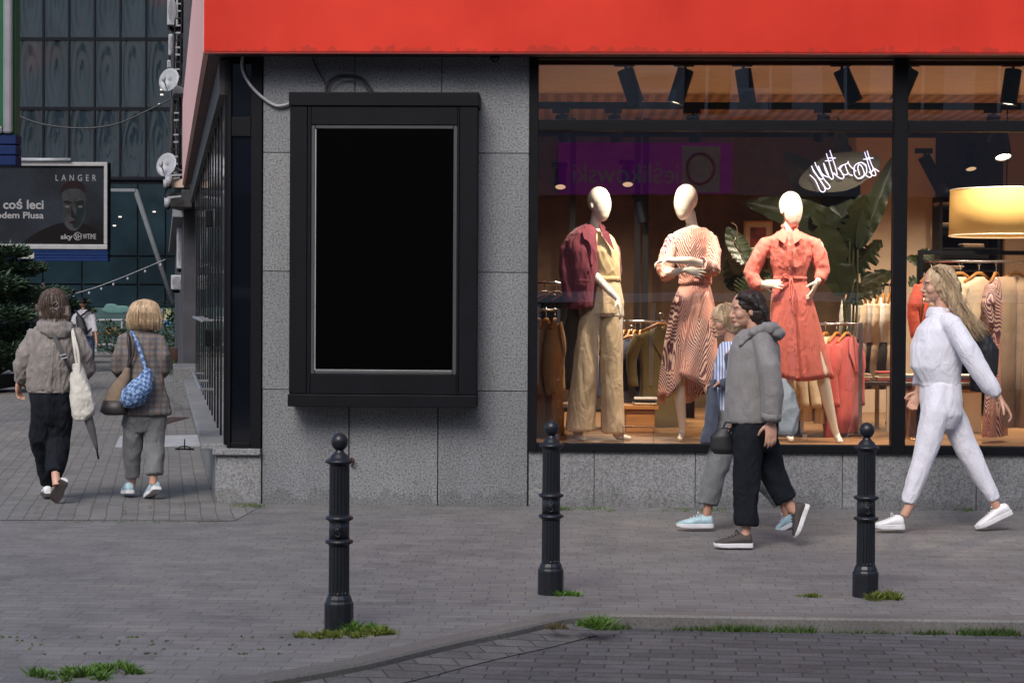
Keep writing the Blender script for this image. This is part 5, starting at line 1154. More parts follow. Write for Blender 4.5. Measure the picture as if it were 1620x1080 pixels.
# ---- man C far away with backpack
C_p, YC = person('man walking far down the side street in white shirt with black backpack', (140, 588)); F = mk(YC)
b = MB(); head(b, F(131, 480, 0), (.1, 1, 0)); limb(b, [(132, 486), (132, 494)], [.05, .06], F=F)
b.rings([er(F(132, 491), .06, .06), er(F(133, 496), .18, .1), er(F(134, 515), .17, .11), er(F(136, 535), .15, .12)])
limb(b, [(121, 498, 0), (116, 515, .05), (119, 526, .1)], [.05, .04, .03], ends=True, F=F); hand(b, F(119, 526, .1), (0, .2, -1), (1, 0, 0), (0, 1, 0), 1, .6)
limb(b, [(145, 498, 0), (150, 516, .0), (153, 540, -.05)], [.05, .042, .03], ends=True, F=F); hand(b, F(153.5, 541, -.05), (0, .1, -1), (-1, 0, 0), (0, 1, 0), 1, .8)
limb(b, [(130, 535), (128, 560), (129, 583)], [.085, .06, .04], F=F); limb(b, [(140, 535), (143, 560), (142, 583)], [.085, .06, .04], F=F)
obj('body', remesh(b, .009, 2), SKINM, C_p, world=True)
j = MB(); j.rings([er(F(132, 490), .08, .08), er(F(132, 494), .19, .12), er(F(133, 510), .2, .14), er(F(135, 532), .17, .14)])
limb(j, [(121, 498, 0), (116, 512, .03)], [.075, .07], F=F); limb(j, [(145, 498, 0), (149, 510, .0), (150, 524, 0)], [.075, .075, .06], F=F)
cloth(C_p, 'shirt', j, fabric('white_shirt_cotton', (.62, .62, .68), .8), .014, 3, folds(.012, (8, 8, 4)))
tr = MB(); tr.rings([er(F(136, 531), .17, .14), er(F(136, 540), .17, .14)]); limb(tr, [(131, 540), (129, 560), (129, 583)], [.11, .09, .07], F=F); limb(tr, [(141, 540), (144, 560), (142, 583)], [.11, .09, .07], F=F)
cloth(C_p, 'trousers', tr, fabric('blue_trousers', (.03, .05, .11), .8), .014, 3, folds(.012, (8, 8, 4)))
h = MB(); h.ell(F(131, 477, .0), (.09, .11, .1)); cloth(C_p, 'hair', h, HD, .01, 2, hairf(.005))
shoe(C_p, F(129, 587, -.06), F(129, 587, .2), (0, 0, 1), .045, BKB, BKB); shoe(C_p, F(142, 587, -.06), F(142, 587, .2), (0, 0, 1), .045, BKB, BKB)
bp = thing('backpack', 'black backpack worn by the man in the white shirt', 'backpack', F(129, 525, -.2))
t_ = MB(); t_.rings([er(F(124, 498, -.2), .05, .04), er(F(126, 503, -.22), .1, .07), er(F(130, 520, -.22), .13, .09), er(F(132, 530, -.2), .1, .07)])
cloth(bp, 'bag_body', t_, BKB, .012, 3)
obj('shoulder_strap', MB().tube(smoothpts([F(126, 500, -.22), F(120, 492, -.12), F(119, 491, .05)], 4), .022, 8).tube(smoothpts([F(128, 500, -.22), F(140, 491, -.12), F(142, 491, .05)], 4), .022, 8).tube([F(136, 528, -.18), F(146, 518, -.02)], .02, 6), BKB, bp, world=True, smooth=True)
# ---- person D, mostly hidden, dark jacket
D_p, YD = person('brown haired person in dark jacket mostly hidden behind the grey windbreaker woman', (60, 612)); F = mk(YD)
b = MB(); head(b, F(66, 478, 0), (0, 1, 0)); limb(b, [(66, 486), (65, 500)], [.05, .06], F=F)
b.rings([er(F(65, 494), .06, .06), er(F(64, 500), .18, .1), er(F(63, 525), .16, .11), er(F(62, 550), .17, .12)])
limb(b, [(58, 550), (56, 580), (56, 606)], [.085, .06, .04], F=F); limb(b, [(68, 550), (68, 580), (68, 606)], [.085, .06, .04], F=F)
obj('body', remesh(b, .01, 2), SKIN, D_p, world=True)
j = MB(); j.rings([er(F(66, 492), .08, .08), er(F(65, 497), .2, .12), er(F(64, 520), .21, .15), er(F(63, 555), .2, .15)])
for s in (-1, 1): limb(j, [(65+s*15, 502, 0), (65+s*18, 525, 0), (65+s*17, 548, .05)], [.07, .065, .05], ends=True, F=F)
cloth(D_p, 'jacket', j, NAVY, .014, 3, folds(.01, (8, 8, 4)))
tr = MB(); limb(tr, [(58, 550), (56, 580), (56, 606)], [.11, .09, .07], F=F); limb(tr, [(68, 550), (68, 580), (68, 606)], [.11, .09, .07], F=F); cloth(D_p, 'trousers', tr, NAVY, .014, 3)
h = MB(); h.ell(F(65, 478, -.01), (.1, .11, .11)); h.ell(F(63, 487, -.03), (.09, .08, .1)); cloth(D_p, 'hair', h, HB, .01, 2, hairf(.008))
shoe(D_p, F(56, 611, -.06), F(56, 611, .2), (0, 0, 1), .045, BKB, BKB); shoe(D_p, F(68, 611, -.06), F(68, 611, .2), (0, 0, 1), .045, BKB, BKB)

# ---- woman F (behind): blonde, striped shirt, grey blazer; walking left
Fp, YF = person('short haired blonde woman walking left behind the dark haired woman, striped shirt and sage trousers', (1140, 838)); F = mk(YF)
hc = F(1146, 509, 0); ff = Vector((-1, -.35, -.1)); b = MB(); head(b, hc, ff, .98); limb(b, [(1152, 522, 0), (1158, 545, 0)], [.052, .058], F=F)
b.rings([er(F(1160, 540), .06, .06), er(F(1162, 552), .1, .14), er(F(1160, 590), .12, .15), er(F(1158, 630), .11, .13), er(F(1156, 670), .13, .15), er(F(1156, 690), .12, .15)])
limb(b, [(1156, 562, -.17), (1160, 605, -.2), (1138, 608, -.15)], [.042, .036, .026], ends=True, F=F); hand(b, F(1142, 606, -.15), (-1, -.1, -.2), (0, 0, -1), (0, -1, .4), .9, .8)
limb(b, [(1158, 562, .17), (1163, 612, .18), (1172, 650, .1)], [.042, .036, .026], ends=True, F=F); hand(b, F(1172, 652, .1), (.2, 0, -1), (0, -1, 0), (-1, 0, 0), .9, .8)
limb(b, [(1150, 680, -.08), (1132, 745, -.08), (1120, 800, -.08), (1117, 818, -.08)], [.062, .05, .035, .034], F=F)
limb(b, [(1162, 680, .08), (1198, 740, .08), (1240, 798, .08), (1247, 820, .08)], [.062, .05, .035, .034], F=F)
obj('body', remesh(b, .0055, 2), SKINM, Fp, world=True); features(Fp, hc, ff, .98, HGO)
j = MB(); j.rings([er(F(1156, 541), .065, .07), er(F(1158, 550), .1, .13), er(F(1158, 580), .135, .16), er(F(1156, 620), .13, .15), er(F(1155, 650), .13, .15)])
cloth(Fp, 'shirt', j, STRP, .0085, 3, folds(.006, (9, 9, 5)))
j = MB(); j.rings([er(F(1176, 548, 0), .06, .1), er(F(1175, 560, 0), .1, .18), er(F(1172, 600), .13, .18), er(F(1170, 640), .14, .185), er(F(1168, 690), .15, .19)])
limb(j, [(1160, 560, -.17), (1163, 600, -.21), (1144, 609, -.17)], [.062, .06, .048], F=F); limb(j, [(1162, 560, .17), (1167, 610, .19), (1172, 640, .12)], [.062, .06, .05], F=F)
j.rings([er(F(1128, 600, -.17), .02, .03), er(F(1126, 640, -.17), .045, .05), er(F(1122, 700, -.17), .06, .06)])
cloth(Fp, 'blazer', j, fabric('blue_grey_blazer', (.06, .07, .1), .85), .009, 3, folds(.008, (9, 9, 4), .003))
tr = MB(); tr.rings([er(F(1156, 662), .135, .16), er(F(1156, 690), .14, .15), er(F(1157, 708), .1, .1)])
limb(tr, [(1152, 650, -.06), (1148, 690, -.08), (1134, 740, -.08), (1124, 775, -.08), (1120, 797, -.08)], [.08, .096, .086, .08, .076], F=F)
limb(tr, [(1160, 650, .06), (1166, 690, .08), (1196, 738, .08), (1222, 775, .08), (1236, 795, .08)], [.09, .11, .09, .074, .066], F=F)
cloth(Fp, 'trousers', tr, GRT, .009, 3, folds(.008, (8, 8, 4), .003, 6))
h = MB(); h.ell(F(1149, 500, 0), (.105, .095, .09)); h.ell(F(1158, 507, 0), (.075, .09, .1)); hr = cloth(Fp, 'hair', h, HBL, .006, 2, hairf(.003, (30, 40, 10)))
strands(hr, HBL, [[F(1148, 479, 0), F(1149, 484, 0)+Vector((.07*math.cos(R(a_)), .08*math.sin(R(a_)), 0)), F(1151, 498, 0)+Vector((.102*math.cos(R(a_)), .1*math.sin(R(a_)), 0)), F(1155, 514, 0)+Vector((.09*math.cos(R(a_)), .095*math.sin(R(a_)), 0))] for a_ in range(-130, 60, 15)], 160, .005, seed=3)
shoe(Fp, F(1128, 834, -.08), F(1071, 834, -.08), (0, 0, 1), .044, SHT, SHS, SHS)
shoe(Fp, F(1262, 826, .08), F(1230, 843, .08), (-.1, 0, 1), .044, SHT, SHS, SHS)
tb2 = thing('tote_bag', 'pale translucent tote bag swinging behind the two women walking left', 'bag', F(1246, 690, .05))
t_ = MB(); t_.rings([er(F(1237, 600, .05), .02, .03), er(F(1243, 620, .05), .06, .05), er(F(1246, 650, .05), .08, .06), er(F(1246, 680, .05), .08, .06), er(F(1246, 688, .05), .06, .04)])
cloth(tb2, 'bag_body', t_, fabric('pale_grey_canvas', (.3, .33, .34), .8), .008, 3, folds(.008, (12, 12, 6)))
obj('shoulder_strap', MB().tube(smoothpts([F(1238, 602, .05), F(1220, 580, .1), F(1196, 560, .17), F(1180, 552, .17)], 4), .01, 6), CREAMC, tb2, world=True, smooth=True)
# ---- woman E: dark hair, grey hooded jacket, walking left in front
E, YE = person('dark haired woman walking left in grey hooded jacket, black cropped trousers and brown sneakers', (1170, 866)); F = mk(YE)
hc = F(1180, 490, 0); fe = Vector((-1, -.22, -.12)); b = MB(); head(b, hc, fe); limb(b, [(1188, 502, 0), (1196, 528, 0)], [.052, .058], F=F)
b.rings([er(F(1196, 520), .06, .06), er(F(1196, 532), .1, .15), er(F(1195, 575), .12, .16), er(F(1194, 620), .11, .14), er(F(1195, 665), .13, .16), er(F(1196, 685), .12, .16)])
limb(b, [(1212, 545, -.19), (1222, 605, -.22), (1221, 660, -.2), (1220, 668, -.2)], [.045, .04, .028, .024], F=F); hand(b, F(1220, 668, -.2), (-.0, 0, -1), (.2, 1, 0), (-1, -.2, 0), 1, .45)
limb(b, [(1186, 545, .18), (1178, 605, .22), (1170, 650, .16)], [.045, .038, .026], ends=True, F=F); hand(b, F(1169, 652, .16), (-.3, 0, -1), (0, -1, 0), (-1, 0, 0), 1, .8)
limb(b, [(1190, 690, -.08), (1180, 760, -.08), (1181, 822, -.08), (1179, 848, -.08)], [.065, .05, .037, .036], F=F)
limb(b, [(1200, 690, .08), (1222, 752, .08), (1254, 806, .08), (1264, 812, .08)], [.085, .06, .038, .036], F=F)
obj('body', remesh(b, .0055, 2), SKIN, E, world=True); features(E, hc, fe, 1, HD)
j = MB(); j.rings([er(F(1194, 522), .08, .09), er(F(1195, 532), .13, .17), er(F(1194, 550), .165, .2), er(F(1192, 590), .18, .2), er(F(1190, 630), .185, .195), er(F(1190, 660), .185, .19), er(F(1190, 667), .18, .185)])
limb(j, [(1198, 530, -.1), (1207, 540, -.16), (1218, 580, -.22), (1222, 620, -.23), (1221, 655, -.21), (1220, 662, -.2)], [.055, .07, .076, .072, .064, .055], F=F)
limb(j, [(1186, 545, .18), (1178, 605, .22), (1171, 644, .16)], [.07, .065, .052], F=F)
je = cloth(E, 'jacket', j, GJ2, .0085, 4, folds(.0075, (8, 8, 2.2), .001, 2))
bandring(je, F(1190, 665, 0), .186, .19, .014, GJ2)
hd = MB(); hd.tube(smoothpts([F(1172, 545, -.14), F(1190, 527, -.15), F(1212, 520, -.11), F(1226, 522, 0), F(1212, 520, .11), F(1190, 527, .15)], 4), [.015]*4+[.03]*4+[.042]*4+[.042]*4+[.03]*4+[.02], 12, True); hd.ell(F(1222, 528, 0), (.08, .12, .045))
cloth(E, 'hood', hd, GJ2, .0075, 4, folds(.006, (12, 12, 12), .002, 6), parent=je)
obj('cuff', MB().tube([F(1221, 652, -.21), F(1220, 664, -.2)], [.066, .063], 18), GJ2, je, world=True, smooth=True)
tr = MB(); tr.rings([er(F(1194, 660), .15, .17), er(F(1195, 690), .155, .17), er(F(1195, 712), .11, .1)])
limb(tr, [(1190, 650, -.06), (1186, 690, -.08), (1182, 740, -.08), (1181, 790, -.08), (1181, 829, -.08)], [.09, .104, .094, .085, .082], F=F)
limb(tr, [(1198, 650, .06), (1206, 690, .08), (1220, 740, .08), (1234, 772, .08), (1243, 790, .08)], [.09, .1, .09, .08, .074], F=F)
cloth(E, 'trousers', tr, NAVY, .009, 4, folds(.008, (8, 8, 4), .003, 3))
h = MB(); h.ell(F(1186, 480, 0), (.108, .092, .093)); h.ell(F(1199, 494, 0), (.075, .09, .085)); h.ell(F(1205, 508, 0), (.055, .07, .06))
limb(h, [(1200, 500, -.02), (1212, 512, -.03), (1216, 525, -.02)], [.05, .042, .015], 8, True, F); limb(h, [(1176, 466, -.03), (1188, 470, -.08), (1196, 485, -.09)], [.03, .03, .02], 8, True, F)
hr = cloth(E, 'hair', h, HD, .006, 2, hairf(.0025, (7, 45, 45)))
strands(hr, HD, [[F(1165, 472, -d_*.5), F(1175, 463+8*abs(d_/.09), -d_), F(1192, 468+14*abs(d_/.09), -d_*1.05), F(1205, 494, -d_*.8), F(1214, 514, -d_*.7), F(1221, 530, -d_*.8)] for d_ in (-.08, -.04, 0, .04, .08, .095)], 230, .007, seed=4)
obj('wristwatch', MB().tube([F(1221, 662, -.2), F(1220, 668, -.2)], [.031, .031], 16), BKB, E, world=True, smooth=True)
shoe(E, F(1190, 865, -.08), F(1130, 865, -.08), (0, 0, 1), .046, SHB, SHS, BKB)
shoe(E, F(1280, 799, .08), F(1262, 850, .08), (-1, 0, .2), .046, SHB, SHS, BKB)
hb2 = thing('handbag', 'small black handbag carried low between the two women walking left', 'bag', F(1146, 712, -.05))
cloth(hb2, 'bag_body', MB().rings([er(F(1152, 676, .16), .07, .04), er(F(1146, 690, .16), .1, .06), er(F(1146, 710, .16), .1, .06), er(F(1148, 718, .16), .08, .04)]), BKB, .008, 2)
obj('handle', MB().tube(smoothpts([F(1142, 682, .16), F(1154, 655, .16), F(1168, 650, .16), F(1162, 682, .16)], 4), .007, 6), BKB, hb2, world=True, smooth=True)

# ---- woman G: white tracksuit, long wavy blonde hair
Gp, YG = person('long haired blonde woman striding left in white tracksuit and white sneakers', (1495, 841)); F = mk(YG)
hc = F(1482, 452, 0); fg = Vector((-1, -.12, -.05)); b = MB(); head(b, hc, fg, 1.05); limb(b, [(1487, 466, 0), (1491, 496, 0)], [.05, .056], F=F)
b.rings([er(F(1492, 490), .06, .06), er(F(1493, 502), .1, .15), er(F(1491, 545), .12, .16), er(F(1488, 590), .1, .11), er(F(1489, 625), .11, .12), er(F(1490, 650), .11, .12)])
limb(b, [(1512, 520, -.19), (1545, 580, -.22), (1578, 625, -.22), (1583, 632, -.22)], [.046, .04, .028, .024], F=F); hand(b, F(1583, 632, -.22), (.6, 0, -.8), (-.8, 0, -.5), (-.2, -1, 0), 1.02, .6)
limb(b, [(1480, 520, .18), (1462, 575, .2), (1452, 618, .1)], [.044, .038, .026], ends=True, F=F); hand(b, F(1452, 620, .1), (-.4, -.2, -1), (0, -1, 0), (-1, 0, 0), 1, .8)
limb(b, [(1480, 640, -.06), (1464, 715, -.08), (1441, 795, -.08), (1430, 816, -.08)], [.06, .06, .037, .036], F=F)
limb(b, [(1500, 640, .08), (1532, 715, .08), (1573, 795, .08), (1582, 812, .08)], [.06, .05, .037, .036], F=F)
obj('body', remesh(b, .0055, 2), SKIN, Gp, world=True); features(Gp, hc, fg, 1.05, HGO)
j = MB(); j.rings([er(F(1486, 489), .062, .07), er(F(1487, 495), .082, .09), er(F(1491, 500), .105, .13), er(F(1488, 520), .17, .18), er(F(1482, 550), .19, .19), er(F(1480, 580), .185, .18), er(F(1484, 594), .165, .165), er(F(1487, 604), .15, .155), er(F(1487, 611), .15, .155)])
limb(j, [(1496, 504, -.09), (1505, 512, -.15), (1530, 552, -.21), (1552, 590, -.22), (1568, 612, -.22), (1577, 624, -.22)], [.055, .075, .078, .072, .066, .044], F=F)
limb(j, [(1478, 518, .17), (1464, 570, .19), (1454, 610, .12)], [.075, .068, .05], F=F)
jg = cloth(Gp, 'hoodie', j, WHT, .0085, 4, folds(.0055, (8, 8, 2.4), .001, 7))
cl_ = MB(); cl_.rings([er(F(1485, 487), .072, .08), er(F(1486, 495), .092, .1), er(F(1487, 502), .1, .11), er(F(1488, 504), .07, .08)])
cloth(Gp, 'collar', cl_, WHT, .007, 3, folds(.005), parent=jg)
tr = MB(); tr.rings([er(F(1488, 606), .145, .155), er(F(1489, 630), .155, .17), er(F(1491, 655), .15, .165), er(F(1491, 678), .1, .1)])
limb(tr, [(1486, 606, -.06), (1480, 650, -.08), (1466, 710, -.08), (1452, 750, -.08), (1441, 782, -.08), (1437, 795, -.08)], [.085, .105, .088, .072, .06, .05], F=F)
limb(tr, [(1494, 606, .06), (1502, 650, .08), (1530, 710, .08), (1550, 748, .08), (1567, 778, .08), (1573, 790, .08)], [.085, .105, .088, .072, .06, .05], F=F)
cloth(Gp, 'jogging_trousers', tr, WHT, .009, 4, folds(.005, (9, 9, 2), .001, 5))
h = MB(); h.ell(F(1489, 444, 0), (.115, .095, .112)); h.ell(F(1500, 458, 0), (.09, .1, .11))
rnd = random.Random(3)
for k in range(16):
    dy = -.09+.18*k/15; ox = rnd.uniform(-4, 6); limb(h, [(1494+ox*.5, 442, dy*.8), (1507+ox, 464, dy), (1515+ox*1.3, 486, dy*1.1), (1528+ox*1.6+4*math.sin(k*1.9), 506+rnd.uniform(-8, 8), dy*1.1), (1538+ox*2+5*math.sin(k*2.9), 524+rnd.uniform(-12, 10), dy*1.2)], [.038, .04, .032, .02, .007], 8, True, F)
hr = cloth(Gp, 'hair', h, HGO, .006, 1, hairf(.005, (30, 34, 7)))
strands(hr, HGO, [[F(1478, 424, -d_*.5), F(1489, 426, -d_), F(1503, 448, -d_*1.1), F(1511, 470, -d_*1.1), F(1524, 492, -d_*1.1), F(1534+e_, 510, -d_), F(1547+e_*1.6, 530-e_*.8, -d_)] for d_, e_ in ((-.09, 0), (-.05, 6), (0, -6), (.05, 8), (.08, -4), (.1, 4), (.1, -10))], 420, .013, .0028, seed=5)
shoe(Gp, F(1430, 836, -.08), F(1388, 836, -.08) - Vector((.07, 0, 0)) + Vector((.055, 0, 0)), (0, 0, 1), .047, SHW, SHS, SHS, .032)
shoe(Gp, F(1601, 812, .08), F(1546, 838, .08), (-.45, 0, 1), .047, SHW, SHS, SHS, .032)
gb = thing('shoulder_bag', 'black shoulder bag behind the back of the woman in the white tracksuit', 'bag', F(1550, 620, .18))
cloth(gb, 'bag_body', MB().rings([er(F(1548, 530, .2), .08, .05), er(F(1556, 552, .2), .11, .07), er(F(1556, 590, .2), .1, .08), er(F(1550, 618, .2), .08, .05)]), BKB, .008, 3, folds(.006))
obj('shoulder_strap', MB().tube(smoothpts([F(1546, 532, .2), F(1530, 512, .2), F(1512, 500, .17), F(1500, 500, .17)], 4), .01, 6), BKB, gb, world=True, smooth=True)
# ================================================================ left background
# far glass office building
DF = 62.0
def far(px, py, D=DF): return DP(px, py, D)
YF_ = far(150, 300).y
def XF(px): return W(px, 400, YF_).x
def ZFf(py): return W(150, py, YF_).z
q = NT('warped_glass_facade'); mp = q.mapd()
sp = q.n('SeparateXYZ'); q.l(mp, sp.inputs[0])
nz = q.n('TexNoise', Scale=.55, Detail=2.0, Distortion=1.6); q.l(q.mapd((1.3, 1, .55)), nz.inputs['Vector'])
wv = q.n('TexWave', Scale=.9, Distortion=11.0, Detail=3.0); wv.inputs['Detail Scale'].default_value = .6; q.l(q.mapd((1.0, 1, .35)), wv.inputs['Vector'])
c = q.mix(nz.outputs[0], (.006, .013, .02), (.022, .034, .045))
nr = q.n('TexNoise', Scale=.35, Detail=1.0); q.l(q.mapd(loc=(4, 0, 2)), nr.inputs['Vector'])
c = q.mix(q.ramp(nr.outputs[0], [(.56, (0, 0, 0)), (.68, (.55, .55, .55))]), c, (.075, .025, .028))  # red patches: a reflection painted into the glass colour
q.base(c); q.b.inputs['Roughness'].default_value = .08; q.b.inputs['Specular IOR Level'].default_value = .16
PWd, PHt = (XF(68.5)-XF(28)), (ZFf(172)-ZFf(282))
fx = q.math('SUBTRACT', q.math('FRACT', q.math('DIVIDE', q.math('SUBTRACT', sp.outputs[0], XF(28)), PWd)), .5); fz = q.math('SUBTRACT', q.math('FRACT', q.math('DIVIDE', q.math('SUBTRACT', sp.outputs[2], ZFf(282)), PHt)), .5)
dd_ = q.math('SQRT', q.math('ADD', q.math('MULTIPLY', q.math('MULTIPLY', fx, fx), 2.2), q.math('MULTIPLY', fz, fz)))
rg_ = q.math('SINE', q.math('ADD', q.math('MULTIPLY', dd_, 22.0), q.math('MULTIPLY', nz.outputs[0], 9.0)))
q.base(q.mix(q.math('MULTIPLY', q.math('GREATER_THAN', rg_, .9), .05), c, (.006, .012, .018)))  # faint oval rings: warped reflections drawn into the colour
q.bump(q.math('ADD', q.math('MULTIPLY', dd_, 1.5), q.math('MULTIPLY', rg_, .06)), .5, .12)
FAC = q.m; MUL = pbr('dark_mullion', (.006, .008, .012), .7, spec=.1)
LOWG = pbr('dark_teal_glass', (.008, .018, .024), .12, var=.6, ns=.5, spec=.3)
fb_ = thing('office_building', 'tall dark glass curtain wall office building closing the end of the side street', 'building', (XF(150), YF_, 0))
cuts_x = [28+40.5*k for k in range(-3, 10)]; cuts_x = [p for p in cuts_x]
zcuts = [282-110*k for k in range(0, 6)]
m = MB(); mu = MB()
zb_ = ZFf(282)
for i in range(len(cuts_x)-1):
    for k in range(5):
        x0, x1, z0, z1 = XF(cuts_x[i]), XF(cuts_x[i+1]), ZFf(282-110*k), ZFf(282-110*(k+1))
        obj('window', MB().bb((x0+.02, YF_, z0+.02), (x1-.02, YF_+.05, z1-.02)), FAC, fb_, world=True)
for p in cuts_x: mu.bb((XF(p)-.03, YF_-.06, ZFf(282)), (XF(p)+.03, YF_+.06, ZFf(282-550)))
for k in range(6): mu.bb((XF(-120), YF_-.05, ZFf(282-110*k)-.05), (XF(440), YF_+.055, ZFf(282-110*k)+.05))
obj('mullion_grid', mu, MUL, fb_, world=True)
lw = MB(); cx_ = [-110, -40, 30, 68, 130, 218, 262, 300, 360, 440]
for p0, p1 in zip(cx_, cx_[1:]):
    for z0, z1 in ((405, 290), (450, 405), (486, 450), (560, 486)):
        obj('shop_window', MB().bb((XF(p0)+.03, YF_+.0, ZFf(z0)+.03), (XF(p1)-.03, YF_+.06, ZFf(z1)-.03)), LOWG, fb_, world=True)
obj('dark_base', MB().bb((XF(-120), YF_+.061, -.1), (XF(440), YF_+.4, ZFf(282-550))), MUL, fb_, world=True)
sgm = pbr('cyan_film', (.04, .1, .1), .6); sg2 = pbr('mint_film', (.05, .13, .125), .6)
obj('film_band', MB().bb((XF(135), YF_-.02, ZFf(560)), (XF(300), YF_-.005, ZFf(486))), pbr('teal_film', (.025, .06, .062), .3, var=.4, ns=.8), fb_, world=True)
ov = MB(); 
for (px, py, rx, rz) in ((183, 490, .5, .14), (192, 488, .3, .12), (176, 485, .25, .12)): ov.ell(W(px, py, YF_-.03), (rx, .02, rz))
obj('cloud_decal', remesh(ov, .03, 1), sg2, fb_, world=True)
for px0, px1, py0, py1, cc in ((252, 258, 488, 504, (.28, .3, .4)), (261, 271, 488, 505, (.3, .3, .16)), (260, 272, 507, 515, (.05, .2, .38)), (168, 185, 517, 525, (.18, .09, .05)), (154, 212, 526, 528, (.25, .15, .05))):
    obj('notice', MB().bb((XF(px0), YF_-.04, ZFf(py1)), (XF(px1), YF_-.025, ZFf(py0))), pbr('notice_paper', cc, .8), fb_, world=True)
# slanted steel brace and canopy edge
tag(obj('steel_brace', MB().tube([W(214, 300, YF_-2), W(274, 480, YF_-2)], .08, 8), pbr('grey_steel', (.1, .11, .12), .7, spec=.2), smooth=True), 'slanting grey steel brace in front of the glass office building', 'brace')
cn = thing('entrance_frame', 'light grey portal frame projecting from the glass office building', 'frame', W(195, 300, YF_-2))
obj('lintel', MB().bb(tuple(W(172, 303, YF_-2.1)), tuple(W(216, 299, YF_-1.9))), pbr('pale_steel', (.14, .15, .17), .7, spec=.2), cn, world=True)
obj('post', MB().bb(tuple(W(172, 300, YF_-2.1)), tuple(W(174, 405, YF_-1.9))), pbr('grey_post', (.05, .055, .065), .7, spec=.2), cn, world=True)
rl = thing('railing', 'pale metal railing in front of the glass building entrance', 'railing', W(190, 560, YF_-4))
for py in (506, 545): obj('rail', MB().tube([W(150, py, YF_-4), W(285, py, YF_-4)], .03, 6), GREYP, rl, world=True)
for px in (152, 193, 246, 284): obj('post', MB().tube([W(px, 504, YF_-4), W(px, 560, YF_-4)], .03, 6), GREYP, rl, world=True)
lc = smoothpts([W(50, 480, 38), W(130, 461, 38), W(190, 440, 38), W(262, 410, 38)], 6)
lt = thing('string_lights', 'sagging string of small bulbs across the side street', 'string lights', W(160, 450, 38))
obj('wire', MB().tube(lc, .01, 5), GREYP, lt, world=True)
bm_ = MB()
for k in range(1, len(lc), 2): obj('bulb', MB().ell(lc[k]-Vector((0, 0, .1)), (.035, .035, .045), n=8, m=5), GREYP, lt, world=True, smooth=True)
tag(obj('overhead_cable', MB().tube(smoothpts([W(-40, 150, 30), W(26, 182, 30), W(70, 197, 30), W(130, 203, 30), W(185, 196, 30), W(240, 172, 30), W(282, 150, 30)], 5), .02, 6), CABLE, smooth=True), 'black cable sagging in the air in front of the glass building', 'cable')
# lit windows in the glass building
WL = emis('window_light', (1, .75, .4), .35)
for px, py in ((256, 142), (256, 150), (253, 165), (244, 335), (190, 343), (181, 357)):
    a = W(px-2.5, py+1, YF_-.06); b_ = W(px+2.5, py-1, YF_-.03)
    obj('ceiling_light', MB().bb(tuple(a), tuple(b_)), WL, fb_, world=True)
# billboard
YBb = DP(80, 330, 42).y
def Bq(px, py, dy=0): return W(px, py, YBb+dy)
bbd = thing('billboard', 'wide dark advertising billboard with white lettering and a dim face above the conifers', 'billboard', (Bq(60, 480).x, YBb, 0))
FRM = pbr('silver_frame', (.25, .25, .26), .5, metal=.3)
a, b_ = Bq(-160, 393), Bq(171, 257)
obj('panel', MB().bb((a.x, YBb, a.z), (b_.x, YBb+.25, b_.z)), pbr('poster_dark', (.008, .011, .016), .7, var=.8, ns=.9, spec=.15), bbd, world=True)
ft = MB()
for q0, q1 in (((-160, 393), (171, 387)), ((-160, 262), (171, 257)), ((165, 386.5), (171, 262.5))):
    u, v = Bq(*q0), Bq(*q1); ft.bb((u.x, YBb-.06, u.z), (v.x, YBb-.003, v.z))
obj('frame', ft, FRM, bbd, world=True, bevel=.01)
u, v = Bq(26, 257), Bq(114, 250); obj('light_bar', MB().tube([(u.x, YBb-.1, (u.z+v.z)/2), (v.x, YBb-.1, (u.z+v.z)/2)], .042, 10), WHITEP, bbd, world=True, smooth=True)
u, v = Bq(-160, 412), Bq(171, 395); 
bl_ = MB()
for k in range(4):
    zz = u.z+(v.z-u.z)*k/4; bl_.bb((u.x, YBb-.03, zz+.006), (v.x, YBb+.2, zz+(v.z-u.z)/4-.006))
obj('blue_base', bl_, pbr('blue_paint', (.005, .02, .09), .7, spec=.15), bbd, world=True, bevel=.008)
u, v = Bq(27, 409), Bq(55, 399); obj('name_plate', MB().bb((u.x, YBb-.05, u.z), (v.x, YBb-.032, v.z)), pbr('plate', (.3, .3, .28), .6), bbd, world=True)
for px in (-120, -25): u = Bq(px, 412); obj('post', MB().bb((u.x-.12, YBb+.03, -.05), (u.x+.12, YBb+.19, u.z)), pbr('post_paint', (.012, .014, .02), .7), bbd, world=True)
def text(s, px0, px1, pyb, pyt, mat, Y, parent, bold=.0, name='lettering', scalex=1.0, space=1.0, mirror=False, ext=.004):
    cu = bpy.data.curves.new('t', 'FONT'); cu.body = s; cu.size = 1; cu.extrude = 0; cu.space_character = space; cu.offset = bold
    o = bpy.data.objects.new('t', cu); COL.objects.link(o); bpy.context.view_layer.update()
    me = bpy.data.meshes.new_from_object(o.evaluated_get(bpy.context.evaluated_depsgraph_get())); bpy.data.objects.remove(o)
    xs = [v.co.x for v in me.vertices]; ys = [v.co.y for v in me.vertices]
    capH = .73
    p0, p1 = W(px0, pyb, Y), W(px1, pyt, Y)
    sx = (p1.x-p0.x)/(max(xs)-min(xs)); sz = (p1.z-p0.z)/capH
    for v in me.vertices: v.co = Vector((p0.x+(v.co.x-min(xs))*sx, Y, p0.z+v.co.y*sz))
    me.update()
    ob = obj(name, me, mat, parent, world=True); return ob
TXT = pbr('white_ink', (.2, .2, .21), .6, var=.03); TXG = pbr('grey_ink', (.2, .2, .22), .6)
yt = YBb-.004
text('LANGER', 88, 152, 286, 276, TXT, yt, bbd, .0, space=1.9)
text('e', -10, -1, 330, 318, TXT, yt, bbd, .02)
text('coś leci', 5, 69, 330, 316, TXT, yt, bbd, .025)
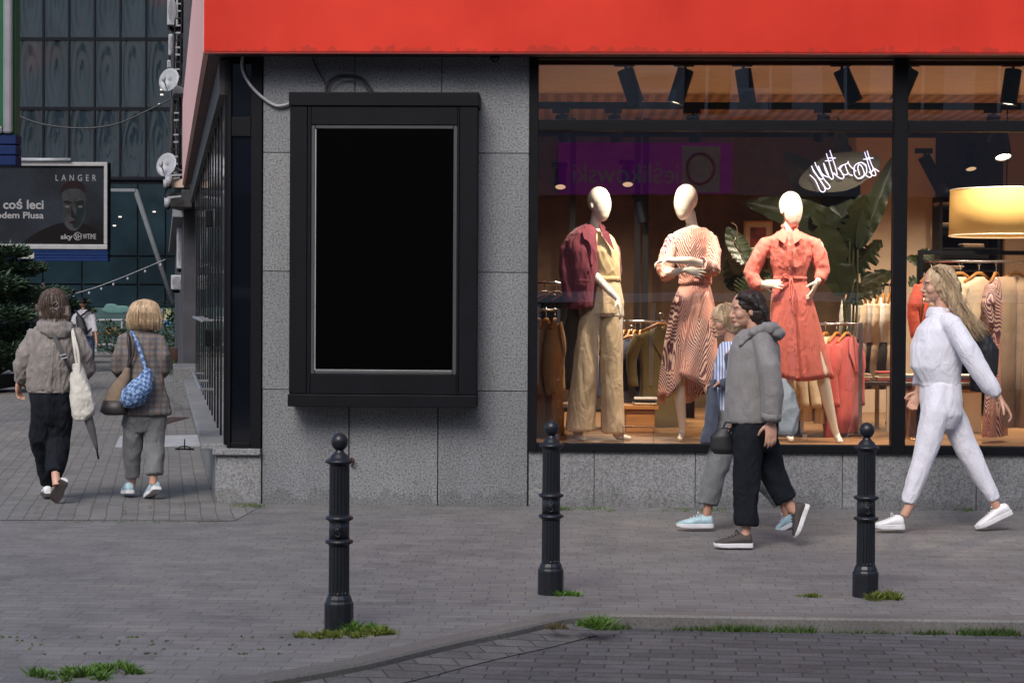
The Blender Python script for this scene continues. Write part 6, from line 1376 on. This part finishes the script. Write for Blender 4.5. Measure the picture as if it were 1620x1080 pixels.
text('odem Plusa', -6, 69, 345, 335, TXT, yt, bbd, .022)
text('sky', 96, 115, 378, 370, TXT, yt, bbd, .02)
text('SH', 118, 129, 378, 369.5, TXT, yt-.001, bbd, .01); text('WTIME', 131, 152, 378, 369.5, TXT, yt, bbd, .01)
cc = Bq(123, 373.8); rg = [Vector((cc.x+.085*math.cos(a_), yt-.002, cc.z+.085*math.sin(a_))) for a_ in (2*math.pi*k/32 for k in range(33))]
obj('round_emblem', MB().tube(rg, .008, 5), TXT, bbd, world=True)
text('OUTDOOR', 29, 45, 405, 401.5, pbr('black_ink', (.02, .02, .02), .6), YBb-.053, bbd, .02)
bpy.data.objects.remove([o for o in bbd.children if o.name.startswith('lettering')][-1])
# the poster's dim generic portrait: flat printed shapes
def blob(pts, mat, dy, name): 
    m = MB(); m.add([Bq(x_, y_, dy) for x_, y_ in pts], [tuple(range(len(pts)))]); return obj(name, m, mat, bbd, world=True)
def sm2(p, n=5):
    v = smoothpts([Vector((x, y, 0)) for x, y in p+[p[0]]], n)[:-1]; return [(a.x, a.y) for a in v]
blob(sm2([(35, 384), (60, 367), (88, 355), (110, 352), (135, 354), (150, 362), (163, 372), (164, 385)]), pbr('print_coat', (.004, .003, .004), .7, spec=.1), -.0012, 'printed_shoulders')
blob(sm2([(97, 302), (100, 325), (99, 345), (106, 360), (116, 365), (126, 360), (133, 345), (135, 325), (134, 300), (116, 290)]), pbr('print_face', (.024, .026, .028), .7, var=.6, ns=3, spec=.1), -.0018, 'printed_face')
blob(sm2([(117, 318), (126, 320), (134, 322), (132, 342), (124, 360), (115, 358), (119, 343), (121, 334)]), pbr('print_teal', (.006, .012, .014), .7, spec=.1), -.0024, 'printed_shade')
blob(sm2([(96, 306), (100, 292), (116, 286), (132, 291), (136, 306), (125, 299), (108, 299)]), pbr('print_hair', (.01, .005, .006), .7, spec=.1), -.003, 'printed_hair')
blob(sm2([(99, 319), (106, 317), (115, 321), (106, 323)]), pbr('print_brow', (.008, .006, .006), .7, spec=.1), -.0033, 'printed_brow'); blob(sm2([(119, 321), (127, 317), (134, 319), (127, 323)]), bpy.data.materials['print_brow'], -.0033, 'printed_brow')
blob(sm2([(108, 352), (116, 349), (125, 352), (116, 355)]), pbr('print_mouth', (.012, .006, .007), .7, spec=.1), -.0033, 'printed_mouth'); blob(sm2([(113, 326), (118, 340), (122, 344), (114, 345), (112, 338)]), bpy.data.materials['print_brow'], -.0033, 'printed_nose_shadow')
for x_ in (106, 127): blob(sm2([(x_-4, 327), (x_, 325), (x_+4, 327), (x_, 329)]), pbr('print_eye', (.08, .08, .08), .7, spec=.1), -.0035, 'printed_eye')
# green framed sign at the left picture edge
YG_ = DP(10, 130, 24).y
def Gq(px, py): return W(px, py, YG_)
gs = thing('shop_sign', 'tall green sign with silver frame above a dark blue box at the left picture edge', 'sign', (Gq(0, 480).x, YG_, 0))
u, v = Gq(-160, 212), Gq(27, -60)
obj('panel', MB().bb((u.x, YG_, u.z), (v.x-.02, YG_+.2, v.z)), pbr('green_sign', (.006, .07, .025), .6, spec=.2), gs, world=True)
e = Gq(7, 100).x; e2 = Gq(22, 100).x
obj('frame', MB().bb((e, YG_-.09, u.z), (e2, YG_-.002, v.z)).bb((Gq(-160, 100).x, YG_-.09, u.z), (e-.001, YG_-.002, Gq(0, 200).z)), pbr('silver_frame_dull', (.16, .17, .19), .4, metal=.3), gs, world=True, bevel=.03)
u, v = Gq(-160, 262), Gq(27, 213); bm2 = MB()
for k in range(3): zz = u.z+(v.z-u.z)*k/3; bm2.bb((u.x, YG_-.05, zz+.006), (v.x, YG_+.2, zz+(v.z-u.z)/3-.006))
obj('blue_box', bm2, pbr('dark_blue_paint', (.005, .015, .07), .7, spec=.15), gs, world=True, bevel=.01)
obj('post', MB().bb((Gq(-80, 0).x-.1, YG_+.02, -.05), (Gq(-80, 0).x+.1, YG_+.18, u.z)), BLACKM, gs, world=True)
# ---------------------------------------------------------------- conifers
NEED = NT('conifer_needles'); nz = NEED.n('TexNoise', Scale=3.5, Detail=4.0); NEED.l(NEED.mapd(), nz.inputs['Vector'])
NEED.base(NEED.ramp(nz.outputs[0], [(.3, (.018, .04, .025)), (.5, (.035, .07, .04)), (.72, (.06, .1, .05))])); NEED.b.inputs['Roughness'].default_value = .7; NEED = NEED.m
BARK = pbr('bark', (.05, .035, .025), .9, bump=.5)
def conifer(label, base, pads, Y, n=1500, seed=0):
    rnd = random.Random(seed); t = thing('conifer', label, 'conifer', base, 0, 'spreading conifers by the billboard')
    cr = MB(); tk = MB(); tk.tube([Vector(base)-Vector((0, 0, .1)), Vector(base)+Vector((.05, 0, .8)), Vector(base)+Vector((-.05, .1, 2.1))], [.11, .08, .03], 8)
    for (px, py, dy, rx, rz) in pads:
        c = W(px, py, Y+dy); hx = rx*(Y+14.7)/3000; hz = rz*(Y+14.7)/3000
        tk.tube([Vector((base[0], base[1], max(.3, c.z-.5))), c], [.035, .012], 6)
        for _ in range(int(n*rx*rz/500)+250):
            a = rnd.uniform(0, 6.283); rr = math.sqrt(rnd.random()); z = rnd.uniform(-1, 1)*math.sqrt(max(0, 1-rr*rr))
            p = c+Vector((hx*rr*math.cos(a), hx*.8*rr*math.sin(a), hz*z*(1+.35*math.sin(a*5+py))))
            out = Vector((math.cos(a)+rnd.uniform(-.7, .7), math.sin(a)+rnd.uniform(-.7, .7), rnd.uniform(-.15, .75))).normalized(); L = rnd.uniform(.07, .16); sd_ = out.cross(Vector((rnd.uniform(-1, 1), rnd.uniform(-1, 1), 1))).normalized()*L*.16
            cr.add([p, p+out*L*.5+sd_, p+out*L, p+out*L*.5-sd_], [(0, 1, 2, 3)])
    obj('crown', cr, NEED, t, world=True); obj('trunk', tk, BARK, t, world=True, smooth=True)
cb_ = lambda px, Y: (W(px, 500, Y).x, Y, 0)
conifer('dark spreading conifer at the left picture edge under the billboard', cb_(-10, 18), [(5, 400, 0, 38, 12), (20, 425, .2, 48, 13), (-10, 450, -.3, 50, 14), (30, 470, .1, 45, 14), (0, 500, -.4, 52, 15), (25, 528, 0, 50, 14), (-5, 555, -.3, 52, 15), (30, 575, .2, 48, 12)], 18, 1500, 1)
conifer('lower conifer with drooping branches between the windbreaker woman and the man', cb_(70, 34), [(70, 462, 0, 45, 9), (100, 480, .2, 40, 9), (60, 495, 0, 40, 12), (112, 505, 0, 28, 9), (130, 492, .3, 20, 6), (60, 530, 0, 40, 15), (55, 560, 0, 40, 14), (110, 540, 0, 20, 14)], 34, 1500, 2)
tag(obj('planter', MB().bb(tuple(W(-140, 618, 17)), tuple(W(30, 590, 19))), pbr('dark_planter', (.02, .02, .022), .7), bevel=.02), 'long dark planter wall below the left conifer', 'planter')
def shrub(name, label, px, py, Y, w_, h_, n, col, seed=0, leafl=.05, cat='shrub', gz=None):
    rnd = random.Random(seed); base = W(px, py, Y); t = thing(name, label, cat, base); cr = MB(); tk = MB()
    for k in range(7): 
        a = rnd.uniform(0, 6.28); tk.tube([base, base+Vector((w_*.4*math.cos(a), w_*.4*math.sin(a), h_*rnd.uniform(.6, .95)))], [.006, .002], 5)
    for _ in range(n):
        a = rnd.uniform(0, 6.28); rr = rnd.random()**.6; z = rnd.random(); p = base+Vector((w_*.5*rr*math.cos(a)*(1-.4*z), w_*.5*rr*math.sin(a)*(1-.4*z), h_*z*(.85+.15*math.sin(a*3))))
        o_ = Vector((math.cos(a), math.sin(a), rnd.uniform(-.2, .9))).normalized(); s_ = o_.cross(Vector((rnd.random(), 0, 1))).normalized()*leafl*.3; L = leafl*rnd.uniform(.6, 1.2)
        cr.add([p, p+o_*L*.5+s_, p+o_*L, p+o_*L*.5-s_], [(0, 1, 2, 3)])
    obj('foliage', cr, col, t, world=True); obj('stems', tk, STEM, t, world=True)
    return t
LEAFG = pbr('weed_leaf', (.05, .1, .02), .6, var=.4, ns=20); LEAFY = pbr('yellow_green_weed', (.11, .14, .02), .6, var=.35, ns=20); LEAFD = pbr('dark_shrub_leaf', (.03, .05, .02), .6, var=.4, ns=10)
shrub('shrub', 'leafy weed shrub growing by the grey column at the side street wall', 279, 612, 27, .42, .62, 500, LEAFG, 4, .09)
shrub('shrub', 'low dark bush before the glass building beside the man', 176, 560, YF_-6, 2.6, 1.0, 900, LEAFD, 5, .16)
shrub('shrub', 'low dark bush before the glass building right of the blonde woman', 262, 562, YF_-5, 2.8, 1.7, 900, LEAFD, 6, .16)
# ---------------------------------------------------------------- neighbouring house further along the side street
nb = thing('neighbour_building', 'old grey house further down the side street covered in cables and equipment', 'building', (SO+SD*20))
NBM = pbr('sooty_render', (.04, .04, .048), .85, var=.5, ns=1.2, bump=.3, bs=6); NBL = pbr('grey_render', (.17, .18, .2), .8, var=.25, ns=2)
obj('wall', sbox(SO, 17.5, 42, -2, .12, 0, 14), NBM, nb, world=True)
def fbox(px0, py0, px1, py1, D, th, mat, par, name, bev=.01):
    a, b_ = DP(px0, py0, D), DP(px1, py1, D)
    return obj(name, MB().bb((a.x, a.y, min(a.z, b_.z)), (b_.x, a.y+th, max(a.z, b_.z))), mat, par, world=True, bevel=bev)
for k, (px0, py0, px1, py1, D) in enumerate(((287, 545, 309, 612, 36), (287, 461, 310, 519, 37), (286, 350, 300, 600, 40), (292, 290, 304, 470, 42), (300, 350, 312, 560, 33))):
    fbox(px0, py0, px1, py1, D, .5, NBL if k != 4 else pbr('blue_grey_post', (.06, .065, .08), .6), nb, 'pilaster')
fbox(289, 519, 307, 546, 36.4, .4, NBL, nb, 'pilaster_neck')
fbox(262, 305, 304, 328, 31.2, 1.2, pbr('dark_canopy', (.015, .015, .017), .7), nb, 'canopy_box')
fbox(269, 283, 291, 297, 31.1, .5, pbr('beige_box', (.4, .3, .24), .6), nb, 'lamp_box')
# windows and ledges of the neighbouring house
for k in range(5):
    z_ = 3.4+2.1*k
    for a_ in (22, 26, 30, 34, 38): obj('window', sbox(SO, a_, a_+1.6, .12, .15, z_, z_+1.4), DGL, nb, world=True)
    obj('ledge', sbox(SO, 18, 41.8, .121, .3, z_-.35, z_-.22), NBL, nb, world=True)
# air conditioners, dishes, meter boxes
def ac_unit(label, px0, py0, px1, py1, D):
    a, b_ = DP(px0, py1, D), DP(px1, py0, D); t = thing('air_conditioner', label, 'air conditioner', ((a.x+b_.x)/2, a.y+.15, a.z), 0, 'air conditioners on the old grey house')
    w_, h_ = b_.x-a.x, b_.z-a.z
    obj('casing', MB().bb((-w_/2, -.15, 0), (w_/2, .4, h_)), WHITEP, t, bevel=.02)
    gl = MB()
    for k in range(5): gl.tube([Vector((w_*.36*f*math.cos(x), -.17, h_/2+h_*.4*f*math.sin(x))) for f in ((k+1)/5,) for x in (2*math.pi*i/16 for i in range(17))], .006, 4)
    obj('fan_grille', gl, GREYP, t); obj('bracket', MB().bb((-w_/2, -.1, -.06), (-w_/2+.04, .5, -.005)).bb((w_/2-.04, -.1, -.06), (w_/2, .5, -.005)), BLACKM, t)
ac_unit('topmost air conditioner on the old grey house beside the red fascia', 264, -6, 282, 40, 33)
ac_unit('second air conditioner down on the old grey house', 266, 54, 281, 88, 34)
ac_unit('small air conditioner above the upper satellite dish', 264, 95, 278, 108, 35)
ac_unit('air conditioner beside the lower satellite dish', 268, 258, 284, 276, 34)
ac_unit('tall air conditioner under the dark canopy box', 279, 360, 294, 425, 36)
ac_unit('square ventilation unit with six openings above the blonde woman', 270, 435, 290, 458, 37)
gv = MB()
for i in range(2):
    for k in range(3):
        a = DP(271.5+i*6, 442+k*6, 36.6); gv.bb((a.x, a.y, a.z), (a.x+.05, a.y+.02, a.z+.05))
def dish(label, px, py, D, r):
    c = DP(px, py, D); t = thing('satellite_dish', label, 'satellite dish', c, 0, 'satellite dishes on the old grey house'); n = 28; f = Vector((-.35, -1, .3)).normalized(); q_ = f.to_track_quat('Z', 'Y').to_matrix(); rs_ = []
    for rr, zz in ((.02, -.05), (.4, -.035), (.75, 0), (1, .05)): rs_.append([q_ @ Vector((r*rr*math.cos(2*math.pi*k/n), r*rr*1.1*math.sin(2*math.pi*k/n), zz*r*2)) for k in range(n)])
    obj('reflector', MB().rings(rs_, caps=False), WHITEP, t, smooth=True, solid=.008)
    obj('arm', MB().tube([q_ @ Vector((0, -r, .02)), q_ @ Vector((0, -r*.3, r*.9))], .012, 6).tube([(0, .02, 0), (.25, .35, -.1)], .02, 6), GREYP, t); obj('receiver', MB().ell(q_ @ Vector((0, -r*.25, r*.95)), (.04, .04, .06), n=8, m=5), GREYP, t, smooth=True)
dish('upper white satellite dish on the old grey house', 268, 127, 32, .19)
dish('lower grey satellite dish on the old grey house', 264, 261, 32, .19)
rnd = random.Random(12)
for k in range(9):
    px = 271+rnd.uniform(0, 14); pts = [DP(px+rnd.uniform(-3, 3), py, 33.5+k*.25) for py in range(-10, 300, 40)]
    tag(obj('wall_cable', MB().tube(smoothpts(pts, 3), rnd.uniform(.012, .03), 5), [CABLE, GREYP, CABLE][k % 3], smooth=True), 'bundled cable running down the old grey house', 'cable', 'cables running down the old grey house')
ld = thing('cable_ladder', 'dark perforated cable ladder running down the old grey house', 'cable ladder', DP(280, 280, 33))
for px in (276, 286): obj('rail', MB().tube([DP(px+2, -10, 33), DP(px-4, 290, 33)], .02, 5), BLACKM, ld, world=True)
for k in range(26): py = -5+k*11.5; obj('rung', MB().tube([DP(277+2-k*.23, py, 33), DP(287+1-k*.23, py, 33)], .016, 5), (GREYP if k % 3 else CABLE), ld, world=True)
for px, py, s_ in ((267, 288, 1), (263, 292, .8), (265, 322, .9)):
    c = DP(px, py, 31); t = thing('street_camera', ('white camera cluster beside the dark canopy box', 'smaller white camera left of the camera cluster', 'white camera hanging under the dark canopy box')[(267, 263, 265).index(px)], 'camera', c)
    obj('housing', MB().tube([(0, 0, .1*s_), (0, 0, -.05*s_)], .06*s_, 10), WHITEP, t, smooth=True); obj('lens_dome', MB().ell((0, 0, -.07*s_), (.055*s_, .055*s_, .05*s_), n=10, m=6), DGL, t, smooth=True); obj('bracket', MB().tube([(0, 0, .1*s_), (.2, .1, .12)], .02, 6), GREYP, t)
tag(obj('blue_sign', MB().box(tuple(DP(294, 355, 35)), (.12, .05, .13)), pbr('bright_blue', (.02, .2, .35), .5), bevel=.008), 'small bright blue sign on the old grey house', 'sign')
# foldable bike stand piece lying on the slab edge
bs_ = thing('ground_lock', 'small black metal parking lock on the paving beside the pale slab', 'parking lock', G(292, 712))
obj('frame', MB().tube(smoothpts([Vector((-.07, 0, .01)), Vector((-.04, 0, .04)), Vector((.04, 0, .04)), Vector((.07, 0, .01))], 4), .006, 6).tube([(0, 0, .01), (0, 0, .12)], .007, 6).tube([(-.1, 0, .012), (.1, 0, .012)], .01, 6), BLACKM, bs_, smooth=True)
fp = thing('flower_pot', 'brown pot with plants far down the side street', 'plant pot', DP(281, 580, 44))
obj('pot', MB().lathe([(.16, 0), (.2, .42), (.23, .44), (.2, .44)], 16), pbr('brown_pot', (.1, .05, .035), .8), fp, smooth=True)

# ================================================================ weeds and grass in the joints
def tuft(label, px, py, w_, d_, h_, n, mat, seed, blades=True):
    rnd = random.Random(seed); c = G(px, py); c.z = 0
    if label: t = thing('grass_tuft', label, 'grass tuft', c)
    m = MB(); cl_ = []
    for _ in range(max(6, int(w_*70))):
        a = rnd.uniform(0, 6.28); rr = rnd.random()**.8; cl_.append((Vector((w_*.55*rr*math.cos(a), d_*.55*rr*math.sin(a), 0)), rnd.uniform(.35, 1.15)*(1-.35*rr)))
    for _ in range(n):
        p, hs = rnd.choice(cl_); a = rnd.uniform(0, 6.28); q_ = Vector((math.cos(a), math.sin(a), 0))*abs(rnd.gauss(0, .018)); p = p+q_; hh = h_*rnd.uniform(.4, 1.2)*hs
        o_ = Vector((q_.x*35+rnd.uniform(-.4, .4), q_.y*35+rnd.uniform(-.4, .4), 1)); o_.normalize(); s_ = Vector((rnd.uniform(-1, 1), rnd.uniform(-1, 1), 0)).normalized()*.0035
        m.add([p-s_, p+s_, p+o_*hh*.6+s_*.8, p+o_*hh+Vector((o_.x, o_.y, -.2))*hh*.3, p+o_*hh*.6-s_*.8], [(0, 1, 2, 3, 4)])
    if label: obj('blades', m, mat, t)
    return m, c
GR1 = pbr('fresh_grass', (.085, .17, .025), .6, var=.5, ns=14); GR2 = LEAFY
tuft('low wide patch of grass in the paving at the bottom left', 140, 1066, .43, .3, .06, 1600, GR1, 1)
tuft('bright green grass tuft right of the base of the leftmost bollard', 566, 1000, .17, .16, .085, 900, GR1, 2)
tuft('yellow green grass tuft in front of the base of the leftmost bollard', 520, 1006, .3, .12, .04, 900, GR2, 3)
tuft('small green tuft right of the base of the middle bollard', 895, 941, .12, .1, .05, 350, GR1, 4)
tuft('yellow green tuft right of the base of the rightmost bollard', 1394, 947, .17, .14, .07, 700, GR2, 5)
tuft('green tuft growing at the bend of the kerb', 942, 990, .15, .12, .08, 500, GR1, 6)
tuft('dry grass tuft at the foot of the kerb bend', 882, 994, .1, .1, .04, 200, pbr('dry_grass', (.13, .11, .05), .8, var=.3, ns=14), 7)
tuft('green tuft at the lower end of the leftmost bollard group, right side', 600, 1003, .16, .12, .05, 500, GR2, 8)
tuft('thin moss strip of grass beside the rightmost bollard', 1284, 943, .14, .03, .03, 250, GR2, 9)
gm = MB(); rnd = random.Random(5)
def scatter(px0, py0, px1, py1, n, w_, h_, z=0, jit=3):
    for _ in range(n):
        t = rnd.random(); px, py = px0+(px1-px0)*t+rnd.gauss(0, 1), py0+(py1-py0)*t+rnd.uniform(-jit, jit); c = G(px, py, z)
        for _k in range(5):
            p = c+Vector((rnd.uniform(-w_, w_), rnd.uniform(-w_, w_)*.5, 0)); o_ = Vector((rnd.uniform(-.8, .8), rnd.uniform(-.8, .8), 1)).normalized(); hh = h_*rnd.uniform(.4, 1); s_ = Vector((rnd.uniform(-1, 1), rnd.uniform(-1, 1), 0))*.003
            gm.add([p-s_, p+s_, p+o_*hh], [(0, 1, 2)])
def kerbweeds(x0, x1, n, h_):
    for _ in range(n):
        x = rnd.uniform(x0, x1)
        for a_, b_ in zip(kp, kp[1:]):
            if b_.x <= x <= a_.x:
                y = a_.y+(b_.y-a_.y)*(x-a_.x)/(b_.x-a_.x)
                for _k in range(6):
                    p = Vector((x+rnd.gauss(0, .02), y-.008-abs(rnd.gauss(0, .018)), RZ)); o_ = Vector((rnd.uniform(-.8, .8), rnd.uniform(-.9, .3), 1)).normalized(); hh = h_*rnd.uniform(.35, 1.1); s_ = Vector((rnd.uniform(-1, 1), rnd.uniform(-1, 1), 0))*.0035
                    gm.add([p-s_, p+s_, p+o_*hh], [(0, 1, 2)])
                break
kx = lambda px: G(px, 990, RZ).x
for a0_, a1_, n_, h_ in ((1060, 1130, 28, .04), (1125, 1200, 80, .055), (1220, 1280, 45, .05), (1300, 1400, 22, .03), (1430, 1480, 30, .04), (1500, 1590, 90, .055), (1590, 1640, 20, .03), (905, 990, 60, .05), (760, 870, 90, .03), (560, 640, 50, .025)): kerbweeds(kx(a0_), kx(a1_), n_, h_)

scatter(870, 804, 900, 805, 40, .03, .03); scatter(890, 803, 970, 806, 50, .03, .03); scatter(1040, 806, 1150, 808, 60, .03, .03); scatter(1505, 806, 1540, 806, 50, .03, .05); scatter(370, 800, 412, 801, 90, .03, .03)
scatter(665, 798, 830, 800, 60, .03, .012); scatter(760, 1030, 850, 1016, 60, .02, .03, RZ, 1); scatter(470, 1066, 560, 1050, 60, .03, .03, RZ, 1.5)
scatter(100, 824, 350, 824, 110, .02, .012)
for k in range(46):
    px, py = rnd.uniform(0, 520), rnd.choice([1008, 1014, 1020, 1027, 1034]); scatter(px, py, px+2, py, 3, .005, .014, 0, 1)
for px, y0_, y1_ in ((288, 785, 815), (237, 800, 818), (52, 790, 818), (140, 790, 818), (195, 800, 818), (310, 770, 800)): scatter(px, y1_, 258+(px-258)*(y0_-482)/(y1_-482), y0_, 26, .015, .015, 0, 1)
tag(obj('grass', gm, pbr('mixed_weeds', (.065, .115, .025), .65, var=.5, ns=5)), kind='stuff')

# ================================================================ across the street (seen only mirrored in the shop window)
YO = -23.0
def OX(px, py=480): v = W(px, py, -YO); return v.x
def OZ(py, px=1000): return W(px, py, -YO).z
ob = thing('opposite_building', 'pale building across the street reflected in the shop window', 'building', (0, YO, 0))
OW = pbr('pale_render', (.62, .61, .6), .85, var=.08); OWD = pbr('dark_window', (.02, .025, .035), .1); OTR = pbr('white_trim', (.75, .76, .78), .7)
oz_led = OZ(468); 
obj('wall', MB().bb((-14, YO-1, OZ(228)+.0), (-1.2, YO, 13)).bb((-1.2, YO-1, OZ(208)), (14, YO, 9.5)), OW, ob, world=True)
obj('ground_floor_wall', MB().bb((-14, YO-1, -.1), (14, YO-.1, OZ(310))), pbr('dark_shopfront', (.06, .06, .07), .5), ob, world=True)
obj('frieze', MB().bb((-14, YO-.99, OZ(310)), (14, YO-.02, OZ(208))), pbr('grey_frieze', (.3, .32, .35), .8), ob, world=True)
obj('string_course', MB().bb((-14, YO-.1, OZ(474)), (14, YO+.12, OZ(459))), OTR, ob, world=True)
for px in (860, 950, 1040, 1180, 1260, 1350, 1440, 1530, 1620):
    x_ = OX(px); obj('window', MB().bb((x_-.02, YO-.09, .3), (x_+.7, YO+.01, OZ(480))), OWD, ob, world=True); obj('shopfront_post', MB().bb((x_-.14, YO-.09, 0), (x_-.05, YO+.06, OZ(476))), OTR, ob, world=True)
for px in (1080, 1180, 1300, 1420, 1540): 
    for z_ in (OZ(190), OZ(190)+2.9):
        x_ = OX(px); f_ = obj('window', MB().bb((x_, YO-.02, z_+.1), (x_+.9, YO+.02, z_+1.9)), OWD, ob, world=True); obj('frame', MB().bb((x_-.08, YO+.021, z_+.02), (x_+.98, YO+.05, z_+.1)).bb((x_+.42, YO+.021, z_+.1), (x_+.48, YO+.05, z_+1.9)), OTR, f_, world=True)
sg_ = thing('shop_sign', 'purple shop sign across the street, mirrored in the shop window', 'sign', (OX(1020), YO, OZ(308)))
a, b_ = (OX(882), OZ(308)), (OX(1157), OZ(228))
def mir(px): return OX(px)
obj('panel', MB().bb((a[0], YO-.01, a[1]), (b_[0], YO+.1, b_[1])), pbr('purple_sign', (.4, .015, .42), .5, emit=(.45, .02, .48), es=.16), sg_, world=True)  # glow added so the sign's mirror image shows in the shop glass
x0, x1 = OX(1078), OX(1138); obj('logo_square', MB().bb((x0, YO+.101, OZ(306)), (x1, YO+.11, OZ(233))), pbr('pale_green', (.5, .6, .5), .6), sg_, world=True)
cx_, cz_ = (x0+x1)/2, OZ(268); obj('logo_ring', MB().tube([Vector((cx_+.27*math.cos(2*math.pi*k/32), YO+.115, cz_+.3*math.sin(2*math.pi*k/32))) for k in range(33)], .03, 6), pbr('purple_logo', (.2, .02, .3), .5), sg_, world=True)
cu = bpy.data.curves.new('t', 'FONT'); cu.body = 'ieślikowski'; cu.size = 1; o = bpy.data.objects.new('t', cu); COL.objects.link(o); bpy.context.view_layer.update()
me = bpy.data.meshes.new_from_object(o.evaluated_get(bpy.context.evaluated_depsgraph_get())); bpy.data.objects.remove(o)
mx_ = max(v.co.x for v in me.vertices); xl_, xr_ = OX(905), OX(1074)      # reads left to right for someone facing it, i.e. from high X to low X
for v in me.vertices: v.co = Vector((xr_-(v.co.x/mx_)*(xr_-xl_), YO+.104, OZ(290)+v.co.y*(OZ(258)-OZ(290))/.73))
me.update(); obj('lettering', me, pbr('pale_green_ink', (.5, .62, .5), .6), sg_, world=True)
for x_, z_ in ((OX(1035), OZ(190)), (OX(1035), OZ(120)), (OX(1180), OZ(190))):
    t = thing('air_conditioner', 'air conditioner on the pale building across the street', 'air conditioner', (x_, YO+.2, z_), 0, 'air conditioners across the street')
    obj('casing', MB().bb((-.38, -.18, 0), (.38, .15, .6)), OTR, t, bevel=.02); obj('fan_grille', MB().lathe([(.24, 0), (.24, .01), (.05, .02)], 24), OW, t).rotation_euler = (R(-90), 0, 0)
    t.children[-1].location = (0, .16, .3)
# the far street ends that light and reflections come from
struct('street_end_block', MB().bb((-60, -75, -.1), (-34, -40, 14)).bb((34, -60, -.1), (60, 60, 12)), pbr('town_block', (.25, .24, .23), .9))
